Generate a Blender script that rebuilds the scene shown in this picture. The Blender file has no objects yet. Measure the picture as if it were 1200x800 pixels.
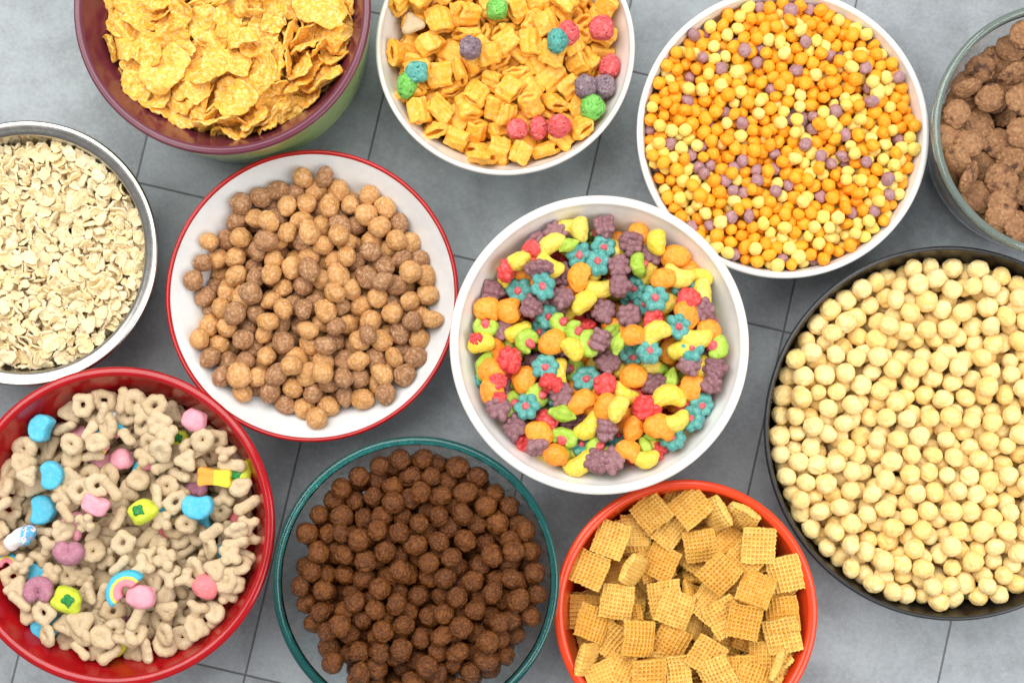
import bpy, math
import numpy as np
from mathutils import Vector, Matrix, Quaternion

CM = 0.01          # everything is modelled in centimetres and scaled to metres
DETAIL = 1.0

# ---------------------------------------------------------------- noise
def _hash(ix, iy, iz, seed):
    h = (ix * 374761393 + iy * 668265263 + iz * 2147483647 + seed * 974634777) & 0xFFFFFFFF
    h = ((h ^ (h >> 13)) * 1274126177) & 0xFFFFFFFF
    h = ((h ^ (h >> 16)) * 2246822519) & 0xFFFFFFFF
    return ((h ^ (h >> 15)) & 0xFFFF) / 32767.5 - 1.0

def vnoise(x, y, z, seed=0):
    x = np.asarray(x, float); y = np.asarray(y, float); z = np.asarray(z, float)
    x, y, z = np.broadcast_arrays(x, y, z)
    fx, fy, fz = np.floor(x), np.floor(y), np.floor(z)
    ix, iy, iz = fx.astype(np.int64), fy.astype(np.int64), fz.astype(np.int64)
    u, v, w = x - fx, y - fy, z - fz
    u = u * u * (3 - 2 * u); v = v * v * (3 - 2 * v); w = w * w * (3 - 2 * w)
    r = 0
    for a in (0, 1):
        for b in (0, 1):
            for c in (0, 1):
                r = r + _hash(ix + a, iy + b, iz + c, seed) * (u if a else 1 - u) * (v if b else 1 - v) * (w if c else 1 - w)
    return r

def fbm(x, y, z, seed=0, octv=3):
    r, a, t = 0, 1.0, 0
    for o in range(octv):
        r = r + a * vnoise(x, y, z, seed + 17 * o); t += a
        a *= 0.5; x, y, z = x * 2.03 + 5.1, y * 2.03 + 1.7, z * 2.03 + 9.2
    return r / t

# ---------------------------------------------------------------- mesh building
def mesh_from(name, verts, faces, smooth=True):
    me = bpy.data.meshes.new(name)
    verts = np.asarray(verts, np.float32) * CM
    if isinstance(faces, np.ndarray):
        n, k = faces.shape
        me.vertices.add(len(verts)); me.vertices.foreach_set("co", verts.ravel())
        me.loops.add(n * k); me.loops.foreach_set("vertex_index", faces.astype(np.int32).ravel())
        me.polygons.add(n)
        me.polygons.foreach_set("loop_start", np.arange(0, n * k, k, dtype=np.int32))
        me.polygons.foreach_set("loop_total", np.full(n, k, np.int32))
    else:
        me.from_pydata([tuple(v) for v in verts], [], faces)
    me.update(calc_edges=True); me.validate()
    me.polygons.foreach_set("use_smooth", np.full(len(me.polygons), smooth))
    return me

def snets(f, half, step):
    """Naive surface nets of the solid f < 0 in the box +-half."""
    step = step / DETAIL
    hx, hy, hz = [h + 1.5 * step for h in half]
    ax = [np.arange(-h, h + step, step) for h in (hx, hy, hz)]
    X, Y, Z = np.meshgrid(*ax, indexing="ij")
    V = f(X, Y, Z).astype(np.float64)
    V[0] = V[-1] = 1; V[:, 0] = V[:, -1] = 1; V[:, :, 0] = V[:, :, -1] = 1
    nx, ny, nz = V.shape
    ins = V < 0
    acc = np.zeros((nx - 1, ny - 1, nz - 1, 3)); cnt = np.zeros((nx - 1, ny - 1, nz - 1))
    def sl(a, d, off):
        return a[tuple(slice(off[i], off[i] + n - 1) for i, n in enumerate((nx, ny, nz)))]
    for d in range(3):
        o = [i for i in range(3) if i != d]
        for p in (0, 1):
            for q in (0, 1):
                o0 = [0, 0, 0]; o0[o[0]] = p; o0[o[1]] = q
                o1 = list(o0); o1[d] = 1
                a, b = sl(V, d, o0), sl(V, d, o1)
                m = (a < 0) != (b < 0)
                t = np.where(m, a / np.where(m, a - b, 1), 0)
                for i in range(3):
                    acc[..., i] += np.where(m, t if i == d else o0[i], 0)
                cnt += m
    mix = cnt > 0
    idx = -np.ones(mix.shape, np.int64); idx[mix] = np.arange(mix.sum())
    cell = np.argwhere(mix)
    P = (cell + acc[mix] / cnt[mix][:, None]) * step + np.array([-hx, -hy, -hz])
    F = []
    for d in range(3):
        s0 = [slice(None)] * 3; s1 = [slice(None)] * 3
        s0[d] = slice(0, -1); s1[d] = slice(1, None)
        a, b = ins[tuple(s0)], ins[tuple(s1)]
        e = np.argwhere(a != b)
        e = e[np.all([(e[:, i] >= (0 if i == d else 1)) for i in range(3)], axis=0)]
        u, v = [(1, 2), (2, 0), (0, 1)][d]
        def at(du, dv):
            c = e.copy(); c[:, u] -= du; c[:, v] -= dv
            return idx[c[:, 0], c[:, 1], c[:, 2]]
        q = np.stack([at(1, 1), at(0, 1), at(0, 0), at(1, 0)], 1)
        fl = ~a[e[:, 0], e[:, 1], e[:, 2]]
        q[fl] = q[fl][:, ::-1]
        F.append(q)
    return P, np.concatenate(F)

def smin(a, b, k):
    h = np.clip(0.5 + 0.5 * (b - a) / k, 0, 1)
    return b * (1 - h) + a * h - k * h * (1 - h)

def ball(X, Y, Z, c, r):
    return np.sqrt((X - c[0]) ** 2 + (Y - c[1]) ** 2 + (Z - c[2]) ** 2) - r

def ell(X, Y, Z, c, r):
    q = np.sqrt(((X - c[0]) / r[0]) ** 2 + ((Y - c[1]) / r[1]) ** 2 + ((Z - c[2]) / r[2]) ** 2)
    return (q - 1) * min(r)

def caps(X, Y, Z, a, b, ra, rb=None):
    rb = ra if rb is None else rb
    a = np.array(a, float); b = np.array(b, float); d = b - a; L = max(d @ d, 1e-9)
    t = np.clip(((X - a[0]) * d[0] + (Y - a[1]) * d[1] + (Z - a[2]) * d[2]) / L, 0, 1)
    return np.sqrt((X - a[0] - t * d[0]) ** 2 + (Y - a[1] - t * d[1]) ** 2 + (Z - a[2] - t * d[2]) ** 2) - (ra + (rb - ra) * t)

def union(ds, k):
    r = ds[0]
    for d in ds[1:]:
        r = smin(r, d, k)
    return r

def grain(X, Y, Z, s, lump=0.05, fine=0.018, fl=1.6, ff=7.0):
    return lump * fbm(X * fl, Y * fl, Z * fl, s, 2) + fine * fbm(X * ff, Y * ff, Z * ff, s + 5, 2)

# ---------------------------------------------------------------- the cereal pieces, in cm
def k_puff(v):                    # sugar-dusted peanut or chocolate ball
    r = np.random.RandomState(100 + v)
    rx, ry, rz = 0.63 + 0.07 * r.rand(), 0.57 + 0.06 * r.rand(), 0.54 + 0.07 * r.rand()
    if v % 3 == 2: rx *= 1.1; ry *= 0.9
    def f(X, Y, Z):
        return ell(X, Y, Z, (0, 0, 0), (rx, ry, rz)) + grain(X, Y, Z, v * 31, 0.085, 0.034, 1.9, 8)
    return [snets(f, (0.85, 0.8, 0.78), 0.042)]

def k_corn_ball(v):               # pale yellow corn ball with seams
    r = np.random.RandomState(200 + v)
    R = 0.535 + 0.03 * r.rand()
    def f(X, Y, Z):
        d = ell(X, Y, Z, (0, 0, 0), (R, R * (0.94 + .06 * r.rand()), R * 0.97)) + grain(X, Y, Z, v * 41, 0.065, 0.026, 2.2, 7)
        a = fbm(X * 1.5, Y * 1.5, Z * 1.5, v + 3, 1) * 0.25
        seam = np.minimum(np.abs(X * math.cos(v) + Z * math.sin(v) + a), np.abs(X * math.cos(v) + Z * math.sin(v) + a - 0.28))
        return d + 0.035 * np.exp(-(seam / 0.05) ** 2) * (0.8 if v % 3 == 1 else 0.15)
    return [snets(f, (0.72, 0.72, 0.72), 0.038)]

def k_cocoa(v):                   # dark cocoa ball with a crease and rough skin
    r = np.random.RandomState(300 + v)
    R = 0.585 + 0.035 * r.rand()
    def f(X, Y, Z):
        d = ell(X, Y, Z, (0, 0, 0), (R, R * (0.93 + .05 * (v % 2)), R * 0.96)) + grain(X, Y, Z, v * 51, 0.06, 0.06, 2, 6.0)
        a = fbm(X * 1.7, Y * 1.7, Z * 1.7, v + 3, 1) * 0.3
        seam = np.abs(X * math.cos(2 * v) + Y * math.sin(2 * v) + a)
        return d + 0.05 * np.exp(-(seam / 0.05) ** 2) * (1.0 if v % 3 else 0.35)
    return [snets(f, (0.7, 0.7, 0.7), 0.042)]

def k_small_ball(v):              # little round fruit ball, some a bit long
    r = np.random.RandomState(400 + v)
    a = 0.34 + 0.02 * r.rand()
    rr = (a * (1.16 if v in (3, 6) else 1.0), a * (1.06 if v == 5 else 1), a * (0.90 if v % 2 else 1.0))
    def f(X, Y, Z):
        return ell(X, Y, Z, (0, 0, 0), rr) + grain(X, Y, Z, v * 61, 0.045, 0.022, 3.4, 10)
    return [snets(f, (0.46, 0.43, 0.43), 0.034)]

def k_corn_square(v):             # ridged pillow, a flattened tube open at both ends
    r = np.random.RandomState(500 + v)
    a, b, L = 0.78 + 0.06 * r.rand(), 0.42 + 0.07 * r.rand(), 0.70 + 0.07 * r.rand()
    ph = r.rand() * 6
    if v == 4: L *= 0.85
    if v == 5: a *= 0.85; b *= 1.15
    def f(X, Y, Z):
        X = X + 0.05 * vnoise(Y * 1.5, Z, X * 0 + v, 9)
        br = b * (0.9 + 0.1 * np.cos(Y / L * 1.4))
        rid = 0.022 * np.cos(X / 0.235 * math.pi + ph) * np.sign(Z)
        out = (np.power(np.abs(X / a), 1.9) + np.power(np.abs(Z / br), 1.7)) ** (1 / 1.8)
        d = (out - 1) * b * 0.8 - rid * np.sign(Z) * np.clip((a * .95 - np.abs(X)) / .15, 0, 1)
        ends = np.abs(Y + 0.05 * np.cos(X * 7 + ph)) - L
        ci = (np.power(np.abs(X / (a * 0.62)), 1.5) + np.power(np.abs(Z / (br * 0.36)), 1.5)) ** (1 / 1.5)
        cav = (ci - 1) * b * 0.36 + np.clip((L * 0.35 - np.abs(Y)), 0, 1) * 0.6
        d = -smin(-np.maximum(d, 0 * d - 9), -ends, 0.12)
        d = -smin(-d, cav, 0.06)
        return d + grain(X, Y, Z, v * 71, 0.065, 0.026, 1.7, 7)
    return [snets(f, (1.0, 0.92, 0.62), 0.045)]

def k_berry(v):                   # porous puffed berry, blocky or round
    r = np.random.RandomState(600 + v)
    p = (2.6, 2.1, 2.3, 2.8)[v % 4]
    rr = 0.60 + 0.06 * r.rand(3)
    def f(X, Y, Z):
        q = (np.abs(X / rr[0]) ** p + np.abs(Y / rr[1]) ** p + np.abs(Z / rr[2]) ** p) ** (1 / p)
        d = (q - 1) * 0.55 + grain(X, Y, Z, v * 81, 0.085, 0.035, 1.8, 7)
        pit = vnoise(X * 9, Y * 9, Z * 9, v + 2)
        return d + 0.22 * np.clip(pit - 0.25, 0, 1)
    return [snets(f, (0.8, 0.8, 0.8), 0.042)]

def k_cookie(v):                  # small cracked cookie, a lens with a soft edge
    r = np.random.RandomState(700 + v)
    R, H = 0.87 + 0.07 * r.rand(), 0.40 + 0.05 * r.rand()
    c = r.uniform(-1, 1, (34, 3)) * np.array([R, R, H])
    def f(X, Y, Z):
        rr = np.sqrt((X * (1 + 0.05 * (v % 2))) ** 2 + (Y * (1 + 0.06 * (v % 3))) ** 2) * (1 + 0.035 * vnoise(X * 1.2, Y * 1.2, X * 0, v))
        hz = np.where(Z > 0, H, H * 0.72)
        d = ((np.clip(rr / R, 1e-6, None) ** 1.75 + np.abs(Z / hz) ** 1.5) ** (1 / 1.6) - 1) * 0.38
        W = [X + 0.12 * vnoise(X * 3, Y * 3, Z * 3, 4), Y + 0.12 * vnoise(X * 3, Y * 3, Z * 3, 5), Z]
        D = np.sort(np.stack([np.sqrt(sum((W[i] - q[i]) ** 2 for i in range(3))) for q in c]), axis=0)
        crack = np.exp(-((D[1] - D[0]) / 0.035) ** 2)
        return d + 0.06 * crack * (0.6 + 0.5 * vnoise(X * 2, Y * 2, Z * 2, v + 8)) + grain(X, Y, Z, v * 91, 0.03, 0.025, 2.2, 8)
    return [snets(f, (1.05, 1.05, 0.5), 0.04)]

def k_orange(v):                  # smooth orange lump with a thumb-like notch
    r = np.random.RandomState(800 + v)
    A, B = 0.74 + 0.06 * r.rand(), 0.56 + 0.05 * r.rand()
    def f(X, Y, Z):
        d = ell(X, Y, Z, (0, 0, 0), (A, B, 0.44))
        if v % 2 == 0:
            d = smin(d, ball(X, Y, Z, (A * .55, -B * .62, 0), 0.25), 0.22)
            d = -smin(-d, ball(X, Y, Z, (A * .05, -B * 1.12, 0), 0.24), 0.12)
        return d + grain(X, Y, Z, v * 101, 0.05, 0.024, 1.9, 7)
    return [snets(f, (0.95, 0.95, 0.6), 0.042)]

def k_lemon(v):                   # yellow bent bean or plump wedge
    r = np.random.RandomState(900 + v)
    th = np.linspace(-1.05, 1.05, 6) * (1.0 if v % 3 else 0.75)
    R = 0.55 + 0.05 * r.rand()
    def f(X, Y, Z):
        pts = [(R * math.sin(t) * 1.12, R * math.cos(t) - 0.33) for t in th]
        wd = [0.30, 0.40, 0.45, 0.46, 0.40, 0.29]
        d = union([caps(X, Y, Z, (*pts[i], 0), (*pts[i + 1], 0), wd[i], wd[i + 1]) for i in range(5)], 0.12)
        return d + grain(X, Y, Z, v * 111, 0.045, 0.024, 1.9, 7)
    return [snets(f, (1.1, 0.95, 0.56), 0.042)]

def k_melon(v):                   # green horseshoe rind round a pink lump
    r = np.random.RandomState(1000 + v)
    th = np.linspace(-2.1, 2.1, 8)
    def f(X, Y, Z):
        pts = [(0.40 * math.sin(t) * 1.1, 0.36 * math.cos(t)) for t in th]
        wd = [0.19, 0.25, 0.30, 0.33, 0.33, 0.30, 0.25, 0.19]
        d = union([caps(X, Y, Z, (*pts[i], 0), (*pts[i + 1], 0), wd[i], wd[i + 1]) for i in range(7)], 0.1)
        return d + grain(X, Y, Z, v * 121, 0.055, 0.024, 1.9, 7)
    def g(X, Y, Z):
        return ell(X, Y, Z, (0, -0.04, 0.02), (0.27, 0.30, 0.40)) + grain(X, Y, Z, v * 131, 0.05, 0.04, 3, 8)
    return [snets(f, (0.95, 0.85, 0.5), 0.042), snets(g, (0.55, 0.75, 0.6), 0.036)]

def k_flower(v):                  # six puffed petals round a pink centre
    n = 6 if v % 2 == 0 else 7
    r = np.random.RandomState(1100 + v)
    def f(X, Y, Z):
        ps = []
        for i in range(n):
            a = 2 * math.pi * i / n + 0.07 * r.randn()
            ps.append(ell(X, Y, Z, (0.46 * math.cos(a), 0.46 * math.sin(a), 0.02), (0.275, 0.275, 0.32)))
        ps.append(ell(X, Y, Z, (0, 0, -0.03), (0.52, 0.52, 0.24)))
        return union(ps, 0.07) + grain(X, Y, Z, v * 141, 0.03, 0.022, 2.2, 7)
    def g(X, Y, Z):
        return ell(X, Y, Z, (0, 0, 0.05), (0.225, 0.225, 0.30)) + grain(X, Y, Z, v * 151, 0.04, 0.035, 3, 8)
    return [snets(f, (0.85, 0.85, 0.42), 0.042), snets(g, (0.35, 0.35, 0.5), 0.034)]

def _cluster(v, seed, pts, rad, k, half, lump=0.03, core=None):
    r = np.random.RandomState(seed + v)
    pts = [np.array(p) + 0.03 * r.randn(3) for p in pts]
    rs = [rad * (0.9 + 0.25 * r.rand()) for _ in pts]
    def f(X, Y, Z):
        ds = [ball(X, Y, Z, p, q) for p, q in zip(pts, rs)] + ([ell(X, Y, Z, *core)] if core else [])
        return union(ds, k) + grain(X, Y, Z, seed * 3 + v, lump, 0.035, 2.4, 7)
    return [snets(f, half, 0.042)]

def k_grape(v):                   # purple bunch of little globes with a stalk
    r = np.random.RandomState(1250 + v); pts = []
    rows = [(-.42, 1), (-.14, 3), (.16, 4 if v % 2 else 3), (.42, 3)]
    for y, n in rows:
        for i in range(n):
            x = (i - (n - 1) / 2) * 0.335
            h = 0.20 * math.sqrt(max(0, 1 - (x / .75) ** 2 - (y / .75) ** 2))
            pts.append((x, y, h)); pts.append((x * .9, y * .9, -h))
    if v % 2: pts.append((0, .66, 0))
    if v == 2: pts = [(p[0] * 1.12, p[1] * 0.92, p[2]) for p in pts]
    pts.append((0, .1, 0))
    return _cluster(v, 1200, pts, 0.195, 0.05, (0.98, 1.05, 0.6), 0.04, ((0, .08, 0), (.60, .56, .30)))

def k_red(v):                     # red knobbly raspberry shape
    pts = []
    for i in range(24):
        a = i * 2.399; z = 0.26 * (1 - 2 * (i + .5) / 24); q = math.sqrt(max(0, 1 - (z / 0.33) ** 2))
        pts.append((0.47 * q * math.cos(a), (0.40 + .04 * v) * q * math.sin(a), z))
    pts += [(0, 0, .2), (0, 0, -.2), (.15, 0, 0), (-.15, 0, 0)]
    return _cluster(v, 1300, pts, 0.18, 0.07, (0.85, 0.85, 0.65), 0.045, ((0, 0, 0), (.52, .46, .36)))

def k_leaf_green(v):              # small green pointed piece
    def f(X, Y, Z):
        d = union([caps(X, Y, Z, (-.52, 0, 0), (0, .05, 0), .14, .38), caps(X, Y, Z, (0, .05, 0), (.58, 0, 0), .38, .1)], .1)
        rid = 0.03 * np.cos(Y * 16)
        return d + rid + grain(X, Y, Z, v * 161, 0.03, 0.014, 2, 8)
    return [snets(f, (0.78, 0.55, 0.5), 0.04)]

def _tubes(paths, rad, k, seed, half, flat=0.85):
    def f(X, Y, Z):
        ds = []
        Zs = Z / flat
        for P in paths:
            for i in range(len(P) - 1):
                ds.append(caps(X, Y, Zs, (*P[i][:2], 0), (*P[i + 1][:2], 0), P[i][2] if len(P[i]) > 2 else rad, P[i + 1][2] if len(P[i + 1]) > 2 else rad))
        return union(ds, k) * flat + grain(X, Y, Z, seed, 0.07, 0.024, 2, 8)
    return [snets(f, half, 0.045)]

def k_oat(v):                     # toasted oat shapes
    R = 0.265
    def ring(a, b, n=10, e=0): return [(a * math.cos(t) + e * math.sin(2 * t), b * math.sin(t)) for t in np.linspace(0, 2 * math.pi, n + 1)]
    if v == 0: P = [ring(0.36, 0.42)]                                                          # ring
    elif v == 1: P = [[(-.40, -.34), (.40, -.34), (.03, .42), (-.40, -.34)]]                   # triangle with a hole
    elif v == 2: P = [[(-.40, 0, .31), (0, 0, .24), (.40, 0, .31)], [(0, -.40, .31), (0, 0, .24), (0, .40, .31)]]   # four-lobed cross
    elif v == 3: P = [[(-.46, 0, .33), (-.1, 0, .25), (.1, 0, .25), (.46, 0, .33)]]            # knobbed bar
    elif v == 4: P = [[(-.32, -.44), (-.36, .1), (-.2, .38), (.2, .38), (.36, .1), (.32, -.44), (-.32, -.44)]]   # flat-sided ring
    elif v == 5: P = [[(-.36, -.36), (-.30, .1), (0, .48, .22), (.30, .1), (.36, -.36), (0, -.30), (-.36, -.36)]]   # pointed ring
    elif v == 6: P = [[(0, 0, .26), (.40 * math.cos(t), .40 * math.sin(t), .30)] for t in (.5, 2.6, 4.7)]   # three lobes
    elif v == 7: P = [[(-.42, -.04, .29), (.42, .04, .31)]]                                    # stub
    else: P = [ring(0.27, 0.46, 10, .05)]                                                      # oval ring
    return _tubes(P, R, 0.1, 1400 + v, (0.98, 0.98, 0.48))

def k_moon(v):                    # blue crescent marshmallow
    def f(X, Y, Z):
        d = np.sqrt((X / .95) ** 2 + Y ** 2) - 0.78
        d = -smin(-d, np.sqrt((X - .98) ** 2 + (Y * .7) ** 2) - .52, .16)
        d = -smin(-d, -(np.abs(Z) - .42), .25)
        return d + grain(X, Y, Z, 1500 + v, .07, .015, 1.6, 5)
    return [snets(f, (.95, .95, .55), .045)]

def k_heart(v):                   # chunky rounded marshmallow block
    def f(X, Y, Z):
        p = 2.9
        d = ((np.abs(X / .70) ** p + np.abs(Y / .60) ** p + np.abs(Z / .50) ** p) ** (1 / p) - 1) * .5
        d = -smin(-d, ball(X, Y, Z, (0.0, .92, 0), .34), .2)
        return d + grain(X, Y, Z, 1600 + 7 * v, .13, .015, 1.5, 5)
    return [snets(f, (.9, .85, .7), .045)]

def k_hat(v):                     # lime hat marshmallow with a dark clover
    def f(X, Y, Z):
        p = 3
        d = ((np.abs(X / .72) ** p + np.abs(Y / .62) ** p + np.abs(Z / .5) ** p) ** (1 / p) - 1) * .5
        d = smin(d, caps(X, Y, Z, (-.52, -.42, 0), (.52, -.42, 0), .24), .25)
        return d + grain(X, Y, Z, 1700 + v, .09, .015, 1.5, 5)
    def g(X, Y, Z):
        ps = [ell(X, Y, Z, (.17 * math.cos(a), .06 + .17 * math.sin(a), .49), (.17, .17, .11)) for a in (0.4, 2.0, 3.6, 5.2)]
        ps.append(caps(X, Y, Z, (0, .06, .50), (.16, -.30, .47), .06))
        return union(ps, .03)
    return [snets(f, (1.05, .9, .65), .045), snets(g, (.5, .5, .6), .032)]

def k_rainbow(v):                 # arched rainbow marshmallow
    def f(X, Y, Z):
        Rr = np.sqrt(X ** 2 + (Y + .35) ** 2)
        d = np.abs(Rr - .66) - .38
        d = -smin(-d, (Y + .42), .08)
        d = -smin(-d, -(np.abs(Z) - .40), .2)
        return d + grain(X, Y, Z, 1800 + v, .05, .015, 1.5, 5)
    return [snets(f, (1.15, .9, .55), .045)]

def k_pot(v):                     # two-tone orange and yellow hourglass marshmallow
    def f(X, Y, Z):
        w = .44 - .035 * np.cos(X * 3.2)
        d = np.maximum(np.abs(Y) - w, np.abs(Z) - .40)
        d = -smin(-d, -(np.abs(X) - .86), .2)
        return d * .8 + grain(X, Y, Z, 1900 + v, .05, .012, 1.5, 5) + .012 * np.cos(Y * 14)
    return [snets(f, (1.05, .75, .6), .045)]

def k_shoe(v):                    # mauve horseshoe marshmallow
    th = np.linspace(-2.2, 2.2, 9)
    def f(X, Y, Z):
        pts = [(.43 * math.sin(t), .40 * math.cos(t)) for t in th]
        d = union([caps(X, Y, Z / 1.1, (*pts[i], 0), (*pts[i + 1], 0), .36) for i in range(8)], .1)
        return d + grain(X, Y, Z, 2000 + v, .06, .014, 1.6, 5)
    return [snets(f, (.95, .95, .55), .045)]

def k_unicorn(v):                 # white marshmallow with a blue mane
    def f(X, Y, Z):
        d = union([caps(X, Y, Z, (-.42, -.22, 0), (.15, .08, 0), .44, .50), caps(X, Y, Z, (.15, .08, 0), (.48, .3, 0), .50, .40)], .15)
        return d + grain(X, Y, Z, 2100 + v, .12, .014, 1.8, 5)
    return [snets(f, (1.15, .95, .65), .045)]

def two_sided(top, bot, rim):
    """Close two same-grid vertex sheets along an ordered rim index list; grid faces are added by the caller."""
    n = len(top)
    V = np.concatenate([top, bot])
    q = np.array([(rim[i], n + rim[i], n + rim[(i + 1) % len(rim)], rim[(i + 1) % len(rim)]) for i in range(len(rim))])
    return V, q

def _disc(seed, R, asp, nr, ns, curl, bub, thick, rough):
    r = np.random.RandomState(seed)
    nr = max(4, int(nr * DETAIL)); ns = max(12, int(ns * DETAIL))
    t = np.arange(ns) * 2 * math.pi / ns
    ct, st = np.cos(t), np.sin(t)
    edge = 1 + rough * (0.8 * vnoise(ct * 1.3 + 3, st * 1.3, t * 0, seed) + 0.38 * vnoise(ct * 2.7, st * 2.7 + 7, t * 0, seed + 1) + 0.14 * vnoise(ct * 7, st * 7, t * 0, seed + 2))
    q = np.linspace(0, 1, nr + 1)[1:]
    X = np.concatenate([[0], (q[:, None] * (ct * edge)[None]).ravel()]) * R
    Y = np.concatenate([[0], (q[:, None] * (st * edge)[None]).ravel()]) * R * asp
    a0, a1 = r.rand(2) * 6.28
    s = X * math.cos(a0) + Y * math.sin(a0); u = -X * math.sin(a0) + Y * math.cos(a0)
    Z = curl * ((s / R) ** 2 * 0.9 + 0.3 * (u / R) ** 2 - 0.35 + 0.55 * vnoise(X / R * 1.3, Y / R * 1.3, X * 0, seed + 3) + 0.16 * vnoise(X / R * 2.9 + 4, Y / R * 2.9, X * 0, seed + 8))
    b = X * 0
    for px, py, pr in zip(r.uniform(-R, R, 130), r.uniform(-R, R, 130), r.uniform(.07, .26, 130) * R / 1.3):
        b = np.maximum(b, pr * 0.42 * np.sqrt(np.clip(1 - ((X - px) ** 2 + (Y - py) ** 2) / pr ** 2, 0, 1)))
    ca, sa = math.cos(.6), math.sin(.6)
    b = b * bub / 0.085 + bub * 0.35 * fbm((X * ca + Y * sa) * 5, (Y * ca - X * sa) * 5, X * 0, seed + 5, 2)
    top = np.stack([X, Y, Z + thick / 2 + b], 1); bot = np.stack([X, Y, Z - thick / 2 + b * 0.6], 1)
    F3 = []; F = []
    for j in range(ns): F3.append((0, 1 + j, 1 + (j + 1) % ns))
    for i in range(nr - 1):
        for j in range(ns):
            a, b_ = 1 + i * ns + j, 1 + i * ns + (j + 1) % ns
            F.append((a, a + ns, b_ + ns, b_))
    n = len(top); rim = [1 + (nr - 1) * ns + j for j in range(ns)]
    V, Q = two_sided(top, bot, rim)
    faces = [tuple(f) for f in F3 + F] + [tuple(n + i for i in f[::-1]) for f in F3 + F] + [tuple(int(i) for i in f) for f in Q]
    return V, faces

def k_cornflake(v):
    r = np.random.RandomState(2200 + v)
    return [_disc(2200 + v * 13, 0.92 + 0.5 * (v % 5) / 4 + .1 * r.rand(), 0.72 + .25 * r.rand(), 30, 84, 0.44, 0.15, 0.09, 0.32)]

def k_riceflake(v):
    r = np.random.RandomState(2300 + v)
    return [_disc(2300 + v * 13, 0.28 + 0.055 * (v % 5), 0.66 + .28 * r.rand(), 14, 44, 0.21, 0.11, 0.105, 0.46)]

def k_woven(v):                   # square of woven toasted strands
    r = np.random.RandomState(2400 + v)
    S = 0.98 + 0.05 * r.rand(); n = int(104 * DETAIL) + 1
    g = np.linspace(-1, 1, n)
    U, W = np.meshgrid(g, g, indexing="ij")
    X = U * S * (1 + 0.03 * vnoise(W * 2, U * 0, U * 0, v)); Y = W * S * (1 + 0.03 * vnoise(U * 2, U * 0 + 4, U * 0, v))
    X = X * (1 - 0.05 * W ** 2) + 0.035 * vnoise(W * 7, U * 7, U * 0, v + 21) * np.abs(U) ** 6; Y = Y + 0.035 * vnoise(U * 7, W * 7, U * 0, v + 22) * np.abs(W) ** 6
    p = 2.0 / 8.5
    jx = 0.012 * vnoise(U * 3, W * 3, U * 0, v + 6)
    sa = np.clip(.28 + .95 * np.cos(2 * math.pi * (U + jx) / p), 0, 1); sb = np.clip(.28 + .95 * np.cos(2 * math.pi * (W + jx) / p), 0, 1)
    env = 0.24 * np.clip(1 - np.abs(U) ** 3, 0, 1) ** 0.6 * (0.8 + 0.2 * np.clip(1 - W ** 4, 0, 1)) + 0.035
    top = env + 0.19 * np.maximum(sa, 0.70 * sb) - 0.17 + 0.02 * fbm(U * 9, W * 9, U * 0, v + 1, 2)
    bot = -env - 0.19 * np.maximum(0.70 * sa, sb) + 0.17 + 0.02 * fbm(U * 9, W * 9, U * 0 + 3, v + 2, 2)
    top = np.maximum(top, bot + 0.03)
    bend = (0.16 * (v % 3) - 0.12) * W ** 2 + 0.10 * (r.rand() - .5) * U * W + 0.06 * vnoise(U * 1.5, W * 1.5, U * 0, v + 9)
    T = np.stack([X, Y, top + bend], -1).reshape(-1, 3); B = np.stack([X, Y, bot + bend], -1).reshape(-1, 3)
    i = np.arange(n - 1); I, J = np.meshgrid(i, i, indexing="ij"); a = (I * n + J).ravel()
    F = np.stack([a, a + n, a + n + 1, a + 1], 1)
    rim = [k * n for k in range(n - 1)] + [(n - 1) * n + k for k in range(n - 1)] + [k * n + n - 1 for k in range(n - 1, 0, -1)] + [k for k in range(n - 1, 0, -1)]
    V, Q = two_sided(T, B, rim)
    return [(V, np.concatenate([F, F[:, ::-1] + n * n, Q]))]

KINDS = {  # kind: (builder, number of variants)
    "puff": (k_puff, 7), "corn_ball": (k_corn_ball, 10), "cocoa": (k_cocoa, 11), "small_ball": (k_small_ball, 8),
    "corn_square": (k_corn_square, 7), "berry": (k_berry, 5), "cookie": (k_cookie, 6),
    "orange": (k_orange, 4), "lemon": (k_lemon, 4), "melon": (k_melon, 3), "flower": (k_flower, 3), "grape": (k_grape, 4),
    "red": (k_red, 3), "leaf": (k_leaf_green, 2), "oat": (k_oat, 9), "moon": (k_moon, 2), "heart": (k_heart, 4), "hat": (k_hat, 2),
    "rainbow": (k_rainbow, 1), "pot": (k_pot, 1), "shoe": (k_shoe, 2), "unicorn": (k_unicorn, 1),
    "cornflake": (k_cornflake, 14), "riceflake": (k_riceflake, 10), "woven": (k_woven, 6),
}
# ---------------------------------------------------------------- camera model and bowls
F_PX, TILT, CAM_D = 1667.0, math.radians(3.25), 0.85
def unproject(px, py, z):
    """Where the ray through a point of the photograph (1200 x 800) meets the height z, in metres."""
    d = np.array([0, math.sin(TILT), -math.cos(TILT)]) * F_PX + np.array([1, 0, 0]) * (px - 600) + np.array([0, math.cos(TILT), math.sin(TILT)]) * (400 - py)
    C = np.array([0, -math.sin(TILT), math.cos(TILT)]) * CAM_D
    t = (z - C[2]) / d[2]
    return C + d * t

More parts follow.
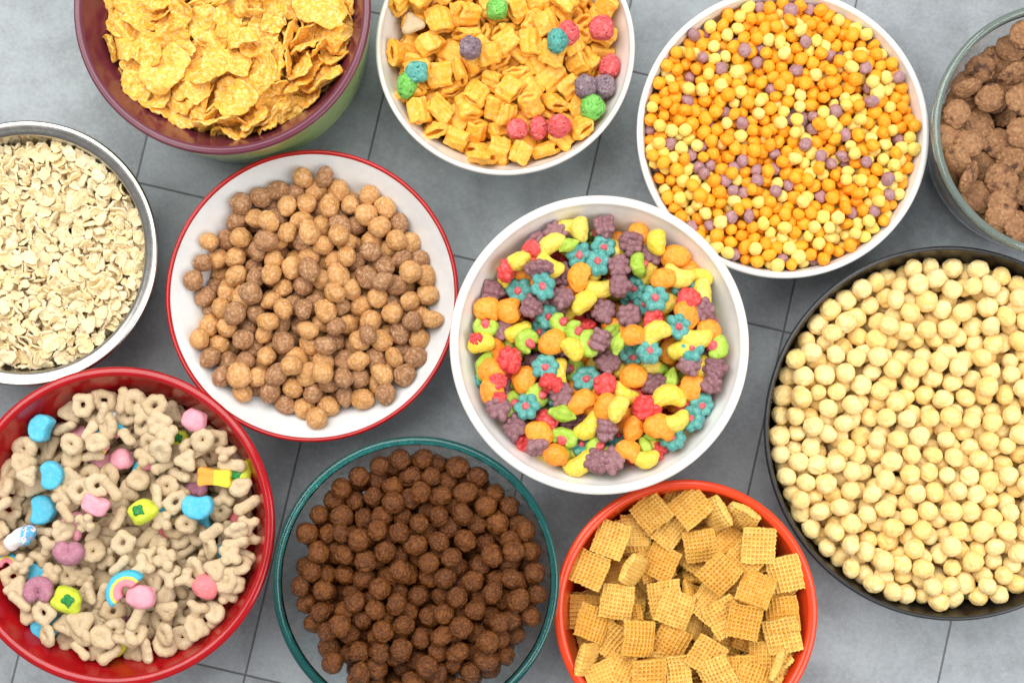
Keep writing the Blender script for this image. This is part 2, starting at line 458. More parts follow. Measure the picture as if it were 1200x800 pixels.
#            centre px    radius px  rim z   lip  inner outer floor  edge dome  (cm)
BOWLS = {
 "flakes":  ((260, 8),    175.0, 8.5, .42, .45, .11, 3.4, 6.7, 0.9),
 "rice":    ((28, 296),   157.0, 6.0, .75, .20, .30, 3.1, 4.9, 0.7),
 "puffs":   ((365.5, 345.5), 175.2, 5.5, .25, .85, .80, 1.2, 4.2, 1.9),
 "squares": ((592, 54),   154.0, 6.5, .30, .45, .42, 1.8, 5.3, 1.3),
 "balls":   ((918, 155),  173.0, 5.5, .38, .30, .32, 3.0, 4.9, 1.5),
 "cookies": ((1245, 151), 153.0, 7.5, .42, .22, .24, 0.7, 6.3, 1.3),
 "fruit":   ((702.5, 403), 177.5, 8.8, .48, .50, .42, 3.4, 7.5, 1.3),
 "corn":    ((1115, 506), 220.5, 5.5, .28, .22, .28, 1.5, 3.9, 2.8),
 "oats":    ((135, 616),  188.5, 7.8, .55, .36, .40, 3.0, 6.2, 0.9),
 "cocoa":   ((487, 680),  171.0, 8.6, .42, .25, .25, 2.2, 7.0, 1.7),
 "woven":   ((804, 717),  156.0, 6.5, .55, .22, .30, 1.4, 5.2, 1.2),
}
def bowl_frame(name):
    (px, py), rp, H = BOWLS[name][:3]
    c = unproject(px, py, H * CM); a = unproject(px - rp, py, H * CM); b = unproject(px + rp, py, H * CM)
    return c, (b[0] - a[0]) / 2 / CM          # centre (m), rim radius (cm)

def inner_profile(name, n=10):
    """Inner wall from just under the lip down to the middle of the floor, (r, z) in cm."""
    c, R = bowl_frame(name); _, _, H, lip, si, so, zf, _, _ = BOWLS[name]
    r0 = R - lip; P = []
    rc = 2.2 if name != "corn" else 1.3
    zt = H - 0.18; zb = zf + rc
    if zb > zt - .5: rc = max(.6, zt - .5 - zf); zb = zf + rc
    for k in range(n): 
        z = zt + (zb - zt) * k / n
        P.append((r0 - si * (H - z), z))
    rb = r0 - si * (H - zb)
    for k in range(n + 1):
        a = k / n * math.pi / 2
        P.append((rb - rc * (1 - math.cos(a)), zb - rc * math.sin(a)))
    P.append((0, zf - .02))
    return P
# ---------------------------------------------------------------- materials
scene = bpy.context.scene
COL = scene.collection
MATS = {}

class Nodes:
    def __init__(self, name):
        self.m = bpy.data.materials.new(name); self.m.use_nodes = True
        self.t = self.m.node_tree; self.b = self.t.nodes["Principled BSDF"]
    def n(self, typ, **kw):
        x = self.t.nodes.new(typ)
        for k, v in kw.items(): setattr(x, k, v)
        return x
    def link(self, a, b): self.t.links.new(a, b)
    def put(self, sock, v):
        if hasattr(v, "is_output"): self.link(v, sock)
        else: sock.default_value = v
    def math(self, op, a, b=0.0, clamp=False):
        x = self.n("ShaderNodeMath", operation=op, use_clamp=clamp); self.put(x.inputs[0], a); self.put(x.inputs[1], b); return x.outputs[0]
    def mix(self, f, a, b, mode="MIX"):
        x = self.n("ShaderNodeMix", data_type="RGBA", blend_type=mode); self.put(x.inputs[0], f)
        for i, v in ((6, a), (7, b)): self.put(x.inputs[i], v if hasattr(v, "is_output") else (*v, 1))
        return x.outputs[2]
    def noise(self, vec, scale, detail=3, rough=.55):
        x = self.n("ShaderNodeTexNoise"); self.link(vec, x.inputs["Vector"]); x.inputs["Scale"].default_value = scale
        x.inputs["Detail"].default_value = detail; x.inputs["Roughness"].default_value = rough; return x.outputs["Fac"]
    def remap(self, v, a, b, c=0.0, d=1.0):
        x = self.n("ShaderNodeMapRange"); self.put(x.inputs[0], v)
        for i, q in enumerate((a, b, c, d)): x.inputs[i + 1].default_value = q
        return x.outputs[0]
    def set(self, **kw):
        for k, v in kw.items(): self.put(self.b.inputs[k.replace("_", " ")], v)

def cereal(name, a, b, dark=None, mott=(250, .45), rough=.55, bump=(420, .25), sss=0.0, sssr=(1, .5, .2), dust=None, pits=None, spec=.4, coat=0, bd=.0013):
    """Baked cereal: tone from A to B piece by piece, mottling towards DARK, a fine grain, and optional sugar dust or dark pores."""
    N = Nodes(name); tc = N.n("ShaderNodeTexCoord"); oi = N.n("ShaderNodeObjectInfo"); ge = N.n("ShaderNodeNewGeometry")
    r = N.math("FRACT", N.math("ADD", oi.outputs["Random"], ge.outputs["Random Per Island"]))
    off = N.n("ShaderNodeVectorMath", operation="ADD"); N.link(tc.outputs["Object"], off.inputs[0])
    cb = N.n("ShaderNodeCombineXYZ")
    for i, k in enumerate((.37, .71, .13)): N.link(N.math("MULTIPLY", r, k), cb.inputs[i])
    N.link(cb.outputs[0], off.inputs[1]); v = off.outputs[0]
    c = N.mix(r, a, b)
    m = N.remap(N.noise(v, mott[0], 4, .6), .35, .68)
    dk = dark if dark else tuple(x * .6 for x in a)
    c = N.mix(N.math("MULTIPLY", m, mott[1]), c, dk)
    if dust:
        d = N.remap(N.noise(v, dust[1], 5, .75), .49, .61)
        c = N.mix(N.math("MULTIPLY", d, dust[2]), c, dust[0])
    if pits:
        p = N.remap(N.noise(v, pits[1], 2, .5), .60, .70)
        c = N.mix(N.math("MULTIPLY", p, pits[2]), c, pits[0])
    bp = N.n("ShaderNodeBump"); bp.inputs["Strength"].default_value = bump[1]; bp.inputs["Distance"].default_value = bd
    N.link(N.noise(v, bump[0], 5, .65), bp.inputs["Height"]); N.link(bp.outputs[0], N.b.inputs["Normal"])
    N.set(Base_Color=c, Roughness=rough, Specular_IOR_Level=spec)
    if coat: N.set(Coat_Weight=coat, Coat_Roughness=.3)
    if sss: N.set(Subsurface_Weight=sss, Subsurface_Radius=sssr, Subsurface_Scale=.0045 if name == "rice" else .0025)
    MATS[name] = N.m; return N.m

W = (.80, .70, .58)
cereal("flake", (.90, .45, .035), (.92, .54, .075), (.80, .31, .012), (170, .6), .45, (620, .5), .25, (1, .5, .12), dust=((.95, .79, .44), 520, .6))
cereal("rice", (.91, .72, .42), (.93, .79, .54), (.92, .62, .25), (240, .45), .6, (600, .3), .5, (1, .8, .5))
cereal("tan_puff", (.56, .27, .075), (.68, .36, .12), (.36, .145, .036), (300, .6), .62, (700, .45), .08, dust=((.78, .56, .35), 680, .6))
cereal("brown_puff", (.34, .155, .058), (.42, .205, .085), (.18, .07, .022), (300, .6), .66, (700, .5), .05, dust=((.66, .46, .30), 640, .6))
cereal("corn_square", (.90, .45, .038), (.91, .52, .07), (.80, .30, .014), (230, .6), .5, (520, .35), .22, (1, .5, .1), dust=((.92, .66, .26), 300, .45))
BP = dict(rough=.6, bump=(650, .6), sss=.15, mott=(330, .45))
cereal("green_berry", (.17, .52, .08), (.22, .60, .10), (.04, .26, .02), pits=((.02, .16, .01), 520, .8), dust=((.42, .72, .32), 420, .4), **BP)
cereal("teal_berry", (.08, .38, .31), (.12, .44, .37), (.02, .17, .17), pits=((.01, .10, .13), 520, .7), dust=((.34, .66, .62), 420, .4), **BP)
cereal("red_berry", (.72, .10, .10), (.78, .13, .13), (.50, .03, .04), pits=((.33, .02, .03), 520, .7), dust=((.80, .38, .38), 420, .45), **BP)
cereal("purple_berry", (.22, .15, .175), (.28, .185, .21), (.10, .065, .085), pits=((.05, .035, .06), 520, .75), dust=((.50, .42, .48), 420, .45), **BP)
SB = dict(rough=.5, bump=(900, .3), sss=.2, mott=(420, .35))
cereal("orange_ball", (.94, .34, .007), (.95, .43, .018), (.86, .25, .004), dust=((.95, .55, .10), 650, .3), **SB)
cereal("yellow_ball", (.86, .64, .11), (.89, .72, .23), (.78, .48, .05), dust=((.91, .80, .40), 650, .3), **SB)
cereal("purple_ball", (.36, .185, .19), (.43, .235, .24), (.20, .09, .12), dust=((.56, .40, .45), 650, .45), **SB)
cereal("cookie", (.28, .132, .058), (.37, .185, .085), (.15, .058, .02), (340, .6), .68, (700, .5), .04, dust=((.55, .33, .16), 560, .45), pits=((.055, .018, .010), 135, .9))
FB = dict(rough=.5, bump=(620, .4), sss=.12, mott=(280, .5))
cereal("orange_fruit", (.90, .28, .012), (.92, .36, .025), (.76, .20, .01), pits=((.62, .14, .01), 560, .5), dust=((.93, .55, .18), 520, .35), **FB)
cereal("lemon_fruit", (.82, .60, .03), (.86, .67, .12), (.68, .46, .03), pits=((.52, .34, .02), 560, .5), dust=((.88, .78, .36), 520, .35), **FB)
cereal("melon_rind", (.36, .55, .04), (.44, .62, .07), (.24, .42, .02), pits=((.18, .30, .01), 560, .5), dust=((.62, .74, .28), 520, .35), **FB)
cereal("melon_flesh", (.72, .10, .12), (.78, .14, .16), (.56, .04, .06), pits=((.42, .02, .04), 500, .6), dust=((.85, .36, .34), 520, .35), **FB)
cereal("flower_petal", (.085, .36, .315), (.125, .42, .365), (.035, .22, .21), pits=((.03, .16, .18), 560, .5), dust=((.36, .62, .58), 520, .35), **FB)
cereal("grape", (.22, .095, .108), (.33, .165, .18), (.135, .048, .06), dust=((.40, .24, .27), 480, .4), **FB)
cereal("raspberry", (.74, .045, .045), (.78, .085, .08), (.48, .018, .02), dust=((.80, .26, .24), 480, .35), **FB)
cereal("corn_ball", (.89, .64, .225), (.92, .76, .39), (.85, .50, .10), (280, .5), .58, (640, .5), .3, (1, .7, .3), dust=((.92, .84, .60), 360, .4))
cereal("cocoa", (.125, .033, .003), (.200, .058, .006), (.045, .008, .001), (340, .75), .17, (760, 1.0), .0, dust=((.40, .155, .025), 760, .4), spec=.5, bd=.0015)
cereal("oat", (.57, .43, .255), (.66, .53, .345), (.44, .30, .15), (260, .45), .6, (560, .3), .12, dust=((.68, .56, .42), 260, .4), pits=((.36, .19, .08), 700, .4))
MB = dict(rough=.8, bump=(480, .25), sss=.2, mott=(200, .35), dust=((.80, .72, .66), 520, .14), spec=.2)
cereal("marsh_blue", (.09, .50, .70), (.11, .54, .74), (.05, .38, .58), **MB)
cereal("marsh_pink", (.82, .34, .42), (.84, .38, .46), (.74, .24, .30), **MB)
cereal("marsh_red", (.80, .20, .22), (.82, .23, .25), (.70, .12, .14), **MB)
cereal("marsh_lime", (.60, .70, .035), (.64, .73, .05), (.48, .58, .02), **MB)
cereal("marsh_green", (.02, .24, .05), (.02, .26, .06), (.01, .16, .03), **MB)
cereal("marsh_mauve", (.42, .17, .24), (.46, .20, .27), (.32, .11, .17), **MB)
cereal("marsh_white", (.80, .78, .78), (.82, .80, .80), (.70, .68, .70), **MB)

def banded(name, build):
    N = Nodes(name); tc = N.n("ShaderNodeTexCoord"); sx = N.n("ShaderNodeSeparateXYZ"); N.link(tc.outputs["Object"], sx.inputs[0])
    c = build(N, tc.outputs["Object"], *sx.outputs)
    bp = N.n("ShaderNodeBump"); bp.inputs["Strength"].default_value = .2; bp.inputs["Distance"].default_value = .001
    N.link(N.noise(tc.outputs["Object"], 520, 4), bp.inputs["Height"]); N.link(bp.outputs[0], N.b.inputs["Normal"])
    N.set(Base_Color=c, Roughness=.75, Specular_IOR_Level=.25, Subsurface_Weight=.25, Subsurface_Radius=(1, .8, .7), Subsurface_Scale=.0025)
    MATS[name] = N.m
def _rainbow(N, o, x, y, z):
    yy = N.math("ADD", y, .0035); r = N.math("SQRT", N.math("ADD", N.math("MULTIPLY", x, x), N.math("MULTIPLY", yy, yy)))
    r = N.math("ADD", r, N.math("MULTIPLY", N.math("SUBTRACT", N.noise(o, 350), .5), .0012))
    c = N.mix(N.remap(r, .0063, .0066), (.80, .28, .33), (.82, .66, .10))
    return N.mix(N.remap(r, .0078, .0081), c, (.08, .48, .68))
def _pot(N, o, x, y, z):
    return N.mix(N.remap(N.math("ADD", x, N.math("MULTIPLY", N.math("SUBTRACT", N.noise(o, 300), .5), .002)), -.0004, .0004), (.86, .36, .06), (.80, .66, .06))
def _unicorn(N, o, x, y, z):
    m = N.math("MULTIPLY", N.remap(x, .0012, .003), N.remap(N.noise(o, 330), .40, .44))
    c = N.mix(m, (.80, .78, .78), (.12, .42, .66))
    return N.mix(N.math("MULTIPLY", N.remap(x, .002, .004), N.remap(N.noise(o, 500), .58, .62)), c, (.66, .28, .36))
banded("marsh_rainbow", _rainbow); banded("marsh_pot", _pot); banded("marsh_unicorn", _unicorn)

def glaze(name, c, rough=.12, metal=0.0, var=.06, bump=.02, scale=90, **kw):
    N = Nodes(name); tc = N.n("ShaderNodeTexCoord")
    f = N.noise(tc.outputs["Object"], scale, 5, .6)
    N.set(Base_Color=N.mix(N.remap(f, .3, .7), tuple(x * (1 - var) for x in c), tuple(min(1, x * (1 + var)) for x in c)), Metallic=metal,
          Roughness=N.remap(N.noise(tc.outputs["Object"], 140, 4, .7), .3, .7, rough * .8, rough * 1.25), **kw)
    bp = N.n("ShaderNodeBump"); bp.inputs["Strength"].default_value = bump; bp.inputs["Distance"].default_value = .002
    N.link(N.noise(tc.outputs["Object"], 55, 3), bp.inputs["Height"]); N.link(bp.outputs[0], N.b.inputs["Normal"])
    MATS[name] = N.m
glaze("white_porcelain", (.76, .75, .725), .13, bump=.03)
glaze("cream_porcelain", (.76, .74, .69), .16, bump=.03)
glaze("pale_green_glaze", (.56, .64, .44), .2)
glaze("white_enamel", (.73, .75, .76), .13, bump=.05)
glaze("red_enamel", (.43, .010, .012), .2, var=.15)
glaze("red_glaze", (.36, .005, .008), .13, var=.12, bump=.06)
glaze("orange_glaze", (.74, .055, .012), .2, var=.08)
glaze("plum_glaze", (.135, .024, .038), .2, var=.15, bump=.05)
glaze("plum_lip", (.13, .030, .052), .2, var=.1)
glaze("leaf_green_glaze", (.34, .48, .13), .18)
glaze("pan_lining", (.055, .046, .036), .33, metal=.75, var=.2)
glaze("pan_rim", (.022, .023, .026), .26)
glaze("steel", (.47, .45, .42), .24, metal=1.0, var=.03, bump=.02)

def glass(name, c, ior=1.47, rough=.0, trans=1.0):
    N = Nodes(name); N.set(Base_Color=(*c, 1), Roughness=rough, Transmission_Weight=trans, IOR=ior); MATS[name] = N.m
glass("clear_glass", (.955, .975, .965))
glass("aqua_glass", (.90, .965, .955))
glass("teal_glass", (.05, .42, .40), rough=.02, trans=.88)
glass("sage_glass", (.50, .62, .56), rough=.03, trans=.75)
cereal("woven", (.76, .41, .055), (.90, .61, .155), (.60, .26, .02), (220, .55), .55, (640, .5), .06, dust=((.90, .70, .34), 420, .3))
cereal("sugar", (.85, .83, .78), (.88, .86, .82), (.8, .78, .7), rough=.4)

def floor_material():
    N = Nodes("stone_tile"); tc = N.n("ShaderNodeTexCoord"); sx = N.n("ShaderNodeSeparateXYZ"); N.link(tc.outputs["Object"], sx.inputs[0])
    o = tc.outputs["Object"]
    X, Y = sx.outputs[0], sx.outputs[1]                 # the sheet is turned so that X, Y run along the tiles
    S = .1330
    fx = N.math("SUBTRACT", N.math("FRACT", N.math("ADD", N.math("DIVIDE", N.math("SUBTRACT", X, .02398), S), 50.5)), .5)
    dx = N.math("MULTIPLY", N.math("ABSOLUTE", fx), S)
    d = dx
    for h in (.17524, .04238, -.2271, -.36, .4415):
        d = N.math("MINIMUM", d, N.math("ABSOLUTE", N.math("SUBTRACT", Y, h)))
    d = N.math("ADD", d, N.math("MULTIPLY", N.math("SUBTRACT", N.noise(o, 260), .5), .0003))
    line = N.remap(d, .00035, .00085, 1, 0)
    # one tone per tile
    wn = N.n("ShaderNodeTexWhiteNoise", noise_dimensions="3D"); cb = N.n("ShaderNodeCombineXYZ")
    N.link(N.math("FLOOR", N.math("ADD", N.math("DIVIDE", N.math("SUBTRACT", X, .02398), S), 50.0)), cb.inputs[0])
    N.link(N.math("ADD", N.math("GREATER_THAN", Y, .17524), N.math("ADD", N.math("GREATER_THAN", Y, .04238), N.math("GREATER_THAN", Y, -.2271))), cb.inputs[1])
    N.link(cb.outputs[0], wn.inputs["Vector"])
    sh = N.n("ShaderNodeVectorMath", operation="MULTIPLY_ADD"); N.link(wn.outputs["Color"], sh.inputs[0]); sh.inputs[1].default_value = (3, 3, 3); N.link(o, sh.inputs[2]); v = sh.outputs[0]
    big = N.noise(v, 14, 6, .62); mid = N.noise(v, 48, 7, .68); fine = N.noise(v, 420, 4, .7)
    c = N.mix(N.remap(big, .32, .70), (.215, .238, .258), (.375, .418, .452))
    c = N.mix(N.math("MULTIPLY", N.remap(mid, .46, .70), .55), c, (.42, .465, .50))
    c = N.mix(N.math("MULTIPLY", N.remap(mid, .46, .30), .5), c, (.185, .195, .203))
    c = N.mix(N.math("MULTIPLY", N.remap(fine, .5, .75), .22), c, (.56, .58, .59))
    c = N.mix(N.math("MULTIPLY", N.remap(fine, .5, .28), .20), c, (.15, .155, .16))
    c = N.mix(N.math("MULTIPLY", wn.outputs["Value"], .10), c, (.22, .225, .235))
    c = N.mix(N.math("MULTIPLY", line, .8), c, (.055, .056, .06))
    bp = N.n("ShaderNodeBump"); bp.inputs["Strength"].default_value = .25; bp.inputs["Distance"].default_value = .001
    N.link(N.math("SUBTRACT", N.math("MULTIPLY", fine, .3), line), bp.inputs["Height"]); N.link(bp.outputs[0], N.b.inputs["Normal"])
    N.set(Base_Color=c, Roughness=N.remap(mid, .3, .7, .42, .6), Specular_IOR_Level=.35)
    MATS["stone_tile"] = N.m
floor_material()

# ---------------------------------------------------------------- objects
def link(o, parent=None, **props):
    COL.objects.link(o)
    if parent: o.parent = parent
    for k, v in props.items(): o[k] = v
    return o

def lathe(name, prof, mat, closed=False, ns=144, mod=None):
    P = [p for p in prof]; V = []; F = []; rows = []
    for r, z in P:
        if r < 1e-6: rows.append([len(V)]); V.append((0, 0, z)); continue
        rows.append(list(range(len(V), len(V) + ns)))
        for j in range(ns):
            a = 2 * math.pi * j / ns; q = r + (mod(a, r, z) if mod else 0)
            V.append((q * math.cos(a), q * math.sin(a), z))
    pairs = list(zip(rows, rows[1:])) + ([(rows[-1], rows[0])] if closed else [])
    for A, B in pairs:
        for j in range(ns):
            k = (j + 1) % ns
            if len(A) == 1 and len(B) == 1: continue
            if len(A) == 1: F.append((A[0], B[k], B[j]))
            elif len(B) == 1: F.append((A[j], A[k], B[0]))
            else: F.append((A[j], A[k], B[k], B[j]))
    me = mesh_from(name, V, F); me.materials.append(MATS[mat])
    return bpy.data.objects.new(name, me)

def outer_profile(name, foot=.55, top=.18):
    """From the middle of the underside out to the foot and up the wall to just under the lip."""
    c, R = bowl_frame(name); H, so = BOWLS[name][2], BOWLS[name][5]
    rf = foot * R; zb = min(3.0, H * .45)
    P = [(0, .35), (rf - .5, .35), (rf - .42, 0), (rf - .05, 0), (rf, .12), (rf + .02, .45)]
    rb = R - so * (H - zb)
    for k in range(1, 11):
        a = k / 10 * math.pi / 2
        P.append((rf + .02 + (rb - rf - .02) * math.sin(a), .45 + (zb - .45) * (1 - math.cos(a))))
    for k in range(1, 9):
        z = zb + (H - top - zb) * k / 8; P.append((R - so * (H - z), z))
    return P

def lip_profile(name, top=.18, n=12, bead=False):
    c, R = bowl_frame(name); H, lip, si, so = BOWLS[name][2], BOWLS[name][3], BOWLS[name][4], BOWLS[name][5]
    ro, ri = R - so * top, R - lip - si * top
    P = []
    for k in range(n + 1):
        a = k / n * math.pi; g = 0
        if bead: g = -.035 * math.exp(-((a - 1.25) / .16) ** 2) - .03 * math.exp(-((a - 2.2) / .2) ** 2)
        P.append(((ro + ri) / 2 + (ro - ri) / 2 * math.cos(a), H - top + (top + g) * math.sin(a)))
    return P

def bowl(name, obj, shell, rim, lining, label, group=None, bead=False, category="bowl"):
    c, R = bowl_frame(name)
    loc = (c[0], c[1], 0)
    o, l, i = outer_profile(name), lip_profile(name, bead=bead), inner_profile(name)
    if shell == rim == lining:
        t = lathe(obj, o + l[1:] + i[1:], shell); t.location = loc
        return link(t, label=label, category=category)
    t = bpy.data.objects.new(obj, None); t.empty_display_size = .02; t.location = loc
    link(t, label=label, category=category)
    if rim == lining:
        link(lathe("lining", l + i[1:], lining), t); link(lathe("shell", o, shell), t)
    elif shell == lining:
        link(lathe("body", o, shell), t); link(lathe("lining", i, lining), t); link(lathe("rim", l, rim), t)
    else:
        link(lathe("shell", o, shell), t); link(lathe("rim", l, rim), t); link(lathe("lining", i, lining), t)
    return t

def glass_bowl(name, obj, mat, rimmat, label, flutes=0):
    c, R = bowl_frame(name); H = BOWLS[name][2]; lip = BOWLS[name][3]; si, so = BOWLS[name][4], BOWLS[name][5]
    t = bpy.data.objects.new(obj, None); t.location = (c[0], c[1], 0); t.empty_display_size = .02
    link(t, label=label, category="bowl")
    mod = None
    if flutes:
        def mod(a, r, z):
            w = math.exp(-((z - (H - 2.1)) / .9) ** 2) if r > R * .6 else 0
            return .11 * w * max(0, math.cos(a * flutes)) ** 6
    o = outer_profile(name, top=.42); i = inner_profile(name)
    it = [(r, z) for r, z in i if z < H - .42]; zc = H - .42
    ri = R - lip - si * .42
    body = o + [(ri, zc)] + it
    link(lathe("body", body, mat, mod=mod, ns=288), t)
    # the rim: a bead of tinted glass standing just proud of the wall
    ro = R - so * .44 + .012; rr = ri - .012; P = [(rr, H - .44), (ro, H - .44)]
    for k in range(17):
        a = k / 16 * math.pi; P.append(((ro + rr) / 2 + (ro - rr) / 2 * math.cos(a), H - .22 + .22 * math.sin(a)))
    link(lathe("rim", P, rimmat, closed=True, ns=216), t)
    return t

def build_bowls():
    bowl("flakes", "plum_bowl", "leaf_green_glaze", "plum_lip", "plum_glaze", "plum lined bowl with glossy green outside, holding golden corn flakes", bead=True)
    bowl("puffs", "enamel_bowl", "white_enamel", "red_enamel", "white_enamel", "white enamel bowl with a thin red rim, holding tan and brown puffs")
    bowl("squares", "white_bowl", "pale_green_glaze", "cream_porcelain", "cream_porcelain", "off-white bowl with a pale green outside, holding ridged corn squares")
    bowl("balls", "white_bowl", *["white_porcelain"] * 3, "white porcelain bowl heaped with tiny orange, yellow and purple balls")
    bowl("fruit", "white_bowl", *["white_porcelain"] * 3, "thick white porcelain bowl full of bright fruit-shaped cereal")
    bowl("corn", "black_pan", "pan_rim", "pan_rim", "pan_lining", "wide black pan heaped with pale yellow corn balls", category="pan")
    bowl("oats", "red_bowl", *["red_glaze"] * 3, "deep red glazed bowl of oat cereal and coloured marshmallows")
    bowl("woven", "orange_bowl", *["orange_glaze"] * 3, "bright orange-red bowl filled with woven cereal squares")
    glass_bowl("cookies", "glass_bowl", "clear_glass", "sage_glass", "clear glass bowl with grey-green rim, holding small cracked cookies")
    glass_bowl("cocoa", "glass_bowl", "aqua_glass", "teal_glass", "clear glass bowl with a teal rim, holding dark cocoa balls", flutes=40)
    # steel bowl: a broad rolled rim sloping in to a polished wall
    name = "rice"; c, R = bowl_frame(name); H, lip, si = BOWLS[name][2], BOWLS[name][3], BOWLS[name][4]
    t = bpy.data.objects.new("steel_bowl", None); t.location = (c[0], c[1], 0); t.empty_display_size = .02
    link(t, label="polished stainless steel bowl with a broad rolled rim, full of pale rice flakes", category="bowl")
    link(lathe("shell", outer_profile(name, top=.3), "steel"), t)
    ri = R - lip - si * .18
    lipp = [(R - .09, H - .3), (R - .02, H - .24), (R, H - .14), (R - .04, H - .04), (R - .12, H), (R - .24, H - .015), (R - .42, H - .07), (R - .58, H - .14), (ri + .06, H - .17), (ri, H - .24)]
    link(lathe("rim", lipp, "steel"), t)
    link(lathe("lining", [(ri, H - .24)] + [p for p in inner_profile(name) if p[1] < H - .24], "steel"), t)

def build_setting():
    me = mesh_from("floor", [(-200, -200, 0), (200, -200, 0), (200, 200, 0), (-200, 200, 0)], [(0, 1, 2, 3)], False)
    me.materials.append(MATS["stone_tile"]); f = bpy.data.objects.new("floor", me); f.rotation_euler.z = math.radians(-13)
    link(f, label="grey mottled stone tile surface with thin dark joints", kind="structure")
    w = bpy.data.worlds.new("World"); scene.world = w; w.use_nodes = True
    nt = w.node_tree; bg = nt.nodes["Background"]; bg.inputs[1].default_value = WORLD
    tc = nt.nodes.new("ShaderNodeTexCoord"); dt = nt.nodes.new("ShaderNodeVectorMath"); dt.operation = "DOT_PRODUCT"; dt.inputs[1].default_value = (-.42, .76, .5)
    nt.links.new(tc.outputs["Generated"], dt.inputs[0])
    cr = nt.nodes.new("ShaderNodeValToRGB"); mr = nt.nodes.new("ShaderNodeMapRange"); mr.inputs[1].default_value = -1; mr.inputs[2].default_value = 1
    nt.links.new(dt.outputs["Value"], mr.inputs[0]); nt.links.new(mr.outputs[0], cr.inputs[0]); nt.links.new(cr.outputs[0], bg.inputs[0])
    cr.color_ramp.elements[0].color = (.42, .41, .40, 1); cr.color_ramp.elements[1].color = (1.1, 1.13, 1.15, 1)
    for nm, loc, tgt, size, power, colr in LAMPS:
        l = bpy.data.lights.new(nm, "AREA"); l.shape = "RECTANGLE"; l.size, l.size_y = size; l.energy = power; l.color = colr
        o = bpy.data.objects.new(nm, l); o.location = loc; o.rotation_euler = (Vector(tgt) - Vector(loc)).to_track_quat("-Z", "Y").to_euler(); COL.objects.link(o)
    cd = bpy.data.cameras.new("camera"); cd.sensor_width = 36; cd.lens = F_PX / 1200 * 36; cd.clip_start = .02; cd.clip_end = 50
    co = bpy.data.objects.new("camera", cd); co.location = (0, -math.sin(TILT) * CAM_D, math.cos(TILT) * CAM_D); co.rotation_euler = (TILT, 0, 0)
    COL.objects.link(co); scene.camera = co
    scene.view_settings.view_transform = "Standard"; scene.view_settings.look = "None"; scene.view_settings.exposure = EXPOSURE; scene.view_settings.gamma = 1
    scene.cycles.use_denoising = True
    try: scene.cycles.denoiser = "OPENIMAGEDENOISE"
    except Exception: pass
    scene.cycles.max_bounces = 10; scene.cycles.transmission_bounces = 10; scene.cycles.caustics_refractive = True; scene.cycles.blur_glossy = .5
    scene.cycles.sample_clamp_indirect = 6

WORLD = .40
EXPOSURE = -0.10
LAMPS = [("softbox_key", (-.38, .62, 1.35), (0, 0, 0), (1.7, 1.3), 38, (1, .972, .935)),
         ("softbox_fill", (.95, -.45, 1.15), (.1, -.05, 0), (1.1, 1.1), 17, (1, .985, .965))]
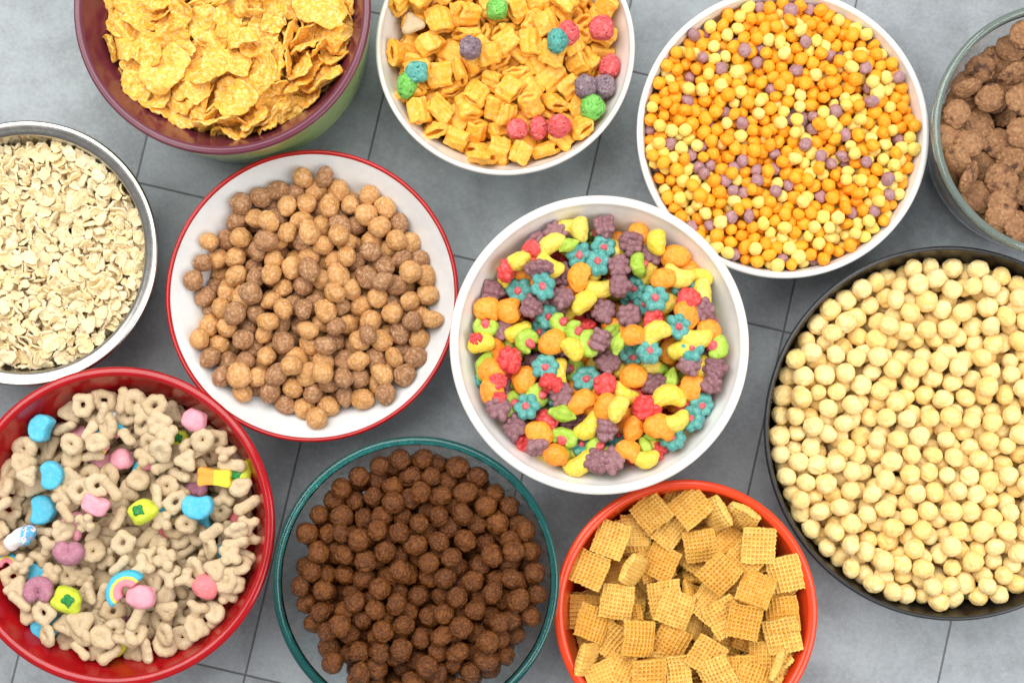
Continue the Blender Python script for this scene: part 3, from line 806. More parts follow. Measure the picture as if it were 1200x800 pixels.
# ---------------------------------------------------------------- what each piece of cereal is
# kind, material(s), object name, category, part name, label stem
B = {"flakes": "purple bowl", "rice": "steel bowl", "puffs": "red-rimmed bowl", "squares": "pale green bowl", "balls": "mixed-ball bowl", "cookies": "cookie bowl",
     "fruit": "fruit bowl", "corn": "black pan", "oats": "red bowl", "cocoa": "teal-rimmed bowl", "woven": "orange bowl"}
TYPES = [
 ("cornflake", "flake", "corn_flake", "corn flake", None, "golden corn flake in purple bowl"),
 ("riceflake", "rice", "rice_flake", "rice flake", None, "pale rice flake in steel bowl"),
 ("puff", "tan_puff", "peanut_puff", "cereal puff", None, "tan puff in red-rimmed bowl"),
 ("puff", "brown_puff", "chocolate_puff", "cereal puff", None, "brown puff in red-rimmed bowl"),
 ("corn_square", "corn_square", "corn_square", "corn square", None, "golden corn square in white bowl"),
 ("berry", "green_berry", "cereal_berry", "cereal berry", None, "green porous berry among corn squares"),
 ("berry", "teal_berry", "cereal_berry", "cereal berry", None, "teal porous berry among corn squares"),
 ("berry", "red_berry", "cereal_berry", "cereal berry", None, "red porous berry among corn squares"),
 ("berry", "purple_berry", "cereal_berry", "cereal berry", None, "greyish purple berry among corn squares"),
 ("oat", "oat", "oat_piece", "oat cereal", None, "stray beige oat piece among golden corn squares"),
 ("small_ball", "orange_ball", "orange_ball", "orange ball", None, "orange ball in white bowl"),
 ("small_ball", "yellow_ball", "yellow_ball", "yellow ball", None, "yellow ball in white bowl"),
 ("small_ball", "purple_ball", "purple_ball", "purple ball", None, "purple ball in white bowl"),
 ("cookie", "cookie", "mini_cookie", "cookie", None, "cracked cookie in glass bowl"),
 ("orange", "orange_fruit", "orange_fruit_piece", "fruit cereal", None, "orange fruit piece in white bowl"),
 ("lemon", "lemon_fruit", "lemon_fruit_piece", "fruit cereal", None, "yellow fruit piece in white bowl"),
 ("melon", ("melon_rind", "melon_flesh"), "melon_fruit_piece", "fruit cereal", "flesh", "green melon piece in white bowl"),
 ("flower", ("flower_petal", "melon_flesh"), "flower_piece", "fruit cereal", "flower_centre", "teal flower piece in white bowl"),
 ("grape", "grape", "grape_fruit_piece", "fruit cereal", None, "purple grape piece in white bowl"),
 ("red", "raspberry", "raspberry_fruit_piece", "fruit cereal", None, "red berry piece in white bowl"),
 ("leaf", "melon_rind", "lime_fruit_piece", "fruit cereal", None, "green pointed piece in white bowl"),
 ("corn_ball", "corn_ball", "corn_ball", "corn ball", None, "pale corn ball in black pan"),
 ("oat", "oat", "oat_piece", "oat cereal", None, "beige oat %s in red bowl"),
 ("moon", "marsh_blue", "moon_marshmallow", "marshmallow", None, "blue moon marshmallow in red bowl"),
 ("heart", "marsh_pink", "heart_marshmallow", "marshmallow", None, "pink marshmallow in red bowl"),
 ("heart", "marsh_red", "heart_marshmallow", "marshmallow", None, "coral red marshmallow in red bowl"),
 ("hat", ("marsh_lime", "marsh_green"), "hat_marshmallow", "marshmallow", "clover", "lime hat marshmallow in red bowl"),
 ("rainbow", "marsh_rainbow", "rainbow_marshmallow", "marshmallow", None, "rainbow arch marshmallow in red bowl"),
 ("pot", "marsh_pot", "pot_marshmallow", "marshmallow", None, "orange and yellow two-tone marshmallow in red bowl"),
 ("shoe", "marsh_mauve", "horseshoe_marshmallow", "marshmallow", None, "mauve horseshoe marshmallow in red bowl"),
 ("unicorn", "marsh_unicorn", "unicorn_marshmallow", "marshmallow", None, "white marshmallow with blue end in red bowl"),
 ("cocoa", "cocoa", "cocoa_ball", "cocoa ball", None, "cocoa ball in teal-rimmed bowl"),
 ("woven", "woven", "woven_square", "woven square", None, "woven square in orange bowl"),
 ("unicorn", "marsh_white", "unicorn_marshmallow", "marshmallow", None, "plain white marshmallow in red bowl"),
]
OAT_SHAPES = ["ring", "triangle ring", "cross", "knobbed bar", "flat-sided ring", "pointed ring", "three-lobed piece", "stub", "oval ring"]
# ---------------------------------------------------------------- placing the pieces
MESHES = {}
def piece_meshes(ti, v, coarse=False):
    key = (ti, v, coarse)
    if key not in MESHES:
        global DETAIL
        kind, mats, nm = TYPES[ti][:3]; mats = (mats,) if isinstance(mats, str) else mats
        src = (kind, v, coarse)
        if src not in MESHES:
            DETAIL = .7 if coarse else 1.0
            MESHES[src] = KINDS[kind][0](v); DETAIL = 1.0
        out = []
        for k, (V, F) in enumerate(MESHES[src]):
            me = mesh_from(nm if k == 0 else TYPES[ti][4], V, F); me.materials.append(MATS[mats[k]]); out.append(me)
        MESHES[key] = out
    return MESHES[key]

PROTO = {}
JIT = np.random.RandomState(23)      # no two pieces quite alike
def place(ti, v, loc, q, sc):
    """Copy a finished piece, and its parts, to where it lies."""
    if (ti, v) not in PROTO:
        ms = piece_meshes(ti, v); o = bpy.data.objects.new(TYPES[ti][2], ms[0])
        kids = [bpy.data.objects.new(TYPES[ti][4], m) for m in ms[1:]]
        PROTO[(ti, v)] = (o, kids)
    src, kids = PROTO[(ti, v)]
    o = src.copy(); o.name = TYPES[ti][2]; COL.objects.link(o)
    o.location = loc; o.rotation_mode = "QUATERNION"; o.rotation_quaternion = q; sc *= {'corn_square': 1.09, 'oat': 1.03, 'small_ball': 1.04}.get(TYPES[ti][0], 1)
    o.scale = [sc * JIT.uniform(*((.9, 1.1) if TYPES[ti][0] != 'woven' else (.97, 1.03))) for _ in range(3)]
    for k in kids:
        c = k.copy(); COL.objects.link(c); c.parent = o
    return o

HOURS = "twelve one two three four five six seven eight nine ten eleven twelve".split()
MINS = {5: "five past", 10: "ten past", 15: "quarter past", 20: "twenty past", 25: "twenty-five past", 30: "half past", 35: "twenty-five to", 40: "twenty to", 45: "quarter to", 50: "ten to", 55: "five to"}
TENTHS = ["at the centre", "a tenth out", "two tenths out", "three tenths out", "four tenths out", "halfway out", "six tenths out", "seven tenths out", "eight tenths out", "nine tenths out", "at the rim", "at the rim"]
def project(p):
    C = Vector((0, -math.sin(TILT) * CAM_D, math.cos(TILT) * CAM_D)); d = Vector(p) - C
    w = d.dot(Vector((0, math.sin(TILT), -math.cos(TILT))))
    return 600 + F_PX * d.x / w, 400 - F_PX * d.dot(Vector((0, math.cos(TILT), math.sin(TILT)))) / w
def dial(bowl, p):
    """How far out from the bowl's centre, in tenths, and in which clock direction, in steps of five minutes."""
    (bx, by), br = BOWLS[bowl][:2]; x, y = project(p); dx, dy = x - bx, y - by
    return math.hypot(dx, dy) / br, (math.degrees(math.atan2(dx, -dy)) % 360) / 360 * 144
def clock(st):
    st = int(round(st)) % 144; h, m = st // 12, st % 12 * 5
    if m == 0: return HOURS[h] + " o'clock"
    return MINS[m] + " " + HOURS[h + (1 if m > 30 else 0)]
def hour(st): return HOURS[int(round(st / 12)) % 12] + " o'clock"

def name_pieces(bowl, rec):
    """rec: list of [object, type index, variant]. Gives every piece a label that finds it."""
    stems = []
    for o, ti, v in rec:
        s = TYPES[ti][5]
        if "%s" in s: s = s % OAT_SHAPES[v]
        stems.append(s)
    count = {s: stems.count(s) for s in stems}
    pos = [dial(bowl, o.location) for o, *_ in rec]
    def coarse(i):
        r, a = pos[i]; w = "near the middle" if r < .35 else ("midway out" if r < .65 else "near the rim")
        return f"{w}" + ("" if r < .12 else f" toward {hour(a)}")
    def fine(i):
        r, a = pos[i]; k = int(round(r * 10))
        return TENTHS[min(k, 11)] + ("" if k == 0 else f", clock direction {clock(a)}")
    cs = {}
    for i, s in enumerate(stems): cs.setdefault((s, coarse(i)), []).append(i)
    used = {}
    for i, (o, ti, v) in enumerate(rec):
        s = stems[i]
        if count[s] == 1: L = s
        elif len(cs[(s, coarse(i))]) == 1: L = f"{s} {coarse(i)}"
        else: L = f"{s}, {fine(i)}"
        used.setdefault(L, []).append(i)
    done = {}
    for L, ii in used.items():
        if len(ii) > 1:                     # tell the last look-alikes apart by how deep they lie
            ii = sorted(ii, key=lambda i: -rec[i][0].location.z)
            for n, i in enumerate(ii):
                words = ["upper", "lower", "lowest", "lowest"] if len(ii) > 1 else [""]
                done[i] = words[min(n, 3)] + " " + L
        else: done[ii[0]] = L
    for i, (o, ti, v) in enumerate(rec):
        o["label"] = done[i]; o["category"] = TYPES[ti][3]
        o["group"] = {"corn_ball": "corn balls", "cocoa": "cocoa balls"}.get(TYPES[ti][0], TYPES[ti][2].replace("_", " ") + "s") + " in the " + B[bowl]

def bed(bowl, recs):
    """The pieces under the visible ones, and the rest of a kind past three hundred, as one mass."""
    c, R = bowl_frame(bowl)
    Vs, Fl, mi, mats, n = [], [], [], [], 0
    tri, quad = [], []
    for ti, v, loc, q, sc in recs:
        M = np.array(q.to_matrix()) * sc
        for me in piece_meshes(ti, v, True):
            k = len(me.vertices); co = np.empty(k * 3); me.vertices.foreach_get("co", co)
            Vs.append(co.reshape(-1, 3) @ M.T + np.array(loc))
            m = me.materials[0]
            if m not in mats: mats.append(m)
            lt = np.empty(len(me.polygons), np.int32); me.polygons.foreach_get("loop_total", lt)
            vi = np.empty(len(me.loops), np.int32); me.loops.foreach_get("vertex_index", vi)
            Fl.append((vi + n, lt)); mi.append(np.full(len(lt), mats.index(m), np.int32)); n += k
    V = np.concatenate(Vs) - np.array([c[0], c[1], 0])
    vi = np.concatenate([f[0] for f in Fl]).astype(np.int32); lt = np.concatenate([f[1] for f in Fl])
    nm = {"flakes": "buried_corn_flakes", "rice": "buried_rice_flakes", "balls": "buried_cereal_balls", "corn": "buried_corn_balls"}.get(bowl, "buried_cereal")
    me = bpy.data.meshes.new(nm)
    me.vertices.add(len(V)); me.vertices.foreach_set("co", V.astype(np.float32).ravel())
    me.loops.add(len(vi)); me.loops.foreach_set("vertex_index", vi)
    me.polygons.add(len(lt)); st = np.concatenate([[0], np.cumsum(lt)[:-1]]).astype(np.int32)
    me.polygons.foreach_set("loop_start", st); me.polygons.foreach_set("loop_total", lt); me.polygons.foreach_set("material_index", np.concatenate(mi))
    me.update(calc_edges=True); me.polygons.foreach_set("use_smooth", np.ones(len(lt), bool))
    for m in mats: me.materials.append(m)
    o = bpy.data.objects.new(nm, me); o.location = (c[0], c[1], 0)
    link(o, kind="stuff", label=f"deeper layer of cereal filling the {B[bowl]}", category="cereal")
# ---------------------------------------------------------------- where every piece lies
# [bowl, type, apart (1: each an object, 0: part of the mass below), then per piece x, y, z in 0.1 mm from the bowl's middle
#  and, for pieces that are not round, the quaternion x, y, z in fiftieths, the variant and the size in percent]
PIECES = [
["flakes",0,1,[
429,-424,548,-15,-16,3,9,106,-77,-500,533,4,-11,30,3,100,630,84,614,-41,5,-26,8,105,129,-430,576,-5,-22,-42,9,103,48,-557,566,0,-47,-15,8,104,394,-70,520,-9,-16,26,13,100,506,-280,598,49,10,2,0,105,318,-277,525,11,-15,-39,10,105,
-29,-594,662,33,8,-8,3,102,508,24,601,-5,8,-40,13,99,-539,-20,598,-5,2,17,9,96,-177,127,625,2,7,23,0,94,381,-36,574,-14,-20,31,13,101,-121,7,622,-40,13,21,3,99,345,-374,594,-8,49,-6,0,103,-220,-505,554,-3,2,48,13,104,-518,-312,550,-4,-45,14,7,100,
-225,-425,650,-7,47,-14,3,94,501,-406,659,-19,-7,20,8,95,207,-604,613,26,32,-15,1,103,564,-28,631,18,-47,-4,0,100,88,-416,628,18,41,-21,8,98,532,-349,688,-13,16,45,3,106,-36,0,625,-23,-24,18,7,102,408,-327,664,-28,34,-24,8,103,
-158,111,671,-8,16,38,5,97,-503,-316,602,20,3,43,7,96,-382,-503,610,-2,-43,24,7,99,310,-207,628,18,-30,-19,8,102,44,-555,631,-11,-44,-20,11,101,478,-204,642,-21,-19,-7,2,99,-615,-29,645,2,9,42,11,95,-149,-89,655,-24,43,7,10,102,
-566,122,654,-40,-15,3,4,100,116,142,693,-44,-21,3,8,103,148,-594,640,6,40,-24,13,96,-103,-559,623,-34,-11,20,1,95,79,-81,624,15,7,5,8,104,346,-28,604,-25,-15,37,0,105,-523,-19,655,-7,0,-26,12,101,-50,131,699,-11,1,48,11,99,
-200,-387,693,24,43,-6,13,95,-377,-12,657,1,11,15,6,95,-401,63,666,-9,-2,1,3,93,-360,-378,624,22,-45,0,1,93,604,-84,662,10,-2,-33,8,100,-236,-519,624,13,47,-9,12,99,56,-470,710,-7,-11,-5,12,100,292,-36,627,-13,30,-18,0,100,
361,-167,586,-26,29,-15,5,95,160,-576,705,2,-20,-26,6,101,-371,-192,670,-29,-40,6,13,104,129,4,703,-40,7,3,0,97,281,-464,644,14,-11,45,3,95,202,-107,686,3,2,-12,1,99,252,-275,671,-33,28,-20,12,104,396,-298,680,-22,7,43,12,104,
-277,-34,706,0,-10,24,2,104,-503,-332,672,4,-4,46,7,98,-39,-326,628,-43,-22,3,6,101,-109,-83,694,-43,25,-1,8,94,137,-135,613,13,5,7,3,101,437,-160,667,-21,35,-29,12,94,-169,-479,655,38,30,-2,11,96,-164,-200,663,14,7,-45,5,95,
-407,-414,648,-5,-5,43,10,106,326,-520,643,-10,14,-45,10,98,-550,-172,685,35,-34,8,1,98,424,-111,658,-9,30,-34,0,97,12,-47,725,-41,-25,10,6,97,-522,85,705,-3,50,-2,11,97,-332,120,700,-7,1,23,3,101,-643,-182,668,1,33,14,2,94,
-166,-308,695,12,45,-17,8,94,-332,-308,721,48,14,2,8,102,522,52,731,48,-12,1,3,101,595,-112,694,-19,45,5,0,101,-3,-658,664,36,-12,9,5,102,-439,-199,713,-2,1,35,0,101,-90,-469,634,4,-20,-26,5,105,-495,-36,700,46,-16,-2,5,97,
273,-13,733,6,7,-38,0,105,61,-142,740,48,-4,13,11,95,344,-206,683,-27,-19,29,8,97,-280,-160,695,9,-7,47,6,106,199,57,731,-41,16,4,11,94,40,-285,649,0,3,-36,2,102,368,92,690,8,2,33,12,95,131,-187,704,-1,20,42,5,97,-507,-402,708,-44,24,5,10,98,
587,-231,660,-21,-6,-8,5,104,182,-327,697,5,-10,-37,3,96,5,-274,713,-5,3,1,8,93,
]],
["flakes",0,0,[
-258,66,507,-46,-5,-17,9,104,-7,-505,444,-2,49,-10,13,98,146,-542,463,0,46,-18,2,104,415,-371,468,-19,45,-10,11,95,368,-147,441,-41,27,-4,8,102,495,-268,419,-15,-11,22,12,98,570,170,482,-4,-26,18,1,99,289,-512,497,18,-38,26,6,95,
557,-187,516,22,38,5,0,105,441,-189,513,-47,11,-13,4,99,-390,-422,519,42,-19,-17,10,104,464,303,453,16,18,-41,7,95,482,-277,488,-41,18,-21,5,106,-117,174,577,-40,-25,-10,0,94,-110,19,517,-43,-22,-6,12,97,153,274,648,-46,-18,6,1,101,
256,-114,513,-48,-3,-4,1,96,357,335,582,32,10,36,3,98,261,122,649,-17,-4,-47,13,95,253,292,633,-10,-46,8,8,99,546,-113,589,47,-14,7,12,104,13,153,641,-47,-13,-6,9,96,171,-300,566,-33,-31,-18,2,103,-176,339,576,2,6,-37,11,100,
280,-448,565,-10,1,20,1,106,-564,210,633,26,-41,-10,13,105,-244,149,600,31,-39,-2,1,106,227,-169,557,0,-5,32,0,103,250,-370,617,-20,12,25,5,104,-66,166,667,41,27,5,7,95,-228,389,704,42,17,-18,4,98,419,236,676,-8,48,13,5,105,
-389,-342,596,-48,12,7,4,95,136,-285,608,8,-12,26,4,96,-215,-276,593,-3,-10,-20,3,102,-348,106,605,13,-5,-32,4,95,527,259,578,39,29,13,1,94,-249,-49,642,-23,33,-5,5,103,466,157,595,-1,5,14,11,94,436,132,649,7,9,-40,5,95,298,165,717,47,-7,-16,12,101,
-67,-183,635,-1,10,-49,0,97,-269,276,623,-2,10,34,5,101,-470,225,736,4,2,3,3,103,249,271,687,45,13,-18,0,100,595,170,652,7,40,8,1,95,-121,280,653,-17,41,-19,1,97,-384,270,660,0,3,-33,12,102,-278,-129,652,41,-27,-1,5,94,537,366,643,-16,-18,41,5,97,
460,268,627,-3,-7,41,10,100,-18,280,695,-9,5,-47,12,98,-261,300,666,-14,-8,-47,5,95,472,301,606,9,-6,-17,1,96,-178,211,676,-25,-7,35,12,103,340,312,716,11,-5,0,11,98,-586,286,753,20,-43,-14,7,103,513,82,648,13,8,32,6,93,
]],
["rice",1,1,[
459,-82,458,-12,18,30,2,102,-115,579,454,-22,-40,-21,5,96,572,-219,471,-10,0,49,7,102,438,-338,503,35,33,11,3,97,-144,-473,472,11,-6,-26,7,102,407,172,453,-10,16,-7,7,105,-145,-378,488,-6,-6,-48,9,98,249,320,509,-38,-31,6,3,104,
455,48,473,-8,-5,49,8,104,-45,564,468,40,8,6,2,101,24,-613,442,-12,-10,-36,8,96,428,238,466,33,-31,21,3,102,471,-76,500,-9,-39,29,9,99,-65,500,485,19,13,-33,3,102,288,-547,466,-12,-2,-44,9,102,243,-540,487,2,18,42,5,94,225,-234,480,-10,-47,4,3,101,
-128,539,473,2,4,18,7,97,104,-619,486,-42,-10,-11,4,96,-28,160,487,-27,-39,-14,6,104,-96,259,472,-5,-9,-32,8,103,-21,-626,482,32,-16,12,2,103,605,52,467,-4,-13,47,9,95,10,450,476,-17,-14,27,3,96,-90,-481,504,-42,14,-11,9,95,
191,49,470,-42,-7,25,3,97,557,-72,492,7,17,10,3,101,-20,307,499,-21,1,19,9,98,292,320,522,-14,13,-42,3,99,329,464,483,30,16,-33,9,96,-42,606,450,43,7,-23,4,102,-144,92,472,12,10,-7,4,100,-26,-306,496,-20,-18,-41,8,99,333,-106,508,-13,5,-12,3,98,
111,-429,461,18,9,-33,2,105,-164,144,481,0,-50,-6,8,106,107,-224,490,12,42,-8,2,97,273,397,504,47,-4,-11,4,100,399,-448,471,-34,33,-11,8,101,444,267,485,11,-25,-40,2,104,53,-136,477,-23,12,32,9,105,-68,-77,480,-8,-4,44,7,102,
373,11,470,-32,-37,-2,3,97,-90,559,490,29,-26,31,1,104,501,83,485,9,8,48,2,95,492,253,506,5,25,-43,4,101,-108,193,503,-32,-33,20,8,96,-62,102,483,9,-5,-45,6,100,302,-379,497,11,-2,-28,4,103,102,150,487,42,-26,-2,9,96,-152,-216,517,48,8,6,1,106,
455,-399,464,3,12,48,2,100,373,-341,475,-8,8,-12,8,101,-48,-482,463,-32,4,-27,3,100,-52,463,499,-2,5,-48,5,93,612,-74,485,25,-2,30,4,101,-56,268,490,-45,-8,13,5,104,37,-421,505,21,35,-29,9,94,502,-364,481,-40,-14,-18,2,99,
240,282,531,13,3,31,4,99,75,-295,481,-38,16,-13,7,105,551,-266,474,30,-11,-3,6,104,-41,-579,468,-27,-42,-2,4,95,76,-197,495,23,4,13,8,101,375,112,483,-19,1,-35,9,101,42,147,497,29,3,-40,8,104,-136,-418,510,15,9,-45,9,102,
590,-152,492,-27,-42,3,4,102,188,-582,487,12,7,46,3,99,592,10,481,-48,-12,-3,7,100,46,-520,487,-14,-27,40,4,98,74,-239,501,17,15,13,0,104,-29,621,474,-25,20,-36,6,98,-129,-540,493,-1,-14,42,7,105,-32,-114,479,1,40,-27,8,101,
-115,-331,502,2,-9,-46,9,96,177,158,469,-11,-10,-6,8,102,-112,-110,495,0,-14,-1,8,94,148,-6,493,45,-3,-12,9,98,543,167,477,-5,-18,42,4,96,349,401,500,-37,-23,18,3,100,268,-236,516,-25,-35,-11,7,100,109,-562,518,-14,-13,-37,9,101,
196,-462,487,-6,4,-22,4,100,205,242,496,-1,-8,22,9,99,115,431,499,-1,3,20,4,98,291,-12,490,24,15,-35,1,96,142,610,507,-4,0,-5,6,99,464,-167,506,-46,-12,6,7,94,185,422,489,-17,-34,27,4,98,384,480,496,2,2,46,3,95,543,-211,489,-16,-3,46,7,95,
417,96,480,-11,4,31,8,97,-101,431,494,-1,-18,40,7,103,16,-268,498,8,-46,-17,2,105,-28,86,477,33,19,1,2,105,-86,-610,467,42,-11,25,6,95,615,95,499,-6,8,-1,7,105,-172,188,494,-47,-1,-10,9,99,95,-446,495,-39,-7,-11,8,94,333,-240,502,-43,-8,-7,7,100,
104,-134,501,8,-12,-1,5,100,231,71,488,12,-1,-44,2,102,436,414,490,4,10,14,3,98,36,-383,490,-4,30,28,1,104,77,529,489,-39,16,-22,4,99,635,-3,509,4,-22,-4,8,95,18,-475,487,-30,-32,-23,4,94,136,-280,488,-2,-6,-6,7,102,34,335,518,10,7,-43,7,98,
342,347,517,-13,32,4,1,101,476,-136,475,2,-11,-47,9,105,531,-316,494,-2,-16,-45,7,96,-56,-330,502,-20,-12,44,7,105,568,223,481,-1,5,-38,4,103,198,-276,496,10,-17,-2,6,96,-102,48,508,-46,3,18,7,100,384,139,503,-6,-48,13,1,102,
576,-172,510,5,2,49,6,97,258,18,483,-28,37,-5,1,105,-71,183,505,-24,21,-24,9,100,44,4,506,9,-3,-36,9,96,146,97,475,-41,17,-2,7,94,18,56,493,6,-7,42,1,105,86,298,524,-6,-10,-49,9,95,407,211,505,43,22,4,9,103,228,-580,498,-13,21,-7,1,100,
33,507,488,-9,-40,-25,0,100,-86,-551,476,-17,-17,43,8,101,175,256,535,-41,13,15,2,99,21,-175,489,4,-43,24,7,99,25,566,495,-3,7,-17,8,101,195,526,481,-39,-30,-8,3,97,10,183,501,-11,13,-42,8,100,238,198,494,20,1,31,4,100,168,534,503,-6,-13,4,9,102,
360,-47,525,-3,20,-30,4,101,272,563,502,4,10,-38,8,94,476,354,487,-3,-1,-25,8,103,-27,-56,479,-24,-24,34,9,95,326,-486,494,0,6,-14,9,105,455,158,477,41,28,2,6,106,417,-398,491,-2,-11,-8,5,96,-9,376,498,35,0,-7,2,99,213,22,487,25,-2,-3,0,100,
268,-127,516,6,24,39,3,97,261,-300,504,44,-23,-9,8,101,191,-516,505,9,-7,-44,1,98,331,-172,496,6,8,25,3,99,-115,-161,516,-15,0,46,4,102,179,-333,495,9,5,-47,8,101,-134,-25,508,-13,14,-31,4,102,-96,620,468,-16,24,40,0,106,
135,-492,515,-7,1,-44,3,105,520,-34,517,-6,9,-37,9,95,-60,-261,503,43,-21,13,7,95,150,377,478,10,6,48,9,103,-148,336,491,11,-6,-48,5,105,60,194,504,-24,-33,28,9,94,184,369,502,26,27,29,0,100,502,-185,505,38,15,-5,5,98,100,-83,497,16,-28,-2,5,106,
388,-482,494,5,-1,-47,7,97,245,499,507,25,-28,-1,5,100,-165,243,503,-44,-15,0,3,100,-112,138,486,7,-14,43,6,96,271,239,508,-9,9,45,8,94,60,601,490,-2,13,-47,7,103,240,-486,506,-1,19,-38,1,99,232,-200,525,19,-16,39,3,97,417,-172,537,-35,-9,16,9,103,
475,187,503,39,-24,-12,8,94,141,556,507,-15,2,21,4,104,148,-86,507,-8,0,-2,7,101,147,381,510,-36,34,7,1,98,480,-376,490,-9,-6,48,1,104,-88,477,521,-14,7,11,0,97,60,-578,502,12,15,32,2,98,31,-295,512,-38,8,20,7,103,-122,397,501,-5,-7,47,2,97,
462,435,516,33,-31,-15,0,104,254,-28,505,43,-4,-17,4,97,-33,334,509,-7,-12,-2,1,96,-14,526,506,25,-12,-16,7,97,314,525,508,-7,-5,-49,3,100,506,368,463,-30,23,-13,8,97,20,-546,509,-30,-26,30,3,94,328,-518,517,2,0,47,3,99,67,-96,504,22,-38,7,4,97,
-34,-525,480,30,-13,-7,2,94,35,-342,523,-20,41,-16,9,104,191,121,500,13,-2,40,2,98,-64,-424,497,-1,2,-49,4,99,67,-479,496,-2,-10,38,1,100,560,59,487,-20,41,10,1,94,293,69,520,-46,-2,12,2,94,138,220,490,27,23,4,3,103,28,-124,501,-23,13,43,6,100,
350,172,516,42,-1,-1,9,104,-55,413,477,26,-23,15,8,103,0,479,514,32,0,37,5,105,103,368,505,-28,-25,32,3,103,139,-369,516,31,3,23,4,99,-83,97,518,17,46,5,0,105,474,-215,501,10,-47,13,8,99,25,405,508,6,-6,34,8,95,-119,-579,521,-46,-7,-11,3,103,
533,-230,519,-44,21,-12,5,101,78,245,497,6,5,4,2,100,101,-343,508,-10,4,-41,7,94,100,-31,515,-43,20,5,9,94,508,41,502,23,-8,31,3,98,143,-153,508,-6,14,-45,2,105,399,-357,511,33,36,-5,9,93,278,171,507,35,-33,-13,6,96,241,-399,502,43,18,-14,4,98,
-156,445,492,18,-1,-45,6,104,165,476,513,-21,-24,-33,3,101,453,112,494,11,10,44,0,95,391,-148,525,-32,22,23,7,104,164,-207,516,-42,-1,-22,5,99,168,336,494,11,-8,-1,1,93,114,86,493,-32,29,0,3,103,5,-18,521,-2,4,49,4,106,-138,598,482,0,-9,-23,1,98,
-35,-168,505,44,-6,20,3,94,395,-50,503,-38,31,-9,2,98,14,-54,501,3,12,48,6,101,620,-119,500,-21,-10,-34,0,99,-76,17,497,2,13,48,0,98,-65,-35,509,49,8,0,9,101,-92,320,498,7,-11,39,4,93,186,-402,510,12,-6,-48,8,98,-11,-272,532,-14,-13,36,9,100,
-100,282,507,9,1,21,5,104,333,115,519,40,-17,24,8,99,204,-43,508,22,44,-10,9,102,403,358,521,1,7,49,9,98,363,-187,518,14,-1,43,9,100,376,27,521,-9,34,34,3,98,347,-396,524,2,0,-37,4,101,376,-90,520,0,-14,-46,0,97,236,426,517,-21,-22,-5,3,94,
-7,-388,500,30,-37,4,5,106,23,-216,524,9,46,18,1,93,503,219,514,-37,13,6,4,99,303,-262,502,24,9,-18,1,95,268,-168,516,-35,0,3,1,94,210,575,522,-44,24,0,8,102,336,304,497,6,12,-13,0,98,-134,-291,526,-11,4,-30,4,101,545,286,477,38,-1,-24,7,102,
-4,-483,498,24,11,-39,7,95,355,-285,502,-19,-3,35,2,96,591,187,500,-3,1,44,8,96,209,490,500,16,24,40,0,102,433,-220,524,-12,-9,0,7,104,501,176,509,-2,23,-17,4,98,-143,-451,516,14,10,46,0,105,154,-261,517,8,4,49,6,100,254,-380,517,-8,-1,-3,7,94,
-154,-117,516,8,-44,-6,5,102,3,254,515,9,0,26,4,106,228,-329,513,11,24,-20,5,94,442,-260,502,-7,20,42,1,96,-112,509,515,-32,-7,30,9,95,368,252,503,21,4,8,8,102,94,173,519,-7,27,5,5,100,424,336,504,40,29,6,5,100,126,31,504,2,-4,-50,1,97,
474,-28,530,22,33,10,7,98,212,-136,517,4,10,6,4,102,447,-12,502,30,-34,-22,2,95,425,-125,496,-1,-10,49,8,95,151,444,517,2,-3,-47,5,95,70,77,510,12,9,-17,4,100,216,-450,508,-6,13,-34,5,98,155,315,513,-12,-14,40,2,106,87,459,517,-10,11,32,2,102,
-73,362,508,-3,3,-37,0,102,-80,-369,510,-49,6,-7,0,103,496,-271,494,-8,0,34,2,100,-20,427,509,20,8,43,5,105,311,58,527,-6,26,-40,2,93,-124,235,514,9,4,-2,0,100,-67,-227,515,-10,-3,-3,8,98,504,127,489,-7,-22,-44,1,105,398,-277,513,-17,-5,-1,0,96,
388,441,527,-46,19,-2,2,99,292,-293,517,6,11,-1,6,104,-164,528,504,3,43,21,0,98,559,114,499,-42,-23,-10,1,103,-68,-139,512,22,2,44,5,105,534,322,476,30,1,6,5,101,280,123,511,8,4,-34,9,100,-89,-275,520,15,20,34,0,102,302,432,515,27,33,-2,9,103,
325,218,518,-26,-34,1,8,98,424,-329,529,-6,-4,-20,7,96,389,304,519,-14,40,10,7,105,
]],
["rice",1,0,[
135,18,394,-179,301,368,56,-129,416,478,-80,404,401,211,393,-46,-150,403,35,412,401,301,-474,404,-95,-453,415,536,-134,395,-186,-438,442,88,-306,404,499,-40,406,371,352,429,506,-314,430,26,-172,408,-379,458,442,31,-271,408,
389,-212,406,57,-415,399,460,-365,421,368,94,403,-60,257,420,-88,-278,445,444,27,415,38,-82,410,-80,-521,428,-28,-516,421,511,-89,433,301,274,427,-136,595,420,324,457,417,610,-99,429,116,587,425,48,-441,451,-202,567,437,-232,86,407,
158,586,449,-188,-369,427,54,546,416,-332,65,441,394,-298,454,394,-229,446,-90,97,435,-13,-457,420,-103,-344,447,117,248,432,574,109,438,142,-181,430,516,306,428,122,-410,423,-91,591,422,295,-36,452,-356,-286,430,44,-240,438,
157,-444,433,528,-322,458,-151,454,435,-22,-187,429,354,-432,448,248,-492,430,-33,155,424,134,-478,421,459,-142,437,-24,494,436,470,243,427,143,-545,443,455,-12,424,-64,-227,419,114,481,434,170,-367,439,588,-196,442,335,113,440,
70,142,437,352,306,437,174,489,449,309,393,434,428,-93,443,-88,-590,406,612,-17,428,76,93,435,19,155,434,-43,70,434,-211,-244,416,-63,390,416,-6,-70,422,238,-563,461,177,-454,456,-241,567,462,79,498,430,55,223,439,66,-162,437,
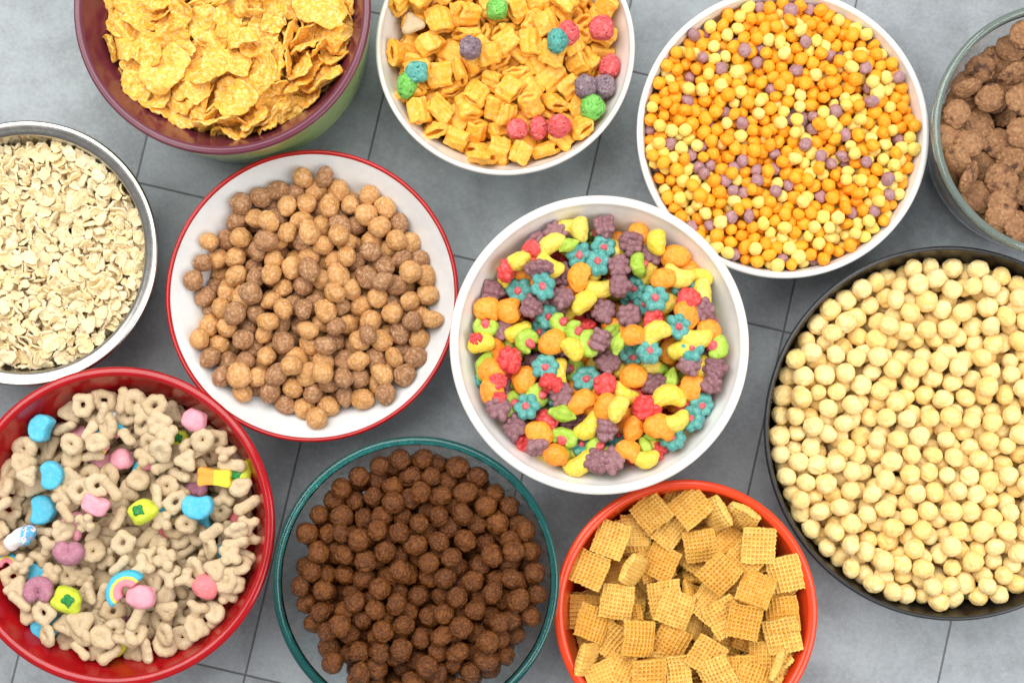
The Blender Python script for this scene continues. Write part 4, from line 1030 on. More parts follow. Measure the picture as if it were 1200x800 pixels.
-170,329,432,79,-241,456,30,622,465,10,-334,431,355,-493,460,230,485,456,-63,578,432,-97,522,440,82,-336,429,159,-388,472,-145,205,459,541,270,422,45,-378,426,-283,319,456,-252,109,436,-104,-464,458,7,296,445,452,153,445,
554,75,449,-108,447,424,-410,456,467,-282,146,448,-246,410,427,-314,125,435,2,-457,443,-123,293,443,134,-534,473,-54,-428,429,202,184,421,-28,532,451,-8,-138,428,367,474,433,-145,-382,456,118,295,447,-307,-330,446,546,-11,434,
392,-27,429,-91,-162,437,322,-242,431,315,-369,443,417,-434,416,478,344,417,116,542,440,-343,-434,469,-202,-554,445,-66,-327,443,271,26,443,-367,-38,451,-261,-384,423,109,398,447,319,-99,444,241,428,446,-34,-598,442,406,282,440,
249,-423,435,170,74,434,264,-465,468,-252,457,436,-345,-372,467,223,118,469,89,-401,440,-246,191,446,583,-137,469,143,-245,470,110,-590,469,-73,42,464,450,-336,464,73,160,457,121,553,468,-161,-53,452,292,480,449,364,-214,451,
427,332,428,-230,-188,451,-357,468,468,17,528,462,-206,-328,453,-152,571,446,36,-299,443,11,577,438,11,-98,460,195,-521,460,-150,375,438,208,343,470,-63,346,432,-265,324,505,316,349,479,386,462,455,262,-366,450,315,28,451,
-38,181,462,-101,-510,464,526,-166,444,82,-191,460,270,-419,461,494,-191,464,328,-121,475,-57,-86,442,-169,-228,469,-325,-519,469,-279,-413,466,-188,547,463,415,-398,444,-59,-388,438,-3,281,477,-139,-504,434,-200,47,448,-300,216,445,
-400,-213,468,-314,381,467,486,23,450,-161,500,462,176,447,453,-98,-173,472,497,101,461,51,509,446,386,-464,429,253,542,465,365,-106,441,63,77,462,-29,-279,451,596,156,455,-7,-222,477,90,-504,457,-224,-487,451,27,-3,460,198,-244,457,
508,262,437,334,-286,461,533,-246,436,378,34,427,-349,102,461,12,-512,440,-264,-166,448,18,196,463,163,211,444,417,92,443,-103,168,445,-102,-312,466,226,-449,454,-190,-586,461,9,-387,467,-292,82,480,543,31,444,114,432,472,
-346,-364,495,143,326,466,-134,479,485,0,-326,468,-54,114,448,427,0,476,303,76,454,54,404,448,528,-70,471,36,97,478,230,-407,478,-18,-540,447,124,-386,452,-262,146,472,-300,-224,446,-381,269,472,-25,-377,445,37,-38,447,-89,160,476,
-171,281,428,118,-30,448,169,-303,468,-156,-292,474,-258,-122,477,-184,-96,463,-106,404,450,124,-138,472,-227,88,464,-100,-412,478,465,284,441,-243,284,512,118,-72,447,-315,-309,467,433,-268,466,-66,230,462,-80,448,469,125,491,469,
243,-34,456,120,614,476,307,252,471,392,-300,489,-302,272,466,538,176,446,319,419,468,187,-20,453,-62,319,463,56,-375,459,499,255,467,-188,-417,471,356,196,474,-209,399,461,578,2,446,-97,-197,492,-36,12,472,223,-167,499,21,-130,454,
-250,-27,474,57,592,435,-391,493,489,478,-312,481,-301,461,466,-216,-526,495,541,-154,477,-163,-534,464,346,271,476,414,439,475,128,166,450,-238,-262,459,54,-551,449,-256,-238,445,86,233,467,-291,559,477,284,156,458,-330,-100,453,
285,-486,477,-392,-468,477,-84,-551,437,165,-499,438,-126,-238,497,181,590,466,-241,241,456,375,82,452,56,472,467,242,401,474,104,190,440,-251,506,467,-112,66,479,284,-179,490,294,209,479,47,286,488,472,-39,461,-312,-531,486,
-321,-16,511,60,571,453,-38,-326,470,-397,287,504,-119,337,459,-24,-162,456,11,-56,474,103,-285,454,-316,-183,467,412,-177,476,317,139,474,-429,218,462,-254,33,505,-383,418,500,475,330,459,301,294,478,-164,401,471,-398,-32,492,
58,453,493,-332,256,488,-27,459,466,-15,376,463,-130,-123,459,-339,325,451,371,-207,487,-331,62,495,-68,-217,467,-148,24,473,71,120,500,222,-19,472,247,-75,473,230,585,469,-10,-441,476,-86,-38,442,-265,385,479,-173,-333,478,
291,504,489,-385,-156,496,209,-360,486,408,-72,470,-199,295,468,-269,-280,446,-216,-380,490,-344,-8,483,-199,257,482,281,92,483,-231,-56,488,-271,526,501,221,379,489,-124,-584,447,-41,-412,465,67,350,485,123,123,448,-19,339,469,
243,-303,472,-329,294,502,360,-406,494,449,395,454,-360,-203,499,149,-70,473,99,-371,483,-237,170,479,-329,495,492,4,56,461,28,354,480,234,55,461,302,-228,465,-203,463,460,599,100,471,-297,-61,492,48,-609,462,392,351,458,
-380,98,482,-6,20,488,161,-190,480,-204,120,498,422,309,478,131,250,485,-189,-175,473,-68,379,475,-202,10,477,-336,365,504,330,-35,506,-335,-457,498,-86,-10,476,-280,-193,482,-28,228,484,-176,-474,495,490,-19,480,14,-589,488,
-362,164,496,-189,-251,497,-432,352,504,80,16,484,67,-46,484,0,593,480,611,-36,480,41,404,475,-395,-352,491,-221,-448,478,-155,261,467,178,-49,479,-190,-589,492,-70,-371,475,-281,288,511,-393,-468,519,385,370,486,-382,51,510,
-163,495,498,302,-303,472,313,264,496,324,-8,472,58,-332,479,-253,89,488,-223,225,498,194,598,488,-329,-236,483,232,458,482,334,513,474,-240,-306,495,-209,-282,476,-88,361,476,-316,552,522,-144,-604,471,-352,206,478,199,-93,500,
-258,470,489,330,-442,492,-353,104,505,-228,372,482,-174,-419,516,-232,-107,490,-330,452,507,-274,-30,523,346,80,487,-3,-341,499,178,189,480,252,-353,477,293,-436,487,123,-481,474,402,-235,496,-292,-77,522,-172,373,487,537,120,450,
-237,171,517,-263,-488,482,-119,-66,480,-281,219,493,-270,-391,482,-223,453,504,-376,-310,492,-166,-22,491,-404,379,513,-198,-495,473,-307,122,531,-206,-300,516,-207,519,502,-200,350,510,-194,422,503,-186,-126,498,-376,-8,521,
-254,-181,504,-196,589,484,542,7,466,-96,-588,486,-184,-364,527,18,235,480,-213,-17,511,-282,-362,515,-273,74,524,-284,415,502,-281,-552,492,278,451,478,-26,121,483,-319,408,522,-371,125,540,-290,148,504,-173,71,496,-313,-164,520,
-370,-265,501,-385,-134,477,-284,-466,501,-188,-61,506,-328,220,500,-159,-283,508,-393,203,524,-218,-169,480,-182,172,522,-328,-114,505,593,141,486,-301,-407,512,296,-73,487,-346,506,529,-233,-221,479,-373,-419,501,357,312,474,
-273,-268,499,96,286,491,188,295,498,-172,-532,505,-170,16,512,-306,184,483,-324,22,533,-368,-99,486,-249,-567,498,-336,-145,496,-317,-296,501,-371,-252,523,-199,53,497,-390,-74,528,528,-1,497,0,116,497,-220,-234,508,-52,572,499,
316,40,489,-244,-103,528,121,37,472,370,-4,500,-308,-145,474,-157,-338,522,277,-526,492,-237,396,516,-410,-180,511,-168,-176,509,-230,-426,510,
]],
["puffs",2,1,[
-114,252,276,-451,101,319,-129,-460,292,159,388,291,-170,334,263,-351,-57,369,20,12,364,282,14,341,48,200,386,-149,91,365,-57,-457,382,435,-312,228,225,104,389,170,-5,366,416,273,389,222,-108,346,-203,-453,383,555,52,240,
-223,-389,288,109,-344,357,-55,503,194,-30,292,363,218,-293,363,-215,429,304,-111,207,378,-237,-280,371,-250,-12,384,-374,290,366,586,-11,328,319,318,410,-10,-343,368,502,64,369,215,301,367,-256,116,389,11,-226,360,249,-525,336,
407,-208,365,-124,157,490,-212,326,444,639,12,425,318,-148,455,-552,-268,401,356,-499,392,-561,221,389,-557,154,296,263,-252,456,13,-581,310,56,-374,461,28,391,448,486,194,346,181,561,321,155,-450,381,55,284,508,124,608,409,
115,201,468,-604,-162,409,-524,-67,454,-27,-442,486,362,-5,475,77,-618,408,-451,357,300,-20,-271,453,-228,202,462,-502,-293,308,-55,-635,413,45,99,457,188,-157,433,594,-116,390,274,-578,434,370,392,481,-266,-340,465,432,-411,374,
310,581,445,591,-236,414,266,-50,422,46,-155,452,-281,-209,444,-30,223,458,-178,48,454,-339,442,446,-444,116,458,385,-251,464,212,38,473,-237,-28,494,-413,-20,448,-307,-400,370,-504,32,398,529,308,386,1,614,398,-140,512,349,
183,298,470,-71,427,489,-99,-350,450,444,-99,476,390,-442,493,-248,416,530,-155,514,473,-157,-79,560,456,-347,468,-118,-517,449,397,506,435,-407,-448,530,671,-129,478,144,119,527,-46,532,457,290,468,452,-643,-245,477,-142,356,521,
144,337,557,-68,675,472,129,16,547,-111,-391,552,-598,308,468,-23,-194,533,539,-27,442,627,118,421,-398,-544,464,465,317,483,259,-369,515,24,-689,482,74,-92,539,197,522,428,-245,-147,537,-230,122,537,85,513,474,-16,350,553,
191,221,538,-494,-174,444,-418,330,466,546,136,502,-312,-455,482,-454,227,419,63,-436,557,
]],
["puffs",2,0,[
5,416,177,85,-249,270,89,10,283,-411,-106,281,332,101,286,-86,-316,282,-320,-323,289,-157,-187,262,-307,245,273,3,454,285,149,-92,267,97,-421,267,404,208,287,-25,-421,279,-264,-203,279,67,292,290,210,-224,262,456,106,270,
234,316,266,-387,12,280,162,228,267,168,201,370,70,-524,230,-47,-518,216,-24,-99,370,505,200,228,474,-18,293,183,-515,231,484,-203,208,-432,-309,224,279,-198,355,-488,-208,223,-490,184,205,-284,-479,267,382,80,386,-497,-5,298,
52,-482,348,68,583,307,-73,568,289,-511,259,291,362,422,362,538,-205,312,
]],
["puffs",3,1,[
-330,359,266,344,310,296,-327,124,292,484,-116,369,-262,526,353,-282,364,373,148,-186,336,-58,429,377,-354,179,388,-344,-286,385,-157,-357,363,-584,52,322,-132,-238,363,-131,-123,356,283,509,345,305,-412,353,94,317,401,278,418,291,
31,503,374,-389,-169,383,316,186,370,-138,346,361,354,-104,357,-101,-7,362,-233,255,362,-325,-100,464,-201,-445,501,-66,323,455,-170,-258,472,384,-318,336,-70,-165,434,-511,329,395,-398,-244,472,-336,-503,374,-210,-549,320,
-384,-369,450,435,-26,397,-328,108,476,305,106,484,392,170,461,-167,-610,414,-313,566,441,-221,442,427,588,215,399,-379,438,328,-112,601,401,500,-307,363,144,-60,459,241,197,450,571,134,313,-118,-54,462,85,-484,459,146,403,466,
227,419,384,-102,-572,301,453,365,321,-320,262,453,346,-353,437,-583,-68,347,111,-252,425,175,-364,450,-625,2,421,127,-565,315,7,-46,461,463,65,472,-492,-368,401,474,417,423,-179,-144,449,-62,60,451,-450,426,414,-520,-182,330,
263,-461,444,-636,188,451,56,676,476,562,-144,497,572,-341,449,-216,606,429,-247,-532,448,133,-176,522,408,-552,481,-42,-80,556,486,-206,435,176,-462,518,-8,-546,432,315,-220,549,-433,-102,526,75,-284,530,-417,526,462,-681,92,481,
513,-448,466,-18,144,542,172,-557,414,-262,305,533,495,212,449,394,76,547,323,250,511,-512,-456,485,-346,12,541,-583,-349,480,
]],
["puffs",3,0,[
204,-308,170,360,26,180,-255,200,172,-183,103,179,-300,94,186,-163,-330,180,212,129,290,-219,169,276,-272,18,282,-6,204,291,424,-131,274,-413,205,277,-153,36,274,-107,433,280,167,-330,260,350,-36,274,351,-234,274,289,-138,261,
286,-335,278,-200,-74,284,-255,-135,366,127,468,352,369,-417,252,90,-88,368,113,97,366,-176,520,243,442,302,227,527,-93,224,-366,63,383,383,406,252,211,-429,283,-30,117,358,-536,-97,243,-532,76,225,74,515,218,-309,474,260,
-409,-413,329,
]],
["squares",4,1,[
-106,319,370,-7,2,41,0,85,95,-65,319,29,-29,6,4,80,-440,-203,315,-4,3,39,5,88,-266,-266,310,-1,-20,-16,1,83,-316,112,305,-22,-43,9,2,80,-324,-394,336,-47,11,11,6,86,-312,-167,353,-45,22,-3,0,80,-67,181,390,-21,-37,23,6,88,
-210,-465,344,-45,9,-18,1,80,499,-94,415,-15,-27,-26,5,83,-210,-275,427,29,-40,9,3,86,-262,167,353,0,10,10,6,85,-95,86,491,-36,-27,12,4,82,-338,-263,405,19,-14,-8,2,83,-170,157,432,-30,31,-12,2,86,-476,155,333,40,29,5,0,83,
-527,94,403,10,10,3,1,82,-291,120,443,-45,21,2,6,89,394,-109,356,15,-43,4,4,85,-250,254,463,-44,-19,-4,5,80,271,311,430,-24,6,16,6,86,-107,-323,344,21,33,29,0,82,388,-6,411,-1,-7,-34,5,90,-463,-242,410,-40,-28,11,4,83,-199,-370,392,-8,-18,-42,0,90,
-241,299,398,17,-3,1,0,86,-502,236,420,23,-10,43,6,83,-55,-94,477,45,14,2,1,86,67,212,402,-8,1,-35,0,83,-199,-171,453,-14,45,-16,0,86,-253,213,536,8,9,1,0,83,-390,199,410,14,-1,29,3,84,-311,-182,489,-7,48,-11,1,87,116,-107,421,-46,-16,10,2,84,
-394,-363,426,-3,9,-15,6,82,224,-219,423,8,5,49,2,90,-324,-54,449,4,7,36,5,86,-406,-121,386,19,46,2,6,82,-92,-515,355,-8,-20,45,4,84,274,-479,422,-5,-27,-27,5,82,-436,-293,490,-3,-5,-22,0,82,-457,-152,475,-13,-9,-47,5,82,
-174,-100,508,45,12,2,1,84,-283,4,510,19,-46,7,0,89,-13,-539,450,7,-7,0,1,82,113,141,468,3,-3,48,4,88,49,-1,470,-2,4,-48,5,81,-117,309,463,10,-11,32,4,88,166,-65,516,-9,47,12,4,89,376,-362,400,17,-46,2,6,90,191,-447,453,12,-16,-39,1,83,
-427,21,402,19,-43,7,4,80,-390,75,447,42,11,-22,2,81,-279,-474,407,33,2,-26,0,80,516,95,434,4,-28,40,6,89,371,236,449,0,-10,45,5,81,-530,54,476,15,-5,25,3,80,537,4,457,-31,-21,-18,5,87,-67,-404,424,31,-39,-7,6,90,-278,-379,486,48,14,2,0,86,
-133,11,578,-45,20,-9,6,81,433,162,474,-15,28,-38,2,82,-72,-280,473,-5,2,-34,2,86,-381,308,434,-39,6,3,1,88,283,123,496,-1,17,47,0,88,312,209,536,-18,6,-18,6,87,65,-274,483,-12,9,15,1,79,-58,-29,533,3,-15,-45,3,85,-488,-350,580,-1,16,6,1,89,
-380,200,505,47,-17,-4,4,88,363,-243,410,38,-19,21,2,83,214,-353,494,-23,3,-1,0,86,-144,-552,460,16,35,-30,3,81,-363,-134,546,34,36,0,0,86,-205,-312,533,48,6,-9,5,84,144,352,513,-1,5,-24,6,84,161,-209,494,-16,0,43,3,83,-520,-48,464,16,25,-34,3,88,
-428,43,553,-14,48,-2,4,90,275,-286,522,7,-43,22,0,86,419,82,515,-40,8,2,4,84,334,-12,490,6,-5,-31,1,86,-39,201,492,45,12,-9,4,81,556,-169,488,26,-10,-39,6,82,-344,336,535,-6,0,-46,6,82,0,103,524,28,1,27,0,87,-34,-572,533,40,29,8,6,90,
-44,-328,543,12,5,-2,2,89,50,-156,516,-44,-3,8,6,86,272,-142,530,-19,-45,-10,0,90,236,-558,538,-27,10,28,2,82,463,-64,515,0,-17,20,0,82,550,184,505,-15,26,2,5,87,-460,278,555,40,27,11,4,85,79,14,549,3,11,21,3,82,-217,99,546,35,-18,16,2,85,
-546,-156,450,-22,16,-27,2,83,198,244,510,19,4,-1,2,88,-163,-449,493,-45,0,9,3,80,345,-152,452,6,-9,-30,6,83,-496,-118,551,-4,1,38,3,83,-24,-446,514,34,-27,14,5,81,354,-407,492,38,32,-6,2,83,167,156,551,11,4,23,4,81,-523,172,516,19,24,-30,5,79,
287,22,564,-39,30,0,5,81,-73,-181,552,-25,35,7,4,86,402,-77,575,-39,25,-1,0,79,95,-406,509,3,-6,37,6,89,-366,-335,567,3,15,22,0,82,-87,261,547,-5,-5,-32,4,81,-201,-56,607,6,34,20,0,80,-127,-618,606,20,-33,26,6,86,112,-231,562,-43,23,-9,3,89,
323,-487,571,-17,0,-41,0,89,457,304,402,-25,25,-4,3,87,143,30,600,11,3,49,2,89,-379,166,590,-6,-5,-49,2,81,574,254,596,13,-20,-20,0,83,-205,194,608,-33,-29,-3,2,82,434,-318,557,-46,17,-1,0,82,-533,-242,553,19,-26,35,3,82,
265,-31,623,11,-11,-9,0,88,-258,-126,586,-10,34,-1,0,80,-164,-253,578,47,-12,-6,0,84,6,42,615,-10,1,43,3,84,83,-588,596,-8,-1,48,2,80,-590,254,620,1,29,-17,4,80,-462,292,644,-5,-17,-21,3,85,-277,-498,519,11,-16,26,1,85,99,-541,504,9,5,32,3,88,
146,-319,609,-45,-8,0,5,81,65,243,558,-24,-42,7,4,86,-204,368,558,16,6,22,4,90,229,141,611,3,8,11,1,87,380,34,634,12,-46,-6,1,80,-391,-444,536,8,-24,-43,6,88,431,-445,611,12,-19,-43,1,85,-614,-13,548,-18,21,-26,1,84,-99,-46,651,-1,12,-48,6,85,
557,87,570,25,-40,-17,5,82,26,-233,612,44,22,5,0,80,374,-211,545,-43,19,13,2,81,10,-374,598,-2,-43,-11,6,80,335,265,605,19,-40,11,6,87,
]],
["squares",4,0,[
-281,250,229,41,29,-1,1,88,316,-28,222,-30,40,-2,4,84,-122,292,220,-1,-1,-21,4,81,344,-200,228,0,-4,-42,0,90,-375,-39,222,-1,-1,1,2,81,51,6,221,-3,1,50,1,88,415,-280,305,-1,0,-16,2,87,105,-457,268,-3,3,38,4,88,-376,-174,230,-3,3,2,2,84,
-211,354,261,-17,43,-14,2,86,70,129,342,2,4,35,3,85,-18,-62,345,-33,-37,-1,1,80,495,-155,311,-17,39,-19,4,90,426,-72,241,-4,-5,47,2,88,-118,57,313,44,14,17,6,88,290,-336,237,-6,-7,-9,0,82,-328,386,288,5,22,-26,4,84,-150,-435,289,17,-12,-10,3,89,
330,-395,322,-6,-3,-21,2,83,-148,434,416,-35,6,-31,1,89,-133,471,306,10,-18,-20,5,84,57,415,330,-42,23,4,5,80,468,-215,405,-11,42,7,0,84,-510,4,342,-12,-10,-34,1,81,18,-152,403,25,-39,-7,3,89,28,-121,275,-18,8,18,4,84,250,456,318,-39,18,-6,1,88,
-140,-63,381,21,23,38,4,90,-2,-292,380,5,-3,45,4,82,492,55,308,-25,36,22,4,86,-414,297,325,-3,11,44,2,83,329,-1,308,-13,12,21,3,84,335,361,301,8,-26,40,2,87,322,-138,324,-41,-21,20,1,84,131,502,329,20,-14,-10,6,80,-112,-188,405,-3,-15,39,2,82,
-24,38,408,-1,2,-37,6,87,-163,216,299,-2,-29,20,6,88,-366,-24,307,-10,-49,1,3,90,-7,-432,326,-1,1,-39,0,82,210,-433,301,-18,-19,35,4,82,68,307,349,-43,22,8,2,89,209,209,384,-5,-12,-26,3,90,61,-511,399,-2,47,9,3,90,274,-257,331,5,6,26,1,80,
151,539,446,19,-29,24,2,80,-276,345,338,-39,-23,1,6,80,388,256,272,-39,24,6,3,86,135,-268,382,13,-48,-3,3,88,-246,32,349,-25,-39,18,5,89,197,358,346,44,-23,-3,6,87,383,164,352,36,-26,15,0,82,248,-367,388,49,8,7,2,80,-177,41,425,44,-11,4,1,84,
76,-373,435,-31,39,3,2,85,215,-71,354,-10,10,20,4,81,113,32,385,9,-5,37,1,88,246,-37,423,48,-2,-6,4,87,128,283,439,-11,-1,-33,2,82,350,276,365,-3,-9,41,5,84,-234,451,358,-27,7,-20,6,86,2,402,408,9,-8,-48,3,79,140,421,421,50,-1,1,0,88,
498,187,343,-30,-10,39,1,90,199,44,467,13,46,-15,2,85,292,426,421,0,-6,49,3,86,-380,408,428,-38,-17,10,0,88,-96,528,438,-11,30,-3,0,80,273,531,516,22,-13,4,6,83,-57,426,496,-26,-37,-19,4,89,74,454,480,-7,-6,13,3,90,3,557,510,-5,3,50,0,84,
472,-288,480,13,-4,-37,2,87,-222,526,468,13,21,-24,4,87,-264,393,462,37,31,1,5,89,355,404,494,-47,-3,13,5,83,12,295,486,21,21,40,3,88,448,410,553,13,16,-45,4,86,44,467,576,-45,17,5,0,84,-257,472,552,16,-11,36,2,82,227,437,525,-41,-13,-24,4,88,
]],
["squares",5,1,[
-47,213,628,-1,0,0,3,101,-552,-216,622,-4,3,0,1,102,487,-341,629,0,-1,0,1,110,
]],
["squares",6,1,[
-493,-146,640,3,1,0,4,101,289,13,709,1,0,0,1,99,
]],
["squares",7,1,[
351,66,669,0,0,0,1,101,587,-88,539,-4,10,0,0,99,538,103,643,1,0,0,2,113,66,-459,604,0,-1,0,2,97,188,-446,577,1,3,0,1,97,301,-450,648,0,0,0,1,101,
]],
["squares",8,1,[
554,-213,569,-5,1,0,4,101,-192,-30,720,-5,-3,0,0,98,448,-228,636,-3,-4,0,0,98,
]],
["squares",9,1,[
-527,150,582,-3,-2,9,1,93,
]],
["balls",10,1,[
-534,361,423,-335,54,456,-256,-612,443,-585,-318,472,148,664,457,357,-86,447,-470,-480,472,-387,183,460,-316,517,461,-496,186,467,362,572,476,-112,372,459,-135,593,464,-317,-343,474,678,37,487,-154,314,465,-171,516,466,238,-25,461,
-129,-148,451,-112,-530,471,-366,559,482,-125,247,457,-317,-98,437,-538,399,489,198,587,454,457,-48,466,-35,500,459,-351,-589,471,280,-83,473,349,-345,454,-500,11,460,-582,322,464,-63,-156,455,-194,386,483,134,350,488,-269,70,485,
-363,-332,525,386,262,508,236,606,508,295,-33,517,115,-511,521,-389,237,510,156,286,486,377,-636,510,563,-1,541,346,-275,474,-169,464,507,-211,-217,504,-253,283,498,-302,-133,498,-392,-116,515,303,243,513,-31,83,500,-574,-472,500,
522,-351,531,125,281,549,491,401,514,279,683,471,565,-417,529,-501,245,502,-381,110,472,178,-418,504,-455,300,512,-489,363,540,-567,266,506,-512,55,520,-72,138,541,439,270,463,-298,-617,506,649,207,491,-174,-151,503,-446,-542,464,
-34,-648,496,645,93,510,523,120,519,-686,-16,514,-96,-263,503,-179,225,505,-612,-419,490,-671,96,532,-581,72,519,112,734,507,730,82,471,379,634,464,-524,447,549,-230,-515,482,688,266,485,22,-230,511,88,490,513,176,-299,516,
-236,-580,507,66,-562,507,-350,180,516,65,-366,510,-44,321,514,-196,-280,498,401,562,527,462,-219,516,240,386,510,-154,139,506,-204,-706,458,66,560,511,-135,546,510,218,450,550,-592,365,517,-38,-429,510,-118,289,517,617,-401,482,
-247,425,511,-413,366,515,-66,716,530,-624,-258,487,384,136,508,-221,-99,510,-656,172,530,-92,455,541,525,328,535,-350,-395,502,453,-96,517,175,402,522,145,561,517,30,-423,503,527,-210,536,-437,186,514,-402,-44,522,-148,-724,504,
96,-299,512,560,385,516,299,591,489,241,284,499,-601,205,504,-602,-211,537,-342,-206,517,14,15,507,-88,-355,500,95,-106,496,-221,118,514,-146,-449,480,465,516,468,-609,418,484,-266,495,511,-318,306,517,-33,441,499,-364,-141,460,
316,-663,471,-212,-644,493,232,134,511,-170,71,513,487,61,510,252,-302,544,718,-123,461,-158,-46,512,-89,600,514,683,-281,484,164,158,517,577,70,518,-212,547,515,-115,664,493,307,314,510,-295,2,493,-3,559,508,-186,637,470,
-386,304,518,380,505,496,-496,126,515,-164,-599,506,-367,18,512,264,-496,500,-22,-50,516,103,-636,487,342,-388,509,536,452,530,24,316,522,232,201,540,172,-483,496,215,657,465,240,4,523,-329,627,488,2,381,507,626,401,508,377,330,502,
26,-101,505,502,-274,523,-59,23,514,428,-10,522,-442,8,502,-450,513,498,557,182,518,9,749,514,-173,-535,509,-99,-451,528,169,629,510,-369,-461,510,648,351,464,47,-496,506,-511,523,461,417,-392,511,-419,-382,515,-51,656,508,
256,-430,516,88,-229,504,-102,76,513,-648,-362,501,-206,-404,512,93,302,494,-692,-245,454,-601,138,516,158,-687,502,-71,385,517,182,224,498,46,435,495,-149,-328,500,417,-165,513,-435,86,512,-661,237,502,715,-189,477,704,205,451,
418,-606,455,-101,-627,506,-739,-35,473,310,502,504,383,-320,512,-48,-496,521,206,-562,508,533,513,488,-297,-547,526,66,-44,498,107,421,532,-41,204,544,688,150,494,44,640,557,-615,254,547,-715,195,501,-196,173,550,299,-240,511,
560,-498,533,78,-465,560,-32,604,547,194,-205,568,-297,682,498,-391,-275,552,-739,-134,565,255,-658,506,-82,-692,518,320,404,558,229,710,506,271,-373,554,-377,-579,530,414,-350,563,404,299,563,149,-454,553,201,42,567,-312,208,569,
435,425,581,-514,-303,564,-553,121,565,-598,457,542,-168,657,525,-114,-101,502,42,-747,523,270,556,536,-17,269,554,-451,-138,537,6,-463,554,-677,-172,556,-172,11,550,-101,-2,569,498,-80,568,-651,382,537,444,-441,548,-315,-41,546,
425,150,563,-274,101,553,634,-118,548,-76,-73,552,342,-429,564,748,42,529,-745,74,527,269,351,560,272,280,560,-472,-580,512,-473,-358,556,193,-46,506,-558,-154,556,353,-516,522,63,-260,561,-695,286,527,-274,-95,555,-182,-327,560,
-77,-393,550,-380,121,542,31,178,527,-8,-167,550,-89,-220,554,-254,-436,541,131,-273,564,355,78,527,-294,-235,563,-165,-104,552,222,-715,531,
]],
["balls",10,0,[
344,251,332,191,122,334,-256,563,337,-116,447,337,-301,-3,332,553,-236,334,204,-380,334,-304,-250,332,390,-59,337,-246,-559,333,-369,118,335,135,511,336,58,2,332,309,-311,335,-473,302,334,20,-61,338,-7,523,335,-91,-131,336,
-640,-3,345,-234,-5,332,242,-67,334,64,519,336,-367,374,336,-119,576,337,481,244,334,244,-547,336,-627,-202,356,-46,184,335,-590,-265,348,-75,255,339,-58,-62,337,-609,60,337,105,329,335,-79,382,335,-114,320,335,-181,321,330,
639,-4,343,-249,321,336,574,-124,334,-515,-387,347,349,-120,335,455,73,333,26,-180,334,249,562,337,-293,382,338,201,-488,336,602,185,340,-80,512,338,530,313,339,-439,-1,333,493,-367,338,78,642,348,-85,-492,333,-324,445,332,
31,326,334,-156,-496,338,485,-254,333,-440,-377,332,-361,499,336,-517,365,340,-328,-439,333,-255,190,334,7,657,352,-659,126,358,90,-116,391,162,-243,395,28,369,395,372,127,402,-270,-398,390,-290,26,391,206,-614,346,171,511,401,
-132,-110,393,-143,545,404,-506,429,425,-634,-86,404,-16,-435,399,414,-178,392,-357,288,393,-337,-519,395,-430,-508,360,421,-488,344,304,-244,404,71,563,401,124,-436,390,370,359,396,658,23,420,-556,410,371,116,88,403,-535,-278,393,
-519,312,379,-304,-459,392,-590,-34,390,241,256,390,482,182,390,340,-50,389,218,622,351,-359,415,395,123,314,425,-297,613,371,19,-111,390,-360,183,398,-121,-511,401,46,297,401,-94,-179,396,531,-118,385,-246,230,400,-215,416,397,
22,-376,398,342,-302,397,558,-179,404,-50,-500,394,-307,-337,405,476,306,407,518,121,398,-457,108,400,-223,-340,389,-468,-282,393,262,319,392,-124,672,368,64,700,394,231,376,397,-467,356,407,243,495,393,-381,-561,363,-412,-10,391,
-77,148,400,90,-493,397,-226,621,350,-103,481,400,309,-364,397,627,-51,413,155,22,389,448,-237,398,129,-565,382,268,194,405,-287,541,393,298,130,416,-55,-373,403,-301,-220,391,166,-615,401,335,73,399,-216,544,389,-42,-627,405,
472,453,405,128,-174,387,97,493,393,304,10,393,213,570,392,448,2,400,206,-553,394,-20,-50,400,245,-497,392,-51,-117,398,-406,544,365,233,-362,390,282,-178,403,-272,-621,366,-199,-634,359,16,648,430,-198,-403,395,125,191,392,
-237,-460,389,-325,92,393,592,12,394,-92,606,403,312,-496,384,18,-236,396,517,-236,390,557,-54,401,380,2,385,-138,-237,388,-567,-207,409,-353,-271,401,-656,-260,390,-606,-151,404,270,430,395,197,78,390,656,-131,360,-273,-113,387,
-238,-46,396,-107,83,396,-446,-461,412,502,387,405,26,505,394,419,-439,404,-527,96,393,-139,289,400,56,-313,390,517,256,391,-499,-102,389,268,-56,403,616,76,402,-470,229,388,597,313,360,-24,323,404,-606,210,404,-414,56,399,
552,65,394,562,375,366,-156,-570,395,-597,-268,424,60,-559,397,144,581,398,87,21,391,282,-555,393,-265,-279,396,-420,-208,394,272,-606,352,383,-121,392,-22,-177,380,-333,-155,394,-631,-210,429,-438,291,403,-288,167,396,195,-55,397,
-582,343,367,395,551,365,-224,-575,391,-95,-447,394,232,137,392,-612,-327,383,52,-665,359,-172,610,402,243,-122,389,-203,-112,386,279,553,398,-18,-304,395,-180,481,395,-20,597,391,-255,356,396,-129,-386,395,-213,162,399,522,4,413,
599,-114,394,96,374,396,402,59,413,-207,294,389,-443,-342,393,59,-39,393,68,154,397,-530,-451,386,-197,-266,395,90,-248,401,68,-147,450,117,529,454,-640,323,411,322,646,424,202,45,448,-34,-210,433,395,-10,454,226,-406,454,
-200,574,449,197,170,460,139,-663,438,484,-486,368,418,-329,442,-664,90,427,287,-470,440,421,336,451,-70,-70,452,405,537,438,53,346,460,-358,-292,469,-79,-467,461,184,-607,465,456,405,454,462,527,393,650,-118,440,548,290,477,
648,240,436,2,414,444,78,254,452,491,-265,451,-721,52,415,-209,71,448,-291,332,459,-429,336,457,203,264,445,182,-213,457,-437,-566,401,48,-210,453,-194,-570,451,414,142,451,240,100,447,454,-388,447,-289,454,454,-302,-259,453,
